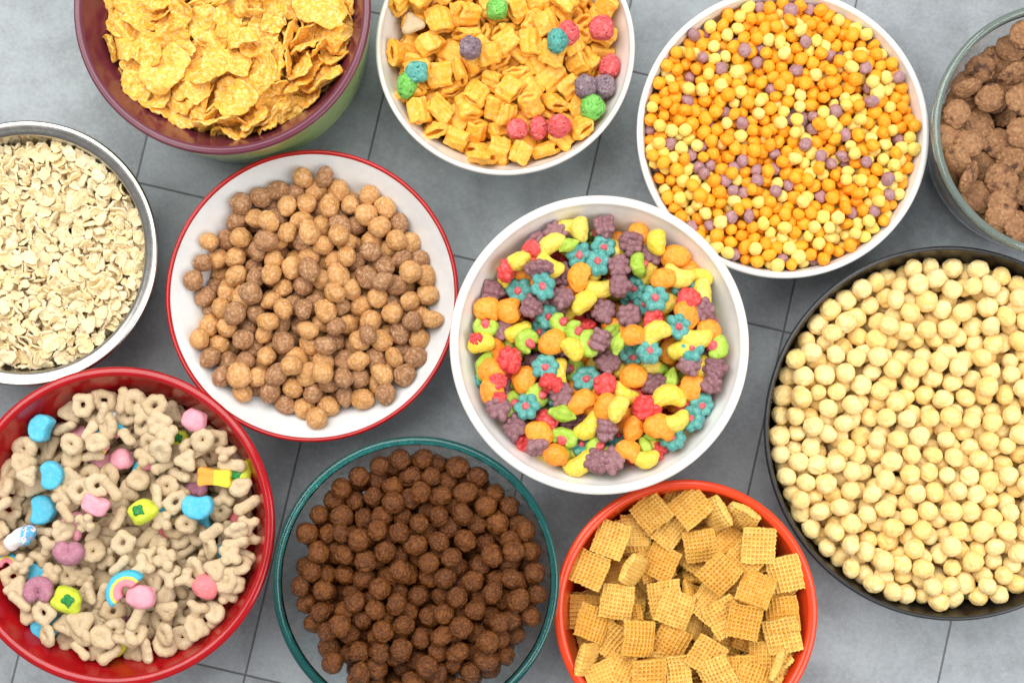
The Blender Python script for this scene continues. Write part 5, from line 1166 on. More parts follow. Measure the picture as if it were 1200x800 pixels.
206,-670,386,-186,-109,451,-42,-328,462,300,-646,401,-5,220,460,657,303,415,-163,0,440,172,392,455,-585,-439,433,128,167,457,132,-472,445,247,666,400,665,89,445,-555,154,463,-463,394,476,491,-118,447,-40,599,465,-154,433,444,
590,-33,478,-100,715,422,363,-478,454,-640,42,481,-166,-386,457,-98,-399,455,478,141,445,511,-463,480,404,600,414,564,-272,450,-172,-505,451,-511,493,394,-148,-660,466,246,-546,453,-251,-93,447,221,-476,453,6,-158,435,29,-332,456,
147,-76,466,-384,-546,436,546,-399,462,642,153,440,385,220,454,-57,662,439,3,53,446,-372,-419,443,-127,-592,451,-465,543,405,100,-336,457,345,-547,411,-570,451,417,564,443,406,-402,-486,455,-601,103,458,249,216,472,-369,246,445,
-434,-425,467,35,-11,447,452,201,451,525,-199,466,-417,-293,436,148,461,450,-75,-270,441,71,52,447,64,-273,461,-230,-252,450,-8,-97,448,-466,-237,447,68,606,459,-8,-670,439,-302,-31,428,609,-386,413,713,61,401,-412,529,446,
-397,-78,458,276,-280,460,-689,-1,444,609,409,442,621,358,402,-80,-665,446,387,395,457,-237,-377,451,-371,-213,450,-238,630,420,88,-709,398,-553,222,456,59,486,449,237,-612,418,497,343,466,-193,-322,446,586,-341,464,558,-103,444,
119,722,438,-624,-379,436,-33,-9,458,-144,95,455,-84,548,447,-385,-352,461,-204,261,450,-100,-9,443,-42,-533,459,-335,-476,450,590,201,462,171,-14,448,215,446,477,-246,11,442,652,-211,481,-134,172,447,115,-198,448,237,-336,449,
597,105,460,-175,-202,447,81,672,468,-70,196,457,-302,-190,451,-499,-302,448,8,553,441,-387,-610,414,-213,-446,454,-458,-360,460,-591,-91,466,101,-13,448,136,-403,451,646,-325,428,-159,-456,409,-527,91,463,-44,-717,402,-604,394,418,
-395,394,456,-351,630,422,277,475,450,269,37,452,135,-268,459,236,-149,452,48,734,459,-189,682,394,-43,360,458,132,600,461,-293,-537,453,568,-446,414,66,-464,451,525,498,421,-462,576,465,-228,698,450,288,-343,494,443,-446,482,
-134,19,494,231,-114,510,525,-499,420,-725,-116,447,427,382,508,58,185,461,-703,213,437,-344,-654,464,718,140,433,470,-563,442,495,178,495,734,13,452,320,-208,458,-424,451,477,-295,671,434,-728,104,462,53,-733,454,252,-685,441,
-320,239,507,289,408,459,25,-166,494,-50,735,469,734,-58,454,106,-443,501,229,65,499,-669,140,474,318,-455,500,-164,718,446,
]],
["balls",11,1,[
441,118,391,128,-311,398,-361,-60,395,341,582,399,-164,357,408,381,-372,396,-396,480,401,-16,-564,397,-320,-592,411,-101,-294,384,94,-375,399,509,-371,407,270,-305,394,-287,418,399,376,488,398,-470,-161,396,349,-175,386,448,245,396,
-137,156,379,198,-178,394,-528,-347,405,586,138,399,-428,178,406,174,-536,453,143,234,440,10,132,444,419,-265,479,362,-633,427,300,-403,456,-509,-430,453,-12,-398,457,-488,460,488,-302,266,449,58,-400,451,-570,42,458,-101,-211,461,
-221,466,459,257,541,462,458,80,448,170,105,459,-614,256,456,-74,430,444,543,404,455,-254,390,453,259,342,458,-121,-718,429,255,-215,452,20,-713,398,-111,-333,440,305,-591,447,405,-541,439,374,286,448,-86,309,461,-240,-674,404,
207,-277,456,-491,-517,407,-207,-43,462,188,700,418,-450,-137,462,304,-145,457,211,-85,455,539,16,481,-445,138,463,-440,-26,447,102,407,459,-138,-62,450,339,36,455,-136,655,432,528,80,457,-304,-408,452,-373,-9,447,-325,395,458,
623,288,471,515,230,457,59,-665,439,123,-585,445,-78,126,465,-546,-492,444,-658,-312,446,585,-161,467,475,18,463,168,-333,453,-658,-195,491,1,693,485,691,-238,433,92,-525,456,579,348,462,-202,169,469,-557,-382,458,518,-332,464,
-626,-32,449,328,524,438,-63,-600,460,-319,200,452,-175,-691,397,318,-28,451,544,151,457,-220,329,451,60,-601,454,457,-496,436,-585,-175,465,301,96,482,284,275,441,418,464,451,502,455,470,439,-198,456,524,-99,505,585,-225,498,
592,318,520,-412,-253,492,-528,-38,511,-305,563,516,646,-252,534,-271,170,523,575,460,473,424,-511,500,297,168,498,-466,73,455,-573,-87,541,-26,164,493,-161,-659,538,-116,-515,536,-138,-395,522,484,-156,502,-274,-63,498,-384,500,511,
-565,473,480,-582,-369,519,-633,304,511,313,-526,466,-93,-32,504,444,320,512,195,336,515,-417,-606,478,-354,-527,492,623,15,518,142,-581,511,-274,-385,508,605,-101,490,380,433,520,358,200,516,436,-272,550,267,-590,507,-111,197,513,
594,243,518,-249,354,512,363,-573,478,-440,-457,534,-722,-163,500,121,-725,452,-62,-733,464,-34,-287,519,474,-504,551,422,188,508,192,522,550,199,-172,508,370,-215,501,615,153,503,98,625,518,108,218,511,20,498,500,226,-238,512,
618,-291,492,559,-302,508,-698,34,567,93,25,499,-588,-6,499,410,53,490,449,464,517,678,-84,509,-68,534,515,-317,439,516,565,-151,534,158,471,520,725,-24,513,306,34,511,-199,18,489,456,-330,506,155,-231,517,-614,-142,519,-74,-564,516,
488,-402,504,501,-28,520,-6,-358,515,-243,607,491,-540,-246,459,38,248,511,-517,-343,503,386,-72,514,-439,-314,514,657,-344,498,451,120,504,580,-459,478,-396,621,481,243,501,515,-494,-269,507,-337,-55,484,-538,-200,512,134,-24,502,
137,-362,510,-261,-266,511,-644,359,473,195,-628,533,17,622,499,-483,-404,509,667,-149,499,100,578,570,-554,11,553,218,-479,544,401,-569,541,-704,-66,560,-132,171,577,396,-123,566,87,-699,504,97,146,544,165,-113,518,-740,-91,508,
-14,513,555,250,-542,557,626,-184,537,329,650,504,-378,-647,521,-238,229,546,-360,-511,561,-140,104,562,36,-651,506,298,-486,561,430,606,492,459,-586,505,533,231,556,-535,246,564,-422,327,571,75,68,563,124,-169,512,-317,-681,536,
222,106,577,508,-535,496,336,381,496,743,-89,511,1,-588,486,576,-67,539,500,282,580,-384,425,519,435,71,557,-233,671,512,-630,11,548,-677,-112,519,-738,143,548,65,-148,542,4,117,549,353,-267,543,524,-396,582,-184,721,511,
-35,-750,526,-488,-75,552,-315,55,533,-352,265,560,10,449,553,267,57,560,482,568,516,-563,-271,523,-17,52,558,66,-2,549,386,369,562,-237,-19,529,103,-396,569,-454,241,554,4,-539,540,353,152,569,168,-537,555,
]],
["balls",11,0,[
357,494,333,-223,125,336,-197,-436,334,-441,-251,338,-228,-496,334,174,-554,335,230,-319,332,30,587,338,-263,59,336,571,-7,332,26,194,335,447,-312,336,561,130,334,93,-425,333,424,3,333,-182,-563,334,-18,-125,334,-114,-555,335,
-296,-497,334,-401,57,332,-47,443,332,-15,-248,334,420,-126,335,23,-304,331,64,389,336,-190,60,334,-188,445,334,-409,-318,335,-552,-324,343,-464,-441,346,128,-241,330,342,-244,339,-474,-187,334,535,-305,341,-16,114,330,-303,-379,332,
-493,431,352,-312,-564,346,-164,627,342,412,252,335,-405,-67,335,-547,24,398,582,258,423,62,-182,393,-388,120,403,584,-242,393,-232,-200,398,485,-306,393,-540,221,387,199,324,385,168,268,388,408,-290,387,-571,281,406,-376,-341,393,
-77,274,408,-578,-392,383,126,432,387,334,299,397,-99,211,396,288,614,366,166,139,396,-325,351,399,-176,100,392,-618,33,406,-34,94,397,-475,-400,404,161,-115,386,-286,293,389,-341,-398,384,-322,480,398,626,-192,420,-110,405,393,
-265,-524,387,-254,98,398,128,-58,404,376,-233,419,195,-442,395,414,-63,406,486,62,390,-566,-95,403,310,486,383,58,-435,392,-44,390,396,-62,-241,383,374,245,391,-200,-514,391,-94,-676,374,-631,149,415,136,-671,370,-681,-69,468,
379,-409,458,-719,-55,413,695,-170,411,-294,585,447,-646,196,456,-505,272,434,444,-540,383,397,-588,393,-6,720,414,27,-531,454,-330,136,440,426,-109,456,705,-98,398,676,185,386,600,37,459,689,118,379,367,96,460,708,-26,397,
525,-48,459,1,291,461,
]],
["balls",12,1,[
-401,308,338,-171,222,402,-437,-73,398,-87,-578,397,-502,-221,383,23,-620,403,-481,42,396,59,433,404,315,-115,397,-92,339,400,336,-595,365,352,160,456,-515,-176,447,-260,-311,458,-664,254,400,-406,48,465,189,518,475,-254,215,472,
-560,-24,446,344,454,457,191,330,448,-69,53,449,-3,-469,463,261,605,435,-441,233,455,162,-144,453,-358,459,458,-414,592,418,-515,-72,450,-107,486,473,134,43,455,-697,-178,420,317,215,453,-249,529,447,-361,321,455,672,-29,467,
-3,-266,458,-236,-161,466,-458,481,430,54,-83,440,374,-160,452,78,120,454,-60,253,496,41,84,499,-459,-71,491,-144,-211,514,-43,-120,511,-473,-191,502,-632,-61,512,-284,-326,527,-318,118,504,-116,730,490,-2,-714,485,355,-9,512,
-223,-339,509,-276,-198,513,-678,288,462,-516,-123,505,-138,406,514,340,-133,517,175,26,506,80,356,528,-740,29,474,277,443,517,491,268,513,-535,188,524,457,577,442,-276,-464,485,32,-294,512,216,-360,511,272,-173,515,172,721,478,
-273,-681,475,-345,371,522,-512,-532,485,-329,-273,523,-43,-204,502,-513,326,480,596,-353,531,385,-453,514,113,87,502,53,700,526,-407,-181,506,186,-709,439,-448,-235,546,-149,-273,542,-195,-472,525,-449,430,534,122,-68,550,
206,-138,567,463,361,561,-229,-160,539,508,-448,545,-216,467,553,-49,-336,563,462,-172,565,-229,51,541,494,172,564,129,513,563,660,318,526,584,-265,556,176,91,529,-416,-525,522,293,120,549,-298,-482,547,-494,562,522,
]],
["balls",12,0,[
-402,184,338,-153,256,338,-58,-303,334,9,-614,336,-257,444,334,-127,-428,335,-154,510,336,-482,-321,337,121,133,334,-16,-362,337,-342,-191,331,-272,-66,335,-435,418,402,613,199,403,-55,685,373,21,-494,397,234,-243,393,-497,-29,392,
5,148,378,195,203,398,-33,193,403,667,-64,355,196,437,400,445,-358,386,302,370,404,-497,165,401,44,220,400,170,-374,397,-657,192,368,228,10,394,376,-493,391,486,-176,408,448,-121,396,199,-305,394,-409,-400,390,12,13,386,-398,354,398,
554,-322,407,549,198,405,-566,158,397,-406,-137,401,-352,556,412,157,-506,391,-541,-152,388,-702,-2,380,-41,531,396,-649,-132,457,-304,-658,414,-701,150,412,334,337,450,-264,137,459,-145,-269,453,
]],
["cookies",13,1,[
-486,-26,207,-1,9,-11,2,102,-215,-439,244,24,-43,-8,1,97,-438,199,236,49,7,7,2,98,-411,265,300,2,-2,-4,0,103,-404,-262,248,16,-7,-40,0,99,-289,-15,366,41,-12,-27,3,96,-132,317,327,4,-9,48,0,105,-67,-376,323,3,9,-49,2,100,
-459,219,383,-15,-47,1,5,103,-240,446,356,-35,33,8,5,104,-475,116,314,9,-5,-48,3,95,-338,-404,322,1,18,38,1,101,-511,-166,272,-16,29,-8,4,105,-177,47,340,-19,-45,5,4,98,-62,-179,396,15,46,-14,2,106,-422,-281,339,31,39,-1,5,94,
-315,258,372,48,10,-10,1,105,-200,-457,309,10,8,41,0,99,-62,430,321,9,-12,37,0,101,-495,-66,401,2,-30,40,0,105,-180,-390,422,-40,-11,14,0,102,-116,130,383,-10,6,37,0,103,-465,190,460,49,10,-4,4,98,-309,-244,409,8,12,-40,4,100,
-264,375,407,13,-45,-16,2,99,-283,220,457,47,-14,5,0,101,-184,268,403,23,37,24,1,100,-206,152,418,-20,3,45,2,105,-156,512,435,18,6,24,3,103,-62,271,400,3,-20,36,5,104,-412,-315,427,-26,-38,-18,3,100,-550,87,396,-7,34,-15,5,105,
-181,-492,430,-31,-13,15,4,97,-393,332,443,-48,2,-12,1,104,-77,401,400,-3,10,-35,0,94,-506,-191,405,16,-44,-1,0,95,-306,-421,398,9,2,49,1,96,-367,108,403,11,0,-28,1,104,-334,-399,473,-1,-4,23,3,98,-212,-144,461,-5,3,-13,0,106,
-60,162,461,-6,-49,4,0,97,-443,293,506,13,47,-5,0,103,-405,-164,457,3,-11,-22,4,105,-282,450,492,0,7,0,1,97,-375,73,503,-4,-2,0,3,99,-588,-26,647,-3,0,0,3,104,-278,-41,534,-7,-4,0,3,101,-356,-164,510,0,0,0,1,100,-417,-351,580,0,1,0,3,103,
-111,-306,480,-2,3,0,3,101,-228,-542,635,-3,0,0,4,103,-380,380,565,4,-10,0,1,99,-477,260,594,24,3,6,2,100,-339,208,595,0,-2,17,2,102,-549,100,672,-1,1,0,1,101,-234,330,658,24,5,9,1,103,-199,502,556,-1,-4,0,2,98,-177,535,686,0,0,0,3,99,
-179,191,634,-3,1,0,1,110,-499,-74,700,-5,3,25,4,104,-227,-133,588,-2,-3,9,0,98,-567,-161,707,21,-12,-22,0,102,-516,-268,727,20,13,23,4,102,-297,-258,615,-1,0,32,0,98,-296,-398,637,-2,4,0,1,98,-334,-487,705,10,-3,-13,4,100,
-176,3,629,1,1,-17,1,102,-248,-531,725,-2,4,0,1,99,
]],
["cookies",13,0,[
215,149,100,0,1,-47,2,94,-323,-245,128,-1,-49,-2,4,99,183,252,153,-1,49,-2,5,100,86,-397,211,-44,-22,-9,0,105,-424,129,190,17,46,-4,0,98,-207,-382,169,46,14,12,4,96,-76,-451,180,-3,1,40,5,101,-373,318,206,8,8,-18,0,94,63,406,247,-2,1,7,4,100,
-260,117,264,5,9,49,3,97,-112,450,230,-4,48,-9,5,98,232,172,287,42,27,-2,4,95,-311,-15,265,-9,8,-34,2,103,-45,-385,246,41,-26,9,3,103,-262,426,247,-3,15,-41,5,105,14,-504,262,-13,-45,17,4,97,-246,-169,261,16,-47,-4,0,99,-398,-93,254,10,-48,6,4,94,
-264,324,275,-40,-15,-8,0,97,-442,42,269,27,-42,0,1,101,140,-455,266,1,5,-23,2,98,86,-117,282,1,-50,4,0,100,-22,-6,254,50,0,-2,0,94,51,-321,290,37,-33,5,3,95,-58,-118,296,6,-8,-32,1,100,-283,-330,231,9,9,-30,4,104,-179,-25,271,17,-47,-2,5,97,
183,287,291,-2,-12,-46,0,97,165,21,288,4,-3,-9,3,95,255,-122,299,-13,48,5,3,98,118,414,324,-44,-23,-2,3,95,-340,113,331,8,-14,-6,2,101,185,-26,368,-1,-50,2,4,102,145,318,365,1,7,16,4,95,89,-399,339,5,2,-2,5,93,-365,387,359,-13,-39,-25,1,95,
22,-517,346,-17,5,-3,0,101,57,156,378,49,3,-5,5,97,174,-507,376,28,-36,19,5,103,45,12,312,4,-4,-35,4,101,-372,-135,316,0,1,-47,3,100,172,496,268,-38,1,1,5,95,17,-250,327,4,-10,-36,5,96,-218,179,305,7,6,44,0,96,256,-414,320,-3,-11,45,2,99,
27,297,336,4,-2,46,1,103,21,514,323,-42,-24,-7,1,100,-128,-230,329,-1,-1,50,3,95,182,132,368,-2,18,-25,1,95,103,-148,360,49,-4,-4,0,100,-464,-11,336,11,15,-36,3,100,153,-260,321,-3,-3,-50,1,99,-116,-497,353,-20,27,-37,5,98,
166,284,427,6,-2,44,1,98,81,-125,426,-2,-12,-42,5,105,-50,-369,419,10,-47,6,1,99,168,-317,404,-11,16,-31,1,104,30,20,429,37,-27,-19,3,105,68,203,439,10,-45,14,2,95,-368,-155,385,8,-2,-4,0,96,104,-530,443,-19,6,40,5,95,112,418,416,-31,35,-17,0,103,
-205,-29,399,1,6,-19,5,99,-161,-284,394,14,11,-25,1,95,-30,-506,433,-7,12,22,2,96,37,488,422,-13,-38,-9,1,98,146,-17,443,47,-13,0,1,94,61,-277,418,3,-49,-7,0,100,-65,28,371,28,24,8,0,106,190,-453,444,-21,19,11,4,106,-68,-92,393,-18,17,35,1,96,
61,-403,431,-25,-41,-1,1,93,172,519,422,-26,-21,-25,5,106,-228,-194,380,-24,42,2,5,98,33,330,454,-38,24,-7,3,94,-28,539,442,12,-38,-28,5,100,-459,38,440,14,-4,25,0,94,-125,14,466,-2,-6,41,2,94,
]],
["fruit",14,1,[
147,217,468,-20,-4,18,0,96,67,272,506,-8,-11,-28,2,103,121,407,588,-49,-3,8,2,105,-314,-182,673,18,-18,33,1,105,-76,-63,595,-36,-7,23,2,98,456,-341,659,-15,-33,-34,2,96,-452,133,629,11,11,-39,0,100,40,-200,602,25,37,21,1,99,
-170,24,763,31,-38,-7,2,97,-348,-427,588,14,34,0,2,102,397,-111,637,43,20,15,2,101,88,197,634,25,30,-18,3,97,-105,-252,704,33,-19,-17,2,104,84,440,684,46,2,7,1,99,-586,163,722,19,46,1,2,104,118,561,655,-27,-39,-5,0,102,-1,240,703,-34,-35,7,1,96,
-352,344,735,-30,-14,-19,1,95,-431,-390,686,13,-8,10,1,104,339,-306,709,-26,-32,-20,2,93,69,105,714,30,16,36,1,103,-187,281,694,9,-46,-7,2,102,-393,407,766,1,1,0,3,104,-130,302,743,-1,2,4,3,103,-556,-28,745,-1,-4,38,1,106,
231,595,762,0,0,-29,0,106,494,416,753,-8,-2,-17,3,101,404,298,762,-2,-3,25,1,106,106,90,762,-6,-3,0,3,103,-24,-318,778,3,0,0,3,107,139,-399,755,0,2,32,1,104,-108,364,818,2,-4,32,2,101,-607,198,792,2,-2,2,0,103,-488,182,805,1,3,38,0,106,
-250,10,846,4,0,-48,3,103,416,480,800,5,-1,1,3,105,344,351,891,1,0,4,3,102,468,160,890,0,7,-21,0,106,591,74,863,5,9,-9,1,102,172,42,946,5,5,6,2,103,385,-33,784,-2,2,29,3,105,-578,-135,819,-2,0,0,3,108,-401,-192,790,0,-1,31,2,107,
-102,-308,840,0,0,17,0,104,-576,-254,832,0,0,38,1,114,40,-340,862,1,-3,25,0,122,-325,-477,836,1,0,-13,2,107,-235,-591,834,-1,-1,-9,1,106,188,-167,809,0,0,-4,3,113,493,-231,835,3,-3,29,0,102,185,-448,824,0,2,27,1,106,317,-442,878,0,6,-2,2,117,
149,-566,847,-1,2,-5,0,102,
]],
["fruit",14,0,[
223,162,462,-22,39,-22,3,95,-119,-6,516,0,-7,26,1,95,-199,377,481,-20,-45,2,2,96,6,490,441,8,-41,28,2,95,-87,129,531,40,-11,-12,2,95,83,-156,534,1,-13,36,3,101,245,522,637,47,2,10,1,96,152,131,598,-8,-33,-30,3,105,523,135,607,1,-12,-48,1,103,
250,407,603,35,-35,-6,0,99,-221,88,690,50,4,-1,2,103,325,263,720,34,-34,-12,2,105,617,-50,727,-30,-37,-9,2,100,326,-402,640,23,-29,-4,0,106,28,-394,653,45,-16,-4,1,96,-575,22,664,44,-20,10,0,97,-71,452,705,12,14,-38,1,106,
]],
["fruit",15,1,[
24,438,530,30,-31,-17,3,103,-163,499,556,46,-13,1,1,98,282,-503,597,8,-37,-28,1,106,-155,-183,610,8,-27,-29,0,99,111,292,624,-32,-14,-1,3,94,-356,60,580,5,45,6,3,103,293,29,672,6,41,-3,1,93,398,-240,694,-9,-48,-6,3,105,320,139,733,-3,49,5,0,104,
-130,-596,725,-4,49,9,2,97,-319,-350,660,-6,48,14,3,105,-258,-567,740,-48,7,0,3,105,-46,-143,623,20,-21,-36,2,96,-118,202,681,-4,4,16,2,104,218,133,698,34,-33,-14,2,105,-141,503,744,-13,-15,-11,3,100,126,-130,701,29,-28,3,3,105,
-11,395,744,30,-14,31,2,94,116,536,744,-47,7,3,2,105,-16,-216,723,-38,7,-28,2,104,-164,621,776,0,0,0,2,102,-247,522,843,-1,0,13,3,108,-474,361,732,-2,-2,25,0,103,281,383,774,0,1,25,0,107,542,344,793,0,0,0,0,102,376,200,812,3,5,13,3,105,
-208,-154,785,0,3,35,2,106,288,-156,749,3,2,17,1,108,568,-127,812,1,-6,32,3,106,149,-253,783,3,-2,48,2,108,309,-535,762,0,2,25,3,75,-82,624,831,0,-5,35,0,105,-435,471,844,-2,-1,-49,0,105,-262,435,857,0,-1,48,2,103,12,326,791,0,0,-50,1,102,
-70,215,807,-1,-1,17,0,107,-439,87,776,3,-2,-49,0,103,-160,-38,886,-1,-1,-21,0,103,-630,-13,805,2,0,4,3,105,333,551,846,4,-1,35,0,104,433,382,865,-4,0,49,1,102,578,285,848,-2,1,37,0,102,304,45,929,-1,-1,13,2,106,514,50,885,0,-2,50,1,105,
429,-11,872,4,0,-49,0,106,-60,-426,812,2,0,-46,2,118,-113,-630,805,3,4,-48,2,108,373,-300,849,1,2,0,1,107,400,-397,873,-6,0,-49,1,103,110,-354,920,-5,-2,25,0,106,246,-596,839,1,1,-50,1,93,
]],
["fruit",15,0,[
-55,73,377,-2,48,14,0,95,331,15,469,10,-48,-7,1,101,-20,-153,553,-15,-26,20,0,94,-449,142,441,1,-6,15,1,95,35,-38,496,39,16,-12,2,98,-405,-179,594,-1,-21,45,0,96,-249,360,568,5,1,50,2,106,533,-98,533,19,-22,-37,0,99,-449,14,579,-24,-33,-26,3,96,
125,-35,625,48,-9,-11,0,95,302,-37,678,48,2,10,2,94,564,20,643,24,-11,-4,2,102,304,-228,612,16,-29,-36,0,99,517,-251,599,18,-30,-28,3,100,-62,327,660,34,-35,-11,0,93,-127,562,587,38,7,-10,2,94,-573,149,620,32,26,17,1,98,-557,-46,577,20,19,38,3,95,
188,-268,700,9,-24,-42,1,100,443,-436,692,-25,-12,8,1,104,472,81,685,25,-31,-23,2,99,472,-32,704,-24,26,29,3,101,-311,177,633,-18,39,11,1,93,397,333,694,-17,21,10,3,102,238,560,716,-13,47,3,1,96,
]],
["fruit",16,1,[
-385,-102,544,-19,45,12,0,102,445,-154,584,32,35,11,1,99,5,555,522,-30,23,19,1,102,72,116,528,12,16,24,0,103,76,340,729,-43,-7,-20,0,106,508,-100,722,46,8,15,2,104,8,617,720,-31,-21,-19,2,101,-363,26,664,35,-13,-12,2,93,-471,-44,669,-43,-19,-4,0,105,
318,-138,712,30,16,-7,1,101,613,150,684,26,5,32,1,104,116,16,734,-40,-10,7,2,96,-141,-128,692,2,-2,-41,2,102,-220,-593,770,0,0,-7,2,103,-613,106,785,0,2,-50,1,105,-194,118,825,-2,-3,46,0,102,-119,70,856,1,-4,41,1,101,-45,3,863,0,0,35,0,107,
-379,11,819,0,0,21,0,104,221,432,833,16,19,33,1,106,614,-8,857,-3,-4,-30,0,105,-318,-270,795,10,1,39,2,108,-459,-325,779,-3,4,35,2,106,-195,-509,816,-2,-5,-9,0,102,2,-552,808,-1,0,46,0,102,
]],
["fruit",16,0,[
-115,-318,529,-7,-2,-49,1,105,4,37,528,42,-15,3,2,97,106,18,593,-1,49,-7,2,94,-34,-454,592,47,7,7,1,100,-540,-152,624,9,1,48,2,105,390,119,644,33,1,14,2,94,54,542,597,25,22,33,2,104,522,210,645,30,7,7,1,94,-478,92,708,10,-16,20,1,94,
-46,484,632,3,21,-45,0,104,-384,-258,710,29,-21,-17,1,104,
]],
["fruit",17,1,[
4,-531,694,21,-42,12,2,98,-496,-282,652,-22,43,6,1,96,192,253,682,23,-3,5,0,93,260,223,784,-3,-11,24,2,100,-316,-380,716,32,-17,-29,0,105,-254,-296,719,25,-21,-16,0,97,29,532,774,2,2,9,1,106,-272,152,786,1,2,0,2,107,-311,71,729,0,-10,0,0,101,
200,309,767,4,-10,0,1,102,461,316,817,0,0,0,1,105,185,-48,786,24,0,0,2,105,-620,-190,738,-3,1,0,1,75,-93,-541,758,-10,0,0,2,105,112,-484,725,0,-1,0,1,105,-109,492,798,7,7,0,0,105,-1,443,823,-9,-4,4,0,102,-428,294,768,0,-10,0,0,104,
-303,307,907,0,-4,7,2,104,298,248,887,1,0,2,0,102,418,94,906,5,3,9,2,104,259,-46,936,-9,5,0,0,106,490,-29,892,-10,0,0,0,106,-290,-122,831,0,-2,4,1,103,-65,-183,763,0,-2,7,1,107,-388,-334,842,-4,-10,0,2,105,551,-324,795,7,7,0,1,104,
495,-399,827,-4,-10,0,1,108,394,-504,844,-5,-9,0,1,106,
]],
["fruit",17,0,[
-291,-161,486,-24,40,11,0,97,-472,14,442,1,-14,-44,1,103,-173,-264,578,-11,5,28,0,101,180,-161,606,-17,-45,-11,2,94,312,-9,582,-10,12,42,0,99,274,164,653,29,40,8,1,97,-479,252,600,3,-3,-42,1,99,138,-542,590,40,26,-4,0,95,
189,22,634,-1,19,16,0,98,-230,-274,648,-15,-6,46,0,99,368,420,603,8,41,-18,2,105,-331,476,672,-26,-9,-36,1,95,102,-384,716,30,32,23,0,102,
]],
["fruit",18,1,[
28,126,458,23,-3,44,0,98,-198,-94,583,-33,-27,-3,1,104,-364,1,501,21,44,4,3,94,-329,176,491,-37,3,30,0,98,-28,207,508,10,20,43,1,95,-290,-15,576,13,-5,47,2,101,21,327,627,-5,14,8,0,94,-6,55,627,-6,49,-9,3,102,-376,262,676,24,-12,-39,1,106,
-242,-21,665,29,8,-17,3,98,171,373,665,-2,25,43,2,94,-424,-156,660,-13,-1,13,2,102,26,-70,630,33,-17,-18,1,98,-198,-128,688,15,-12,-45,2,96,348,488,706,15,4,45,3,105,-25,204,624,10,-2,-34,0,98,-167,403,719,34,26,-25,1,103,
-226,167,744,-11,-2,14,1,94,221,455,730,11,-39,27,1,98,-349,-81,685,34,6,-9,0,98,-64,-419,715,25,-11,-29,1,106,3,511,726,13,26,38,2,100,-231,593,800,-2,4,0,3,105,-323,550,771,-1,1,17,0,107,-195,376,764,-3,-3,13,2,101,-288,224,761,3,-2,0,3,103,
-526,79,752,1,-2,0,1,102,298,490,784,-2,-2,9,3,103,552,133,729,4,-4,35,3,106,555,-36,786,-1,5,0,0,103,-536,-246,751,-6,-2,0,2,106,-414,-481,746,2,-1,21,3,103,-155,-420,732,-2,-5,0,3,106,37,635,792,0,0,4,2,101,-322,394,888,24,0,0,3,105,
-203,242,824,-8,1,-4,3,104,-566,290,752,1,-1,32,2,108,37,172,762,0,0,9,1,106,-356,200,845,2,1,25,2,106,16,18,904,0,-7,28,2,101,174,544,816,8,3,-6,0,108,119,417,846,0,0,25,1,103,117,312,860,-6,6,32,0,106,569,176,863,7,2,19,2,102,
167,145,806,1,1,0,0,107,52,-108,779,-1,1,-2,1,106,-191,-280,829,3,4,25,1,101,-537,-349,841,0,0,9,0,104,-454,-457,812,1,0,0,1,103,-328,-550,838,24,3,6,2,101,44,-456,872,0,-4,35,2,102,-7,-638,841,-4,0,9,1,108,67,-638,848,0,-1,0,1,106,
483,-118,890,0,2,7,3,102,631,-129,848,0,0,35,3,104,608,-217,850,-1,0,19,2,103,306,-222,799,5,3,13,3,105,
]],
["fruit",18,0,[
-262,102,464,44,23,-1,2,99,-188,97,539,-50,1,-2,0,97,496,152,517,3,2,-40,3,105,-257,-513,667,6,-17,40,3,97,-597,-109,709,39,31,2,3,98,-286,274,640,14,-19,16,2,96,-145,-358,663,-18,-15,15,2,103,-448,417,693,17,-35,-26,1,101,
-228,-428,660,16,-14,16,1,103,281,392,683,-10,-9,-41,3,94,228,-449,696,-26,9,32,0,95,-251,-126,743,23,-28,-24,2,99,-228,615,737,12,-22,43,0,101,
]],
["fruit",19,1,[
413,206,517,-39,5,26,0,94,395,-400,585,19,-11,-45,1,102,-410,180,550,42,5,25,0,99,-244,385,655,-20,-45,9,2,105,399,18,644,-16,-44,4,0,98,-117,140,623,-2,1,49,0,97,-511,304,666,48,13,1,1,96,-477,-137,733,-8,-1,17,1,99,-212,509,653,-2,-15,20,1,97,
-63,111,699,39,11,-3,0,94,198,-596,693,-6,1,9,1,97,191,-79,706,35,-10,-10,0,94,-412,187,681,-1,0,0,0,62,-335,155,641,-1,1,0,0,64,-379,-517,760,1,1,13,0,106,435,-267,757,0,-1,32,1,107,207,-283,744,-4,1,0,2,107,261,-478,748,0,0,0,0,55,
305,-561,751,7,0,13,1,105,-359,502,832,22,-9,-17,1,104,-499,398,835,19,16,28,0,102,-659,29,836,0,-3,0,0,64,479,245,879,-10,-3,0,1,108,291,127,859,2,1,29,0,101,-549,-197,850,1,0,0,1,75,-480,-84,848,-1,-2,9,2,118,-262,-208,857,24,-3,-5,0,101,
31,-216,825,-1,-1,9,0,108,-537,-286,861,-2,4,0,0,62,-286,-408,785,-1,-1,-9,1,111,448,-322,805,1,0,0,0,63,254,-337,838,1,0,0,1,120,
]],
["fruit",19,0,[
-281,-215,384,0,-2,-28,1,104,32,-124,450,45,-20,-3,0,105,352,-384,488,-23,-40,-11,0,103,-279,456,550,-25,18,2,2,104,264,487,533,-39,-13,-17,2,98,-141,30,613,-18,-45,-8,1,106,399,95,559,7,-7,-42,0,104,262,94,550,6,31,-38,1,101,
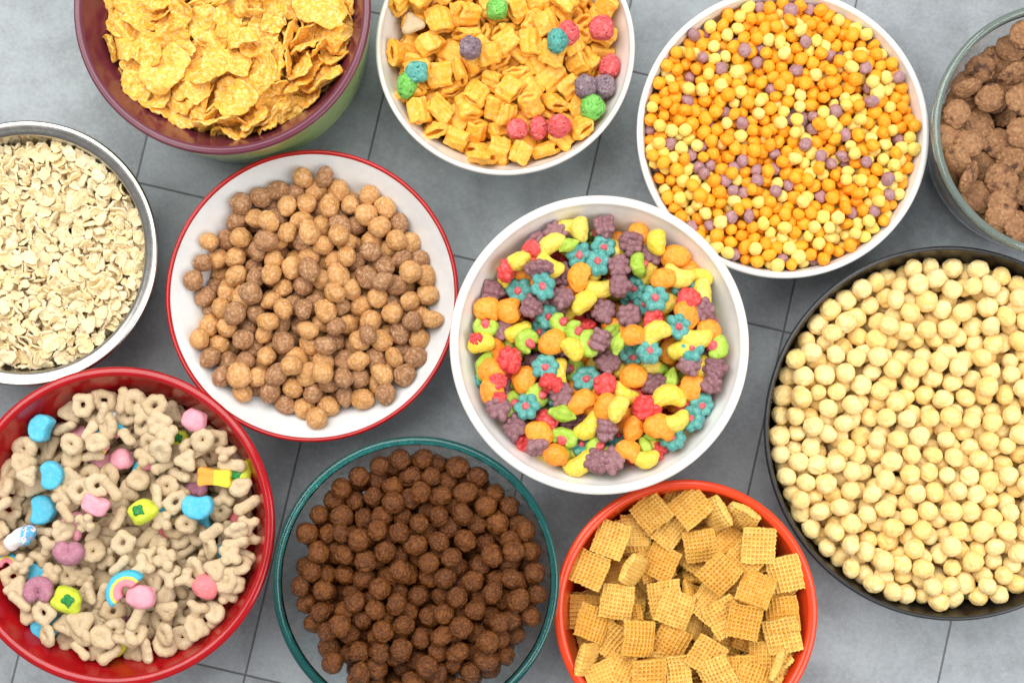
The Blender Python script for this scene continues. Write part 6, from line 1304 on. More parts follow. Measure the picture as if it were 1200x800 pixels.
305,286,638,5,2,-20,2,106,241,-338,666,30,20,10,1,96,-476,-272,557,13,32,-21,0,96,-351,-288,602,-3,9,-48,2,98,574,-202,693,42,26,-2,0,97,90,-199,684,6,3,48,0,99,132,-499,646,30,-36,17,2,99,-389,-481,668,18,-20,-14,1,94,403,399,763,-1,-45,17,2,97,
]],
["fruit",20,1,[
-478,12,705,0,1,0,1,103,69,62,800,2,2,19,0,103,-480,-193,731,-2,1,34,1,118,286,-494,790,1,1,0,1,84,-163,532,854,-5,-3,9,1,107,95,-2,952,1,1,30,0,101,-614,-112,776,0,-2,29,0,132,-200,-376,851,2,-1,-7,1,136,395,-195,786,-1,-4,32,1,112,
249,-552,809,0,0,-27,0,102,
]],
["corn",21,1,[
-862,276,318,-218,514,296,114,232,310,-379,614,292,340,434,297,26,441,402,-553,-421,397,168,-464,391,-910,206,417,58,113,397,-43,638,382,-291,521,379,73,-660,414,312,284,358,126,194,415,224,-189,400,9,-369,410,287,108,389,
-773,515,412,265,-721,409,-471,-26,411,-636,-349,412,-212,-400,390,-320,-402,382,-101,208,390,-351,-7,399,-597,-705,380,-249,-801,422,-522,75,401,-432,-416,386,-596,162,392,149,-85,406,-700,-589,338,-620,-531,392,62,929,418,
-135,-920,405,212,-3,383,369,-744,416,-605,-150,412,-262,-694,407,-270,-301,401,87,537,400,-432,-607,383,199,-805,425,-12,844,405,234,206,396,-494,-328,384,-707,-119,377,52,284,411,31,-931,418,-394,-112,410,-238,-185,398,
174,100,392,-919,94,383,299,-286,382,-771,288,408,-269,-497,393,-656,67,403,-903,-188,359,-96,-586,417,-362,172,386,160,902,352,-561,472,381,26,-760,439,-597,-30,408,-439,445,389,390,598,389,97,-179,400,-501,-130,426,96,-846,431,
335,-186,389,-122,-177,378,-876,320,410,-174,98,409,-820,-446,422,111,14,392,-241,831,441,-61,305,412,180,-658,409,-80,109,371,163,298,415,-666,502,402,-465,-227,395,-152,635,400,-104,419,389,-837,-4,428,-491,-515,380,41,745,392,
-69,-85,365,-228,409,394,231,786,399,-20,-180,386,-766,87,411,122,-566,393,-36,-680,407,-344,-220,378,-184,286,396,-157,-286,394,-214,191,389,-314,270,392,-228,8,403,-325,-610,402,-319,761,396,-475,170,402,-300,876,362,-747,-359,393,
191,498,394,-847,-103,388,-406,337,411,-860,-344,400,-42,-484,404,276,-93,388,-468,-800,407,348,506,376,-211,-593,413,417,-125,412,-364,625,398,-378,851,424,160,702,406,-578,-258,385,-758,-540,420,-414,716,427,-7,23,396,-708,177,395,
1,-581,383,387,399,392,326,6,393,-375,-510,396,346,-400,386,-179,740,408,422,714,420,-286,-93,394,-550,746,419,-419,82,400,-65,934,417,-153,523,392,406,-316,410,-359,-809,427,-683,-234,391,-719,405,404,-44,530,392,-492,650,409,
-145,-702,423,337,-632,407,-267,667,402,-479,544,393,-568,272,401,-140,-815,430,130,406,393,344,-448,482,276,494,464,-230,572,452,196,-853,516,385,-853,420,-675,-10,482,-342,80,472,-812,312,498,-565,618,486,-285,745,501,336,-79,464,
-5,-241,469,303,-800,474,-160,-23,492,325,879,450,-11,-42,487,16,84,490,-384,522,439,-572,-88,496,-612,-419,496,422,832,440,238,703,477,-676,-648,431,49,-329,500,-109,-225,474,172,598,416,36,801,490,172,-920,432,-548,-326,472,
-764,447,495,-352,-267,475,-649,690,464,143,816,522,-583,45,492,157,-348,464,-379,-716,514,-64,-943,471,-433,-842,504,-109,736,490,-104,577,473,-76,-338,467,-767,-87,462,-356,-430,477,364,325,477,-505,418,467,-726,222,479,
-403,-42,499,-730,-183,468,-78,-126,461,-688,322,478,-708,608,421,231,-276,462,-159,363,472,-902,-251,443,-538,-220,478,-621,436,476,429,-291,522,-231,73,497,-118,-439,478,253,-641,486,326,770,445,-203,672,493,-835,-378,507,
230,-49,478,13,582,465,-459,-460,480,-548,-511,468,253,55,478,13,-443,494,-726,-444,478,261,342,440,-18,691,468,405,-12,495,422,514,450,-60,865,502,35,-140,475,-315,-536,480,-294,359,461,-466,-669,468,-647,556,498,359,94,481,
5,-637,494,-217,-237,489,246,-386,408,322,-550,481,457,620,470,-551,-761,471,-162,828,515,-326,-888,492,-226,-467,487,342,651,471,-647,-558,497,92,672,496,-98,78,482,-687,-290,484,331,208,462,129,-722,485,343,-246,471,-40,396,477,
-476,263,461,-759,33,501,-796,-283,466,248,822,498,170,-151,492,-316,-164,468,415,241,527,-110,-857,521,-164,-756,521,-837,-166,475,-326,598,497,222,250,496,-284,172,465,194,915,463,183,-555,477,-857,408,525,-187,-344,487,
-238,-907,432,276,-905,465,-854,90,483,244,-482,459,-468,808,474,70,363,477,-172,922,451,-428,-345,471,-281,-41,486,-934,-123,446,-638,-176,506,56,-549,472,-387,424,484,-827,198,522,120,-248,478,-573,332,495,-562,-630,520,
-378,228,481,377,-674,498,246,595,500,407,753,519,134,66,492,-206,-649,510,-154,-544,496,116,-441,480,-942,-23,454,-671,134,484,-13,184,450,199,418,480,-208,-124,485,-275,-735,503,-531,151,486,-621,226,481,-9,-855,492,447,-563,420,
]],
["corn",21,0,[
272,100,206,-340,-569,204,325,198,204,728,-478,218,497,105,201,-279,293,201,-60,300,209,508,687,213,-171,683,209,-5,-768,203,-552,395,206,-512,680,213,438,378,205,-278,482,206,-171,290,205,-342,3,204,453,-185,203,-6,2,203,
-227,-569,209,-500,-472,206,-769,390,211,-726,-476,218,442,568,199,328,-774,207,338,7,204,444,-587,201,-720,-288,209,217,392,204,494,481,206,-221,-187,203,-610,485,203,-229,-5,206,389,476,208,-287,677,201,-823,300,224,-398,-88,205,
-405,-669,201,0,587,202,-510,-91,204,503,-679,210,48,292,206,55,-94,201,-335,387,208,345,-189,202,-567,9,210,221,5,201,-841,-99,210,-349,790,219,-215,-372,198,288,-287,210,-68,-866,216,229,574,209,-558,-381,208,-53,490,207,
-387,490,207,549,394,207,-164,488,204,-397,685,208,104,-775,207,-340,585,202,-385,292,209,4,-577,198,-113,398,202,170,-92,210,-60,97,205,565,-189,204,-49,-479,208,396,-92,205,-581,-575,204,336,571,205,219,196,203,709,311,206,
501,-496,208,-613,112,208,-380,-282,206,-276,-472,206,-826,114,204,-438,-382,203,1,393,207,-392,101,204,-117,-771,212,511,-87,206,214,-771,208,-550,580,200,60,492,209,-781,-188,205,-734,-88,204,-225,385,204,498,298,201,-332,-378,209,
449,205,211,-5,199,204,549,584,211,336,-589,204,160,289,210,-623,-94,211,-718,109,204,602,488,205,235,-186,206,-447,-567,206,448,10,209,-230,-760,204,-230,582,209,4,773,212,-329,-186,199,336,764,206,-295,-90,206,-162,-471,208,
-64,-672,204,571,-588,206,55,97,206,-169,-91,206,45,-867,217,112,2,207,49,872,215,-443,391,206,282,482,203,562,-382,198,556,208,202,-666,-383,204,109,381,202,782,-386,221,-113,-373,203,-454,10,207,453,-393,200,283,-492,204,
-512,-658,202,-441,-191,209,330,385,205,180,685,203,-164,-275,203,110,194,203,-492,298,207,-180,-668,211,-506,105,205,121,589,203,-770,206,205,-353,-767,212,224,-583,204,604,300,202,286,667,205,225,782,198,-295,-669,206,120,786,211,
-610,-474,204,168,488,204,-600,294,205,-274,-278,200,52,-675,210,-791,13,209,-443,585,208,166,-667,203,-717,478,208,225,-382,201,-115,-573,208,-658,387,207,674,-190,205,-717,300,204,344,-382,207,-117,195,204,-500,490,208,
-176,92,203,-270,608,315,676,-577,239,-11,-410,317,493,-23,308,-93,-487,310,376,219,297,-96,-900,308,-368,-579,305,150,335,309,176,34,292,165,-335,294,-388,-375,300,-682,158,293,-553,-514,288,-297,-176,294,136,-712,291,-435,333,300,
-221,-496,301,-683,-575,235,-381,222,293,-408,-681,305,-112,-126,284,-543,328,297,-871,76,286,-87,493,307,-258,-592,309,199,-433,300,-334,-474,300,22,-718,317,-304,-679,309,244,-712,307,16,-911,312,-266,-393,292,693,150,290,
74,-617,309,109,120,299,-202,695,314,-58,-9,295,-663,505,296,-144,-792,326,-546,-300,295,-102,331,304,-608,-399,303,498,-349,298,-814,-17,316,58,-320,297,-40,-604,287,82,-820,315,439,-776,244,-772,-312,303,-330,522,284,307,-621,300,
324,611,304,-134,806,314,-768,493,302,-436,127,302,-657,577,217,-324,129,290,260,519,306,-435,524,292,-693,-48,300,775,469,304,452,625,293,388,-338,305,-423,16,314,149,540,297,648,487,307,-240,797,329,-190,-857,223,-151,603,297,
289,851,255,-608,418,299,-790,189,307,608,-665,268,-286,23,302,184,436,300,269,-18,287,-89,904,317,760,-240,301,556,-440,283,-540,728,310,-661,-299,310,23,-514,295,542,79,294,-81,-224,294,488,-512,320,-461,768,238,-148,-578,320,
-438,-275,300,-551,125,296,-401,-160,312,225,253,295,-268,224,299,662,-253,306,156,-864,219,-211,-302,303,97,-113,294,93,-426,298,-349,-772,320,-603,-626,293,420,517,302,-546,6,320,-495,428,299,-160,-403,295,62,604,298,200,806,296,
500,-609,284,316,-134,298,-629,-196,307,1,88,302,726,-338,299,133,711,298,-712,-401,295,592,183,298,272,-856,260,-431,704,315,149,885,248,-165,420,297,-780,-121,300,540,-136,303,-488,230,314,-757,82,298,-896,173,309,-94,698,297,
-439,-502,288,-171,7,303,-820,384,308,190,-617,307,359,-722,307,-818,-402,319,191,-803,316,-235,-86,297,521,269,301,-502,614,307,212,636,294,-196,-683,318,428,69,295,-158,231,299,-23,-814,294,26,-210,294,-49,590,292,395,330,300,
425,-141,300,460,419,291,649,-146,306,19,503,315,630,290,306,-479,-85,313,-543,-719,279,544,481,302,431,-438,296,345,-238,296,220,140,301,-514,-192,307,23,905,316,333,114,294,-322,-293,297,481,167,312,376,709,310,50,-14,296,
708,-49,299,-494,-404,299,-764,-495,317,269,725,281,-896,-10,240,-644,55,298,-87,-698,312,-878,-192,251,135,-521,299,663,-453,305,380,-28,296,-312,710,298,-868,-275,315,-904,-96,298,600,-44,293,-731,-218,295,235,-248,305,
534,736,302,202,-117,314,-194,121,304,-656,323,293,79,815,312,135,-211,303,591,386,300,-754,290,305,-451,-782,295,-74,-332,288,-489,-609,293,-62,178,293,-346,-68,297,588,577,315,-328,322,294,20,708,297,-602,228,297,277,-352,308,
-8,-107,289,2,295,309,611,-344,306,397,-559,291,-389,430,294,266,351,290,-714,406,294,-612,663,261,-21,403,316,-371,820,319,564,-247,298,-659,-491,296,-280,424,296,-249,-782,312,-222,326,302,-558,524,290,-590,-97,318,594,-544,313,
531,-734,304,-32,806,306,328,-450,299,-194,-198,303,83,417,295,697,398,297,250,-531,301,454,-247,298,737,-414,369,466,792,354,21,196,351,353,-521,382,57,-468,394,57,-275,394,532,-632,384,478,-36,414,-204,-886,323,246,-570,401,
567,8,388,620,97,376,-622,682,366,-678,-438,382,334,-822,339,512,659,376,252,-884,363,431,-646,350,730,-98,387,40,-81,386,425,51,401,-589,577,380,557,-744,410,612,677,346,-383,-317,383,592,601,415,679,202,383,684,-197,400,
-279,102,382,-42,-848,394,264,427,375,123,-745,383,578,183,406,451,-796,353,-116,9,397,-102,-392,380,-196,895,349,671,-316,392,618,392,401,467,-222,411,477,-425,389,687,479,404,673,-6,389,552,751,416,-732,-16,395,-832,416,418,
707,573,329,492,550,374,674,-492,408,106,-369,378,276,583,400,578,-225,401,588,-419,388,677,304,408,-544,-611,410,65,642,393,-467,792,356,-336,425,388,537,-510,409,-915,-7,351,290,690,380,-676,274,379,626,-100,414,123,815,417,
-796,-206,381,525,-133,414,-161,-494,394,161,-276,382,-807,188,413,412,261,392,265,881,362,-117,838,409,579,496,401,-308,-868,351,518,103,395,483,347,366,-378,-706,401,-490,-697,364,525,-324,401,-69,740,392,570,291,399,742,385,391,
387,149,381,148,-900,320,705,-583,350,-680,602,318,-178,-84,388,-48,-286,376,476,189,444,356,821,344,-620,366,395,633,-672,371,480,447,399,550,423,477,706,420,498,485,303,470,608,-330,473,452,-482,478,519,-390,492,519,531,488,
537,-705,506,646,684,446,639,529,486,636,-697,476,606,243,488,501,43,485,684,-402,458,682,132,485,507,801,507,598,-471,484,613,-579,424,532,-256,497,569,132,503,558,-58,490,479,-809,453,623,35,480,462,-697,438,471,-154,507,
669,-540,504,714,599,437,562,672,500,710,-623,451,623,343,497,
]],
["oats",22,1,[
408,171,370,0,-1,-21,5,90,32,-470,378,0,7,-9,4,94,-133,59,381,7,-13,13,2,98,350,-349,370,-25,43,-7,2,91,469,108,398,-6,5,-49,0,95,-84,400,418,-49,-1,-10,4,91,212,103,431,7,13,45,3,97,285,516,388,-8,8,-16,4,91,385,-443,390,-44,-23,-1,2,99,
31,-527,424,5,-10,47,1,91,294,-228,428,24,22,18,3,95,486,198,424,-23,-6,-25,8,99,-460,-236,443,-15,47,8,4,99,-460,14,399,45,-14,12,4,98,-475,-109,435,27,-40,-2,0,98,-148,2,412,13,5,-22,5,92,-3,8,380,22,45,-1,4,98,-16,226,372,10,-7,17,5,93,
-257,-60,428,-6,1,-42,2,98,-443,153,436,1,0,-48,6,99,191,289,436,0,-3,48,6,92,135,-277,432,5,5,-49,0,93,-10,290,422,5,-50,-4,7,94,316,7,439,0,20,18,8,95,625,58,426,-6,13,6,4,90,-540,96,407,12,-5,40,0,98,-46,-360,436,-7,4,4,0,92,
316,556,422,-36,-33,11,1,89,-24,51,430,-3,-2,-33,2,100,237,-587,438,-8,49,2,5,94,64,-128,472,-4,-12,35,4,92,-445,-323,470,-22,40,11,5,95,474,3,442,4,13,6,1,98,-447,311,429,31,-34,17,8,90,51,504,466,-1,-48,-1,0,97,285,444,449,-46,-18,3,8,94,
-55,-478,411,-30,1,39,5,99,-424,438,402,40,-24,-13,3,93,-194,553,474,-8,49,-5,4,90,501,-409,404,-11,-9,14,7,98,-124,125,456,-10,-49,-1,2,97,-132,447,453,6,-3,-44,2,92,-416,48,455,46,11,3,8,91,150,-468,449,-10,-16,-29,6,96,
-166,-362,420,21,0,42,5,91,-129,-265,424,-17,5,-2,3,96,-328,-158,465,-3,3,-49,4,90,-427,-80,461,18,-43,5,1,90,403,-476,430,5,-16,43,7,90,342,-233,476,46,-18,-1,1,97,377,-111,428,1,8,7,1,93,-402,-488,460,8,-16,-23,8,96,-159,-40,452,-45,-15,3,1,95,
46,362,469,-49,3,-10,2,92,-274,17,453,-7,45,-21,2,95,-261,-192,492,13,-9,47,2,90,526,221,494,34,37,1,0,88,32,30,478,-7,-45,-7,0,90,-608,-161,432,22,16,-41,4,97,451,-286,447,-6,27,-39,6,94,350,551,462,-14,-2,-47,8,93,-79,-266,474,48,14,1,6,98,
-141,474,517,-12,47,10,2,94,261,169,461,-49,-5,6,5,99,94,-32,480,-30,-39,-9,6,91,350,266,476,-9,-43,-2,8,91,14,-174,494,-36,32,-5,4,93,433,-408,463,3,18,-46,5,88,161,312,480,30,-38,11,5,89,-44,412,483,-45,-8,10,3,97,-218,173,433,5,-8,-31,7,89,
-645,49,411,1,5,32,3,96,404,-112,474,39,-31,-6,2,99,-81,-188,437,-48,-3,4,2,88,-35,122,485,-15,-38,25,3,90,-335,315,470,-12,-10,-40,2,90,-436,361,465,35,-24,19,8,98,-303,548,466,-6,49,8,8,92,30,514,533,-1,7,-19,4,92,526,-29,471,-10,12,-45,0,98,
385,139,468,-5,2,-47,1,95,492,117,456,12,10,-35,6,88,-517,1,452,11,-14,-42,2,96,656,134,443,35,-29,-8,3,90,-202,-101,478,-39,-12,2,7,95,-273,354,423,-21,-4,40,3,92,352,-326,461,-16,-23,-41,5,95,-369,-401,461,-7,-33,-37,7,99,
-231,77,475,-12,12,41,2,88,357,-531,476,-2,7,-33,4,98,-561,90,472,-45,20,8,5,93,-482,-417,469,-17,10,-15,0,90,222,-266,466,10,-24,-33,3,98,263,359,533,4,7,-49,4,98,49,-264,487,36,4,-10,7,96,-256,179,478,9,-49,4,8,92,-450,122,486,4,0,-3,6,99,
-26,-87,481,43,17,8,3,97,463,444,472,29,-36,19,3,92,-614,-211,490,-8,-11,48,4,94,33,-311,441,13,1,-15,3,91,152,656,446,-32,9,-3,7,97,255,-124,500,10,-11,-47,8,92,-322,361,500,-10,10,12,0,95,-493,-204,503,0,-8,0,0,99,-122,224,476,26,41,-8,6,95,
256,131,509,3,8,-2,5,95,569,319,516,10,13,41,4,95,259,-380,473,3,-11,45,5,100,188,-90,509,-16,2,37,5,92,-40,203,443,16,37,20,8,98,-533,48,504,-42,-24,-1,3,98,-276,455,476,1,-9,45,6,91,-214,639,451,15,23,-27,0,98,-87,-18,494,-24,-41,-5,8,96,
-326,-344,515,3,-49,-8,4,90,539,-372,480,-13,-45,-15,0,92,-638,-32,465,-33,-36,-7,5,98,-554,361,494,44,-11,-22,5,88,-479,269,512,-9,8,-6,6,98,95,459,532,-12,-37,-17,5,95,96,152,483,-37,31,10,1,92,447,282,513,-48,13,-3,5,96,
628,45,491,47,9,-15,6,90,542,-83,502,12,10,12,1,89,-400,498,467,-12,5,32,0,94,-337,98,497,5,7,11,8,97,264,586,476,-10,-16,16,8,92,420,488,466,-15,13,25,7,95,-281,-516,484,48,-8,-7,4,96,-55,326,493,7,14,-33,0,91,-568,-93,507,-16,-47,4,2,93,
170,220,423,-19,19,-8,7,88,127,-339,484,-5,-7,-8,5,90,-44,-501,511,-22,44,-10,0,96,-186,584,637,0,0,-17,3,98,543,-41,569,-3,2,-36,6,93,-200,259,614,0,-1,-14,0,95,-1,-48,529,0,0,50,3,92,605,132,528,-3,8,7,2,94,-120,-99,571,1,0,50,1,93,
-683,-115,592,3,-4,-34,8,96,322,-436,523,-2,3,-47,7,98,-221,-482,554,2,6,-7,4,98,126,-75,611,-10,-4,-44,3,95,-501,389,534,-2,-2,-50,4,94,66,-686,591,-2,-10,-3,5,93,315,-228,533,6,-5,41,7,93,-128,-502,584,-4,-8,-48,0,96,-165,-298,526,-2,5,12,1,96,
-492,-478,662,-1,-2,-12,8,94,-304,122,536,-4,11,-33,1,95,14,179,613,-4,10,3,1,96,582,-242,594,-9,-11,-41,8,95,469,-518,637,-6,-4,-29,4,97,-209,-219,564,1,1,24,1,93,18,596,612,-1,0,43,0,95,-96,-189,604,-5,-5,24,2,93,661,-165,622,1,7,48,3,98,
71,-175,667,-16,4,-41,8,95,109,537,647,5,-10,-44,0,94,456,374,575,-1,-15,46,4,97,517,-469,673,1,-12,-46,8,96,-310,-286,591,1,-2,-6,0,99,586,-375,662,-9,2,-44,2,94,192,-107,618,4,-16,-46,8,92,-69,544,699,11,4,-49,8,97,509,454,649,8,-5,49,4,96,
301,189,602,-3,8,47,3,94,-88,258,611,-1,-8,-2,0,98,336,-154,536,-4,8,14,7,93,304,-525,571,-2,-11,-19,6,93,63,665,658,5,0,5,0,97,-456,-48,558,-9,8,48,7,92,131,-567,570,-8,3,0,0,94,454,-192,616,8,14,8,2,95,251,606,567,-3,5,-45,1,95,
-23,99,663,-6,2,-44,6,95,281,-356,553,-2,-2,47,3,94,-120,-688,653,1,-3,-24,2,97,-115,-396,605,14,1,28,3,96,236,-388,606,6,6,49,8,97,296,-86,552,-2,3,48,5,99,152,217,593,-11,2,-27,3,92,-46,-472,615,2,2,-14,4,98,274,-20,599,-3,-7,42,4,93,
-6,679,668,10,-7,-38,3,94,161,-161,688,0,2,46,6,96,-149,-565,640,3,-1,-40,8,98,-162,371,664,4,-2,-50,7,93,-300,-621,604,5,0,49,5,96,-286,-532,688,2,-6,-7,1,98,385,288,612,2,-1,43,4,94,690,103,670,0,3,14,3,96,524,71,577,2,-7,47,0,98,
-271,368,669,-4,-2,49,8,97,-195,-590,723,15,1,-39,8,97,339,-613,645,1,-2,-31,0,94,308,270,640,2,-9,-11,7,96,-553,413,618,7,-3,-28,0,99,404,-66,577,2,1,11,0,92,-162,-52,623,4,-4,23,7,93,158,440,686,-5,-9,49,0,98,260,496,738,-3,-9,-26,2,97,
695,-75,642,-4,2,31,6,95,266,385,605,-3,-11,-34,8,93,-632,110,528,1,3,-38,6,96,-644,27,554,1,-3,4,6,97,-262,246,701,-4,0,-37,1,94,386,419,672,6,1,41,4,94,-307,170,734,-3,-4,44,2,99,-64,-49,590,-3,1,-7,7,95,427,-453,698,3,10,-46,6,98,
124,610,701,0,-1,-15,2,98,-275,70,757,3,0,-26,7,93,-117,679,633,4,13,32,4,96,-311,605,576,0,0,-47,1,94,143,373,722,1,0,-10,2,97,256,-178,726,3,-1,-49,2,99,-431,413,535,-8,-9,26,3,97,-460,-188,581,6,0,4,6,94,-606,209,548,-5,3,43,2,97,
-596,-284,613,-1,5,-28,4,97,224,317,682,10,15,9,3,92,606,324,678,-3,-3,50,3,97,-124,445,734,-22,3,-10,8,98,246,-652,665,0,-3,-43,0,99,166,-292,640,1,-5,28,1,97,209,-528,600,4,2,-43,0,94,-41,-698,691,3,7,13,7,96,-638,291,583,-2,10,-14,8,99,
660,-221,694,-22,8,30,0,97,-691,-31,623,5,-5,-37,5,93,-219,-289,598,-1,7,-43,2,93,-542,338,672,-6,12,19,5,93,153,-683,674,3,-8,37,3,95,424,-550,707,-9,16,12,5,95,136,-218,725,3,6,29,6,97,-572,-348,669,-11,6,38,1,98,699,1,673,0,0,-2,6,93,
192,650,715,2,0,-25,4,96,632,-99,700,2,3,8,3,94,211,552,732,-1,-3,48,5,95,-649,201,645,2,-20,-26,0,93,43,477,734,-13,-7,-23,7,92,244,209,648,-2,-5,41,0,95,416,-240,669,0,-17,22,8,96,-340,524,595,0,-6,9,3,96,-172,508,690,-2,-1,-45,7,96,
14,-213,730,3,3,18,7,99,105,-582,716,9,11,47,0,97,262,-461,663,7,10,-23,1,95,-543,-216,651,13,3,38,2,94,-27,-568,673,-1,3,-20,0,95,274,-276,685,1,-1,-42,6,96,492,-116,689,-6,-24,17,4,92,30,-96,736,1,0,48,4,94,-152,-146,654,-11,3,-8,0,96,
658,205,682,-1,1,43,8,93,-93,608,726,-9,-18,20,7,94,365,357,714,0,2,-11,1,93,-5,32,698,-7,-5,26,3,96,621,-316,700,3,5,-37,4,94,-212,647,686,3,-1,50,4,97,111,-493,745,0,0,27,3,97,199,153,687,-7,-6,34,7,94,-184,-384,632,14,-2,-44,1,97,
-408,-120,627,7,2,-47,6,97,-314,-40,680,12,-2,48,5,94,-200,-520,735,1,10,27,1,97,-655,97,684,-1,-13,-45,7,94,453,462,722,0,-3,49,0,93,78,242,634,0,-1,-31,8,98,-399,-467,716,-2,-4,21,4,92,-189,192,772,1,-1,-21,4,96,-73,-606,726,-1,2,22,8,98,
-376,-593,711,16,2,-47,0,92,651,-28,722,13,10,-14,5,94,-392,-273,621,1,-10,-24,2,94,-522,200,557,2,0,48,1,96,306,125,682,-2,0,-21,4,93,570,392,695,-11,15,40,6,94,264,-584,722,-16,-7,47,0,96,550,141,612,3,3,50,6,92,-262,439,719,2,1,-39,0,98,
-198,-674,710,0,4,45,7,92,227,23,694,3,3,-19,2,93,50,-618,724,6,4,49,3,95,508,-41,729,7,0,16,3,96,-96,219,776,-2,6,-28,4,94,356,1,650,0,1,34,0,93,587,-296,720,0,1,50,4,92,233,400,754,12,-3,7,8,98,-20,197,779,3,6,45,3,97,368,-291,705,0,4,-28,6,96,
-493,272,714,3,4,-16,1,93,540,-225,734,-3,-3,-19,1,93,-164,17,779,-3,-11,46,2,93,609,-160,726,2,13,46,2,95,-529,-410,713,0,-1,47,3,99,
]],
["oats",22,0,[
-128,460,329,-48,15,1,4,92,-117,260,326,-1,0,8,5,96,363,102,326,22,45,0,4,88,78,28,329,-2,2,-45,2,99,-514,-131,334,-5,3,-22,2,92,178,-311,351,2,-17,-47,0,99,-337,331,329,41,10,3,7,89,137,503,330,1,-2,16,5,90,400,-164,355,-15,8,46,1,92,
361,-403,332,-6,-3,12,1,90,-318,14,328,1,-1,-9,8,93,180,-70,328,49,12,1,0,96,-508,138,331,2,2,34,1,94,-310,244,330,-3,2,-36,3,96,208,213,342,3,-13,-47,1,91,-176,134,328,-32,-36,10,3,91,-376,134,329,1,-1,38,8,95,-373,-108,329,2,0,-26,8,94,
-429,-216,344,-23,-7,43,1,90,-21,-482,328,48,-14,-1,2,93,297,-250,376,-2,6,41,4,97,-43,-373,329,-2,-6,-13,0,88,156,2,356,0,-13,-46,7,90,260,-22,376,-2,-2,7,2,92,-564,69,346,1,2,34,6,91,-10,327,378,-50,6,0,7,97,-240,198,327,-3,8,-46,7,90,
-124,520,383,-4,-9,-41,2,98,182,370,391,-9,-1,-49,0,95,484,-264,336,0,-8,-24,6,90,243,470,354,-43,-22,10,0,94,58,-342,376,10,49,1,0,93,364,388,371,39,27,-15,6,90,-56,-128,377,50,-4,-1,8,91,-401,-43,379,33,-37,3,1,99,-41,433,375,-5,1,48,5,96,
-136,-208,387,2,4,-27,6,93,75,381,374,30,-40,0,5,90,100,480,376,0,-1,21,6,98,-336,-383,388,7,-4,-42,4,91,-382,-232,325,-35,-36,3,7,89,460,38,345,-5,14,-4,7,88,505,-78,349,5,-41,27,7,90,-140,-434,364,-9,-11,-48,3,94,276,305,372,9,-6,-46,1,99,
-483,-122,376,-4,6,-4,0,91,-131,286,374,2,-2,-50,4,95,254,-480,336,-1,-7,-42,6,98,56,-113,377,46,-18,-5,2,99,-282,-29,374,4,10,-20,2,97,552,12,354,49,-6,-4,8,98,-447,176,379,0,-3,-33,0,97,-244,278,375,-47,17,-2,2,91,-356,370,358,9,45,-18,0,89,
-344,-178,364,-3,7,-43,6,88,138,-507,364,-35,-30,-2,0,98,-249,-110,379,-1,-4,-50,3,93,-97,144,353,13,45,-1,2,94,-184,372,365,48,11,-6,7,88,135,43,402,34,36,7,8,94,-437,280,388,-5,-18,-39,3,95,68,390,426,7,-6,-22,3,98,284,-527,387,-2,6,-22,4,91,
-78,-251,329,34,37,0,6,96,-204,429,392,48,9,-2,4,93,167,-235,387,2,3,-14,2,97,-253,-350,436,-11,-47,-2,5,92,-20,499,432,3,-1,-36,6,94,528,-105,391,-47,12,9,0,90,-353,-167,419,-47,-17,2,1,97,160,-102,390,-6,-12,-3,8,90,366,242,400,-4,-47,15,1,96,
-225,-178,421,6,-3,-28,4,98,354,-89,386,-23,-44,2,5,95,-240,539,363,-45,-21,1,2,90,492,360,371,-45,14,-11,4,98,79,-411,414,8,-4,47,7,95,-474,357,359,-12,-46,-6,8,98,-285,-511,355,-9,-35,34,3,94,187,534,371,-1,-17,-42,7,88,
-539,248,364,11,-3,24,1,93,-154,192,407,9,11,-48,8,98,-119,-79,370,12,-19,-41,3,95,-149,-494,401,10,5,-7,0,88,594,30,396,38,-30,-3,0,93,264,-368,395,24,42,-6,6,97,-587,-26,368,7,48,8,6,93,52,140,375,-4,7,-5,1,96,138,264,379,-17,47,4,1,96,
-587,175,390,15,-47,-5,5,96,-224,89,368,-15,39,-17,4,95,322,71,372,-27,42,0,4,94,-370,71,388,-42,13,-11,2,92,236,-36,431,1,4,33,0,97,260,294,425,12,-14,-34,7,99,-154,563,416,1,-13,-46,0,93,94,-126,427,-28,-41,2,3,97,209,412,432,48,-3,-10,4,88,
-58,-360,378,-6,-2,29,6,99,-348,459,370,2,-7,-32,8,100,-401,-442,391,-33,31,0,2,95,-332,242,384,9,-14,-32,5,96,-139,300,428,8,-46,-17,3,97,338,-530,428,-8,2,-49,2,96,195,586,401,47,13,0,2,88,-292,555,417,-46,-18,-8,5,92,192,-153,446,5,11,0,5,96,
-189,-614,399,-17,9,16,0,89,-562,-120,403,21,-8,-41,1,93,510,-175,460,-12,5,25,0,99,-11,-244,380,-23,-45,1,5,91,-282,129,418,42,-22,-16,8,92,414,289,411,-46,19,0,7,91,275,196,394,37,32,-10,1,91,87,-623,408,1,4,28,8,91,557,259,443,41,27,8,8,92,
-506,-408,406,-18,-12,-45,4,92,-564,216,441,36,-33,-1,4,97,455,333,400,-25,40,1,4,91,-41,575,437,32,25,-5,8,91,62,132,428,8,3,49,2,95,-40,-95,426,-2,-1,44,2,92,115,-13,437,11,46,13,1,91,78,633,392,-44,11,5,1,88,-613,-49,411,-21,42,-10,3,93,
587,156,409,-16,-39,-3,5,98,-168,352,444,-33,-11,0,3,97,-355,259,425,9,-11,-39,5,90,-566,334,416,19,-39,-21,2,92,-326,-273,427,8,8,-47,2,96,-227,468,428,-9,-8,-35,6,89,398,-223,425,-38,33,0,0,93,314,316,440,19,13,38,0,95,
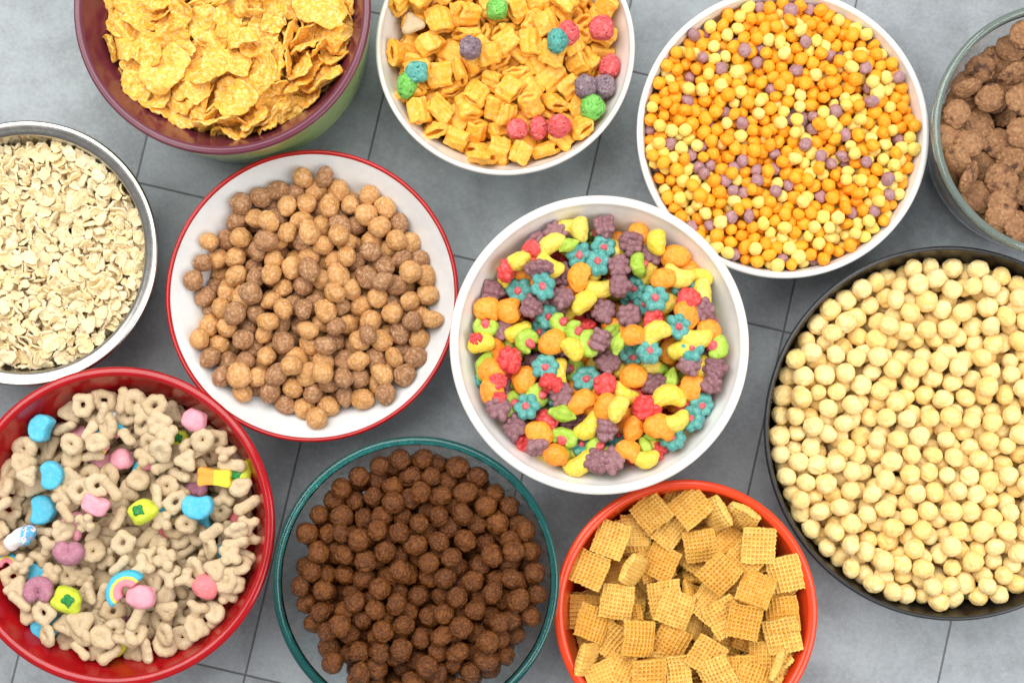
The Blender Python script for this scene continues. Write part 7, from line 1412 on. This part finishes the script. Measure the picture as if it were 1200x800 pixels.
385,444,387,8,-46,12,4,88,349,131,423,-4,6,28,6,94,604,-243,435,-28,-39,-13,1,89,233,-326,428,-5,-7,-19,6,94,86,604,434,-1,-15,48,7,94,-530,-324,470,-31,-24,30,1,95,-315,-522,437,-6,-49,8,8,97,160,-555,435,13,-25,-31,0,89,
442,296,460,-1,-1,16,1,96,-481,430,463,-1,40,30,2,95,-350,-302,465,-48,7,-6,5,92,453,-358,423,47,8,1,7,98,131,185,420,-38,18,9,7,98,-215,-428,469,-32,-29,-19,4,88,-350,449,435,42,-26,-1,0,88,35,-215,422,-3,3,-11,5,91,-13,-570,457,-48,-6,-5,1,99,
411,461,424,-15,8,-7,5,89,-113,-418,453,38,-9,-22,6,95,507,394,452,-14,4,5,5,90,53,248,445,-31,34,19,4,98,-58,631,430,-11,-26,-24,5,96,58,-631,471,-2,13,-29,1,95,-538,241,485,49,1,-9,0,100,-235,263,456,-1,-33,34,1,89,288,-125,452,-39,-22,12,3,94,
391,25,472,-14,-7,3,5,94,163,-410,374,-27,6,-18,7,92,-415,222,465,0,10,48,6,94,253,401,493,2,-8,44,1,90,135,445,459,5,-23,-29,0,92,559,-306,440,16,-14,-5,0,95,174,554,457,7,-4,-6,1,98,-368,-38,454,-21,12,0,5,89,125,-402,450,-2,13,19,3,96,
607,-155,426,-27,-25,33,4,88,-202,377,493,-8,-5,39,2,99,-179,-506,487,43,-18,-5,8,89,-580,-358,463,-20,-32,29,7,94,143,75,467,-12,35,34,3,90,440,-326,495,14,14,-11,7,97,559,108,488,-45,6,13,1,93,326,43,492,-37,-21,22,7,95,
361,208,527,25,-27,-28,7,98,636,-76,448,16,42,22,4,94,144,530,501,28,3,12,7,95,-126,-126,480,-29,-16,17,0,97,-225,-284,489,9,6,26,2,96,-93,649,482,1,42,-22,4,96,211,27,478,0,-7,-37,6,90,119,-543,484,-7,45,-10,3,98,134,-659,462,10,-46,0,3,94,
230,-621,488,-30,39,-2,6,100,40,634,488,33,36,-7,2,96,268,-452,423,-8,20,41,6,98,472,84,492,13,36,31,7,94,650,-39,410,-6,43,-11,7,98,
]],
["oats",23,1,[
228,72,539,6,1,0,0,68,425,14,528,0,0,0,1,69,-489,-266,537,2,4,35,1,97,-420,-543,608,0,0,35,1,104,507,-185,526,3,5,43,1,103,-441,526,658,1,-5,-9,1,98,-365,272,750,-2,4,-50,0,100,-468,72,566,0,0,50,1,99,433,107,728,-1,0,35,0,98,
]],
["oats",24,1,[
-294,490,516,-1,0,0,2,79,-142,328,544,-2,0,0,0,102,-297,-10,544,-10,5,8,2,101,-277,-29,608,-3,-3,29,2,79,-14,355,601,-6,-5,4,3,97,-105,110,780,1,0,-11,1,102,408,567,711,2,-2,-4,3,103,144,-380,759,0,-3,0,3,102,
]],
["oats",25,1,[
606,34,530,3,-1,0,2,61,193,-51,535,0,2,0,0,71,483,-333,718,-4,3,-9,3,92,
]],
["oats",26,1,[
284,462,520,-2,-1,0,1,78,633,268,618,-2,-1,35,1,90,-50,-651,583,2,3,25,1,101,132,80,741,-1,-2,15,1,102,-265,-394,738,2,8,-9,1,99,
]],
["oats",27,1,[
-95,473,614,6,6,21,0,102,104,283,551,-1,0,25,0,99,-657,-214,551,-2,2,0,0,70,133,-640,519,-1,0,-9,0,69,42,-322,768,2,1,19,0,102,
]],
["oats",28,1,[
514,258,679,1,0,-2,0,102,
]],
["oats",29,1,[
386,195,562,1,-1,0,1,81,-4,-552,543,0,0,49,0,98,-270,-145,708,4,-3,-50,1,102,-422,-354,735,-6,1,0,0,100,
]],
["oats",30,1,[
-556,-75,645,1,-2,0,0,100,
]],
["oats",33,1,[
-63,597,566,-1,2,32,0,83,
]],
["cocoa",31,1,[
-196,70,370,-60,341,394,391,281,481,441,-28,491,135,253,488,246,284,480,-481,48,466,90,15,502,-25,-265,485,304,381,490,-113,-475,504,234,80,479,-189,-549,468,-433,359,412,-282,367,471,-191,435,489,175,-541,464,151,572,522,
-70,-90,566,280,-302,610,-359,-197,584,-140,-405,592,76,-580,514,39,-113,602,248,549,577,-467,-360,529,107,-226,571,-5,-410,594,-252,418,584,262,20,584,307,119,567,181,101,588,338,488,530,-239,6,619,325,241,565,-489,-9,560,
-415,-97,566,435,103,583,195,-488,570,224,186,525,403,-124,589,-8,-221,590,270,-404,556,-194,317,610,-310,-313,602,166,-330,587,-358,-3,578,131,202,599,278,-98,579,-178,113,580,-141,417,592,259,335,579,-246,-206,606,108,-428,615,
-74,-314,593,285,-508,496,-181,-101,585,-127,-1,589,10,-2,587,43,-320,635,-215,-503,567,577,-19,481,378,-7,583,153,318,588,40,282,569,-7,412,587,59,107,579,-201,560,539,-513,268,500,-64,88,590,-71,314,585,-256,-415,632,458,-218,605,
442,233,581,543,-31,681,21,-320,750,-104,-304,702,-503,19,669,-77,-496,621,337,-110,675,-224,-480,722,9,109,680,-399,-186,694,199,396,659,-142,-587,572,-42,427,696,100,609,617,390,-306,623,-222,102,690,-355,-88,664,339,61,671,
497,82,687,-121,-418,704,68,3,690,-377,227,667,432,-16,674,-370,-416,662,-576,-154,544,-225,-578,653,-462,409,631,240,-189,685,114,-391,724,70,-210,680,173,268,693,-157,11,696,125,126,686,152,-587,606,52,507,599,-524,312,599,
390,-491,665,-241,436,704,-511,99,590,131,-101,684,606,67,603,-483,-384,642,-222,-318,703,322,541,670,-395,13,686,-190,332,723,-364,-304,704,-103,-89,671,-590,-55,596,-270,206,713,-348,412,652,-451,133,683,318,288,677,-408,311,596,
587,-129,661,301,-407,671,365,178,651,200,-464,678,-239,-112,689,372,342,580,418,442,615,248,195,634,-338,118,675,53,233,682,160,509,640,465,-385,579,218,57,688,-52,205,662,-466,210,597,-611,52,639,-20,612,599,6,-449,695,
198,-306,695,-135,600,628,484,352,554,-52,16,678,-493,-91,641,-472,-190,598,-165,-208,700,-330,510,594,-417,-295,601,572,192,564,396,-209,697,-292,313,679,322,-299,719,-328,-510,600,60,360,671,-66,505,599,-288,-219,720,-107,115,693,
-287,-4,726,292,-537,614,240,-49,668,-52,-187,689,38,-514,601,-227,527,640,305,434,624,570,-219,595,608,-46,593,-158,223,701,-134,490,691,3,-95,710,470,-120,678,-577,214,628,-82,321,699,240,-254,792,136,-303,795,120,199,771,
-567,34,752,-197,-53,786,-9,178,760,123,441,734,189,116,787,-505,-62,749,-529,141,765,-480,-286,715,616,-202,745,58,-461,800,473,-421,686,-536,340,713,444,-319,721,507,196,672,378,-433,766,-401,240,778,216,-98,772,152,6,774,
446,-229,795,221,-392,768,-179,-272,800,-94,639,731,-220,-163,788,368,389,711,-306,-389,762,-597,240,742,-488,237,707,-414,328,706,261,203,749,589,254,715,-330,-123,771,-208,604,725,-272,97,799,25,641,698,613,143,696,-320,546,710,
509,3,783,-454,-452,741,-128,407,763,211,597,689,120,332,768,244,343,753,289,-509,726,-85,44,782,409,-75,767,-210,262,800,-408,-245,796,543,-112,779,-66,-246,787,-320,-552,719,520,148,774,508,-226,704,-515,-180,706,-562,-256,635,
-20,-555,718,304,-13,759,-417,480,718,634,25,711,-35,542,700,405,125,750,-632,-48,708,147,-188,766,-107,-135,774,-390,129,775,99,-513,699,544,286,621,-78,-374,800,-293,-489,814,-308,210,822,67,86,776,-112,-618,678,533,-317,639,
12,295,770,645,-87,741,317,-165,780,384,-327,818,499,382,667,74,545,715,227,-595,697,-94,248,792,261,459,737,431,294,684,-194,-389,789,22,467,781,-171,146,783,-608,-148,653,
]],
["cocoa",31,0,[
-236,-413,291,473,5,293,354,204,276,494,18,404,-462,-215,312,-108,-3,388,346,400,330,-50,502,317,127,-20,399,78,-121,402,-32,224,378,-409,295,315,11,-13,381,67,-300,410,-252,-431,405,-385,210,392,-113,447,401,-325,304,395,
142,-395,395,-290,-325,390,-209,327,386,233,408,400,264,-148,481,-87,558,402,-73,267,481,-173,316,496,-135,172,486,554,-135,459,-177,-209,487,336,465,418,62,-332,527,123,131,487,41,-168,495,27,215,470,-435,-56,470,-421,-340,429,
-553,136,432,-358,-142,482,-83,-561,417,-362,-436,442,-262,-4,506,-5,90,483,-44,-378,492,-231,-391,520,-388,273,484,155,-175,483,431,360,398,-409,-250,496,135,555,421,305,-27,492,376,68,488,154,-282,484,-31,491,471,234,510,460,
32,-470,494,-117,65,490,42,366,485,540,165,423,139,-422,507,496,265,380,440,165,479,81,473,476,22,568,400,324,173,476,-81,391,498,-189,534,429,-369,36,476,-74,-164,485,372,-117,486,0,-55,483,-88,578,510,-282,507,482,516,-118,570,
377,-454,548,-293,98,567,-368,417,534,-32,188,554,-296,-99,569,328,-200,608,448,-194,498,414,415,499,512,261,489,-464,367,522,-585,59,512,-357,196,562,-304,311,568,151,-7,602,-474,-161,490,502,2,582,226,-208,565,-403,95,567,
-128,-208,586,534,94,517,-190,-307,596,-378,-413,553,-571,174,529,-133,218,590,-248,209,594,208,441,554,101,417,575,-39,-566,527,381,-333,511,43,584,512,-3,-618,629,-527,-262,529,512,-293,529,89,-626,701,
]],
["woven",32,1,[
20,360,212,9,48,1,5,90,4,21,177,1,-3,47,1,99,126,-244,264,6,-49,-2,2,96,454,-207,354,9,5,-11,2,98,168,-445,275,-8,1,3,1,98,-21,5,246,-37,-33,-7,0,100,-68,216,244,-39,-31,-3,0,100,98,158,309,19,46,-7,1,92,453,-244,426,6,5,-13,5,96,
-483,2,322,-49,-7,-1,3,91,205,-158,331,6,5,-42,2,91,-97,248,324,6,-1,15,1,98,427,207,302,-3,-2,-27,5,94,-198,14,312,5,-3,50,0,95,496,8,347,-2,10,35,5,96,-415,194,303,-2,50,5,4,100,115,448,407,2,50,2,1,96,-489,191,416,6,12,46,3,90,
-96,-92,388,0,-20,39,3,96,-145,158,365,-45,21,1,3,91,138,-282,392,-47,-16,8,4,93,-294,377,419,39,31,-1,4,97,-297,-38,372,0,-6,-5,1,93,510,54,416,-7,-5,-49,4,97,-512,-5,391,-3,0,3,5,90,464,-390,528,17,-26,-37,4,101,54,-308,350,-40,-29,6,2,97,
109,202,364,0,18,47,5,94,-357,195,427,5,-48,4,1,92,-321,-36,428,-4,50,-2,4,90,-530,-22,470,-4,-1,-36,3,98,58,-70,442,26,-38,-10,5,98,-477,-203,443,-10,-5,7,2,99,15,-501,380,1,6,3,5,100,-165,-256,455,29,-41,-2,5,98,70,280,421,43,18,-7,4,92,
-253,431,479,0,-49,7,2,90,501,-285,557,18,37,-11,4,90,-75,418,420,-33,37,2,2,93,249,-214,442,-49,8,-1,2,93,-143,244,441,1,4,-31,5,99,240,190,525,-49,-5,-11,1,100,248,427,488,-16,47,-3,0,91,-303,-240,527,27,31,1,0,89,387,-148,525,1,-4,29,0,100,
-138,-322,527,-49,3,11,3,92,-309,-70,505,-9,1,38,0,90,509,106,553,-1,0,47,5,92,80,45,476,-24,2,-34,1,100,387,266,504,47,14,5,4,90,268,6,500,-39,31,4,0,96,111,-503,442,39,-31,-3,5,92,-20,583,470,13,6,-6,3,95,-278,405,474,0,0,4,3,96,
-119,254,508,0,-6,-11,0,93,250,365,548,-3,3,17,3,96,321,273,578,0,0,19,5,92,-400,-169,525,0,0,-17,5,96,-100,60,531,-3,-10,4,0,98,-75,-182,539,2,-3,-13,0,98,-361,-340,611,-7,-8,-11,3,96,-510,-72,570,-6,8,-9,1,95,138,37,562,-2,-12,-17,5,95,
535,-22,602,-6,-6,3,2,95,444,-261,590,-2,-2,0,0,94,213,-27,618,1,-2,13,5,98,-87,439,508,0,0,-16,2,96,-179,539,582,7,-7,-21,1,95,-404,394,619,-2,-10,-8,2,98,-519,227,610,-2,-10,-9,2,97,-273,217,588,21,12,22,3,94,93,352,567,4,-1,4,0,93,
402,360,626,2,2,-1,4,98,301,505,605,24,-6,-11,3,97,160,530,622,21,-12,-22,0,94,182,209,661,4,1,-18,3,96,552,205,610,2,-8,6,1,97,35,568,617,-1,-10,-21,4,98,-374,49,597,1,0,-4,3,97,-260,-145,638,0,11,-3,0,98,-51,8,573,0,0,-9,3,96,
-528,-262,605,19,15,27,0,94,-56,-331,600,1,-8,4,5,93,-206,-352,650,3,6,0,1,98,-449,-366,612,-3,4,9,0,95,311,-46,670,0,0,-5,2,92,107,-231,661,1,0,-13,4,92,382,129,663,-12,-4,-10,3,95,530,-125,622,3,-6,6,2,99,308,-331,623,0,5,0,0,92,
165,-334,669,5,-8,11,0,95,518,-287,612,20,14,25,2,93,352,-378,631,-4,7,-9,5,96,
]],
["woven",32,0,[
-271,243,217,-38,-31,-11,1,98,409,-29,258,36,-24,-14,4,94,123,-172,178,33,-37,-4,3,100,-257,37,189,6,-1,49,3,96,-442,35,183,2,7,-1,2,90,-111,-151,180,-1,0,48,0,100,-281,-451,304,-17,-38,27,5,91,-445,-7,262,0,4,-50,1,92,-376,217,242,10,-2,-35,1,99,
-92,-192,253,2,2,-2,3,98,147,139,242,15,48,-1,4,90,-243,24,256,-1,8,-29,3,98,-35,-456,238,0,7,-32,5,92,-50,454,306,26,-39,-8,5,90,-183,422,282,-3,-49,-5,5,96,-13,-12,322,8,-2,3,2,94,215,-5,312,27,42,2,5,100,272,-362,301,-17,-46,7,0,91,
194,515,301,-34,-23,-24,4,97,-83,-288,304,-1,3,-4,2,97,-444,-202,298,-5,-5,8,5,98,-75,-494,325,-2,7,-3,5,98,-286,381,354,-26,42,2,2,92,262,377,359,-38,-32,0,5,99,306,-397,378,45,-21,-1,0,98,-343,-354,396,-2,0,-24,1,98,418,257,373,1,-6,-47,0,93,
-225,-204,355,7,-6,-45,5,95,324,166,455,41,27,0,2,98,336,366,426,-28,41,-2,5,100,-387,-377,502,-15,-5,-46,0,92,296,-419,454,2,-2,-50,5,90,494,64,485,27,-41,4,2,90,253,-28,413,5,0,-15,4,100,-216,-446,442,0,16,-7,5,95,304,-382,532,7,-7,-24,4,89,
]],
]

def main():
    build_setting(); build_bowls()
    names = list(BOWLS); rec = {b: [] for b in names}; rest = {b: [] for b in names}
    frames = {b: bowl_frame(b)[0] for b in names}
    rnd = np.random.RandomState(11)
    for b, ti, apart, flat in PIECES:
        kind = TYPES[ti][0]; c = frames[b]
        loose = kind in ("puff", "small_ball", "corn_ball", "cocoa") or (kind == "riceflake" and not apart)
        for p in np.array(flat).reshape(-1, 3 if loose else 8):
            loc = (c[0] + p[0] / 100 * CM, c[1] + p[1] / 100 * CM, p[2] / 100 * CM)
            if loose:
                q = Quaternion(rnd.normal(size=4)); q.normalize(); v = rnd.randint(KINDS[kind][1]); sc = rnd.uniform(.93, 1.07)
            else:
                x, y, z = p[3:6] / 50; q = Quaternion((math.sqrt(max(0, 1 - x * x - y * y - z * z)), x, y, z)); q.normalize(); v = int(p[6]); sc = p[7] / 100
            if apart: rec[b].append([place(ti, v, loc, q, sc), ti, v])
            else: rest[b].append((ti, v, loc, q, sc))
    for b in names:
        name_pieces(b, rec[b])
        if rest[b]: bed(b, rest[b])
    crumbs()

def crumbs():
    """Sugar shed on the dark wall of the black pan."""
    r = np.random.RandomState(5); c, R = bowl_frame("corn"); P = inner_profile("corn"); V = []; F = []
    rs = np.array([p[0] for p in P][::-1]); zs = np.array([p[1] for p in P][::-1])
    for _ in range(900):
        a = r.rand() * 2 * math.pi; q = rs[-1] - abs(r.randn()) * .45 - .12
        if r.rand() > .35 + .65 * vnoise(math.cos(a) * 3, math.sin(a) * 3, 0, 2): continue
        z = np.interp(q, rs, zs) + .012; s = .014 + .022 * r.rand(); n = len(V)
        x, y = q * math.cos(a), q * math.sin(a)
        for d in ((1, 0, 0), (-.6, .8, 0), (-.6, -.8, 0), (0, 0, .9)): V.append((x + d[0] * s, y + d[1] * s, z + d[2] * s))
        F += [(n, n + 1, n + 3), (n + 1, n + 2, n + 3), (n + 2, n, n + 3), (n + 2, n + 1, n)]
    me = mesh_from("sugar_crumbs", V, F, False); me.materials.append(MATS["sugar"])
    o = bpy.data.objects.new("sugar_crumbs", me); o.location = (c[0], c[1], 0)
    link(o, kind="stuff", label="fine sugar specks on the dark wall of the black pan", category="crumbs")

main()
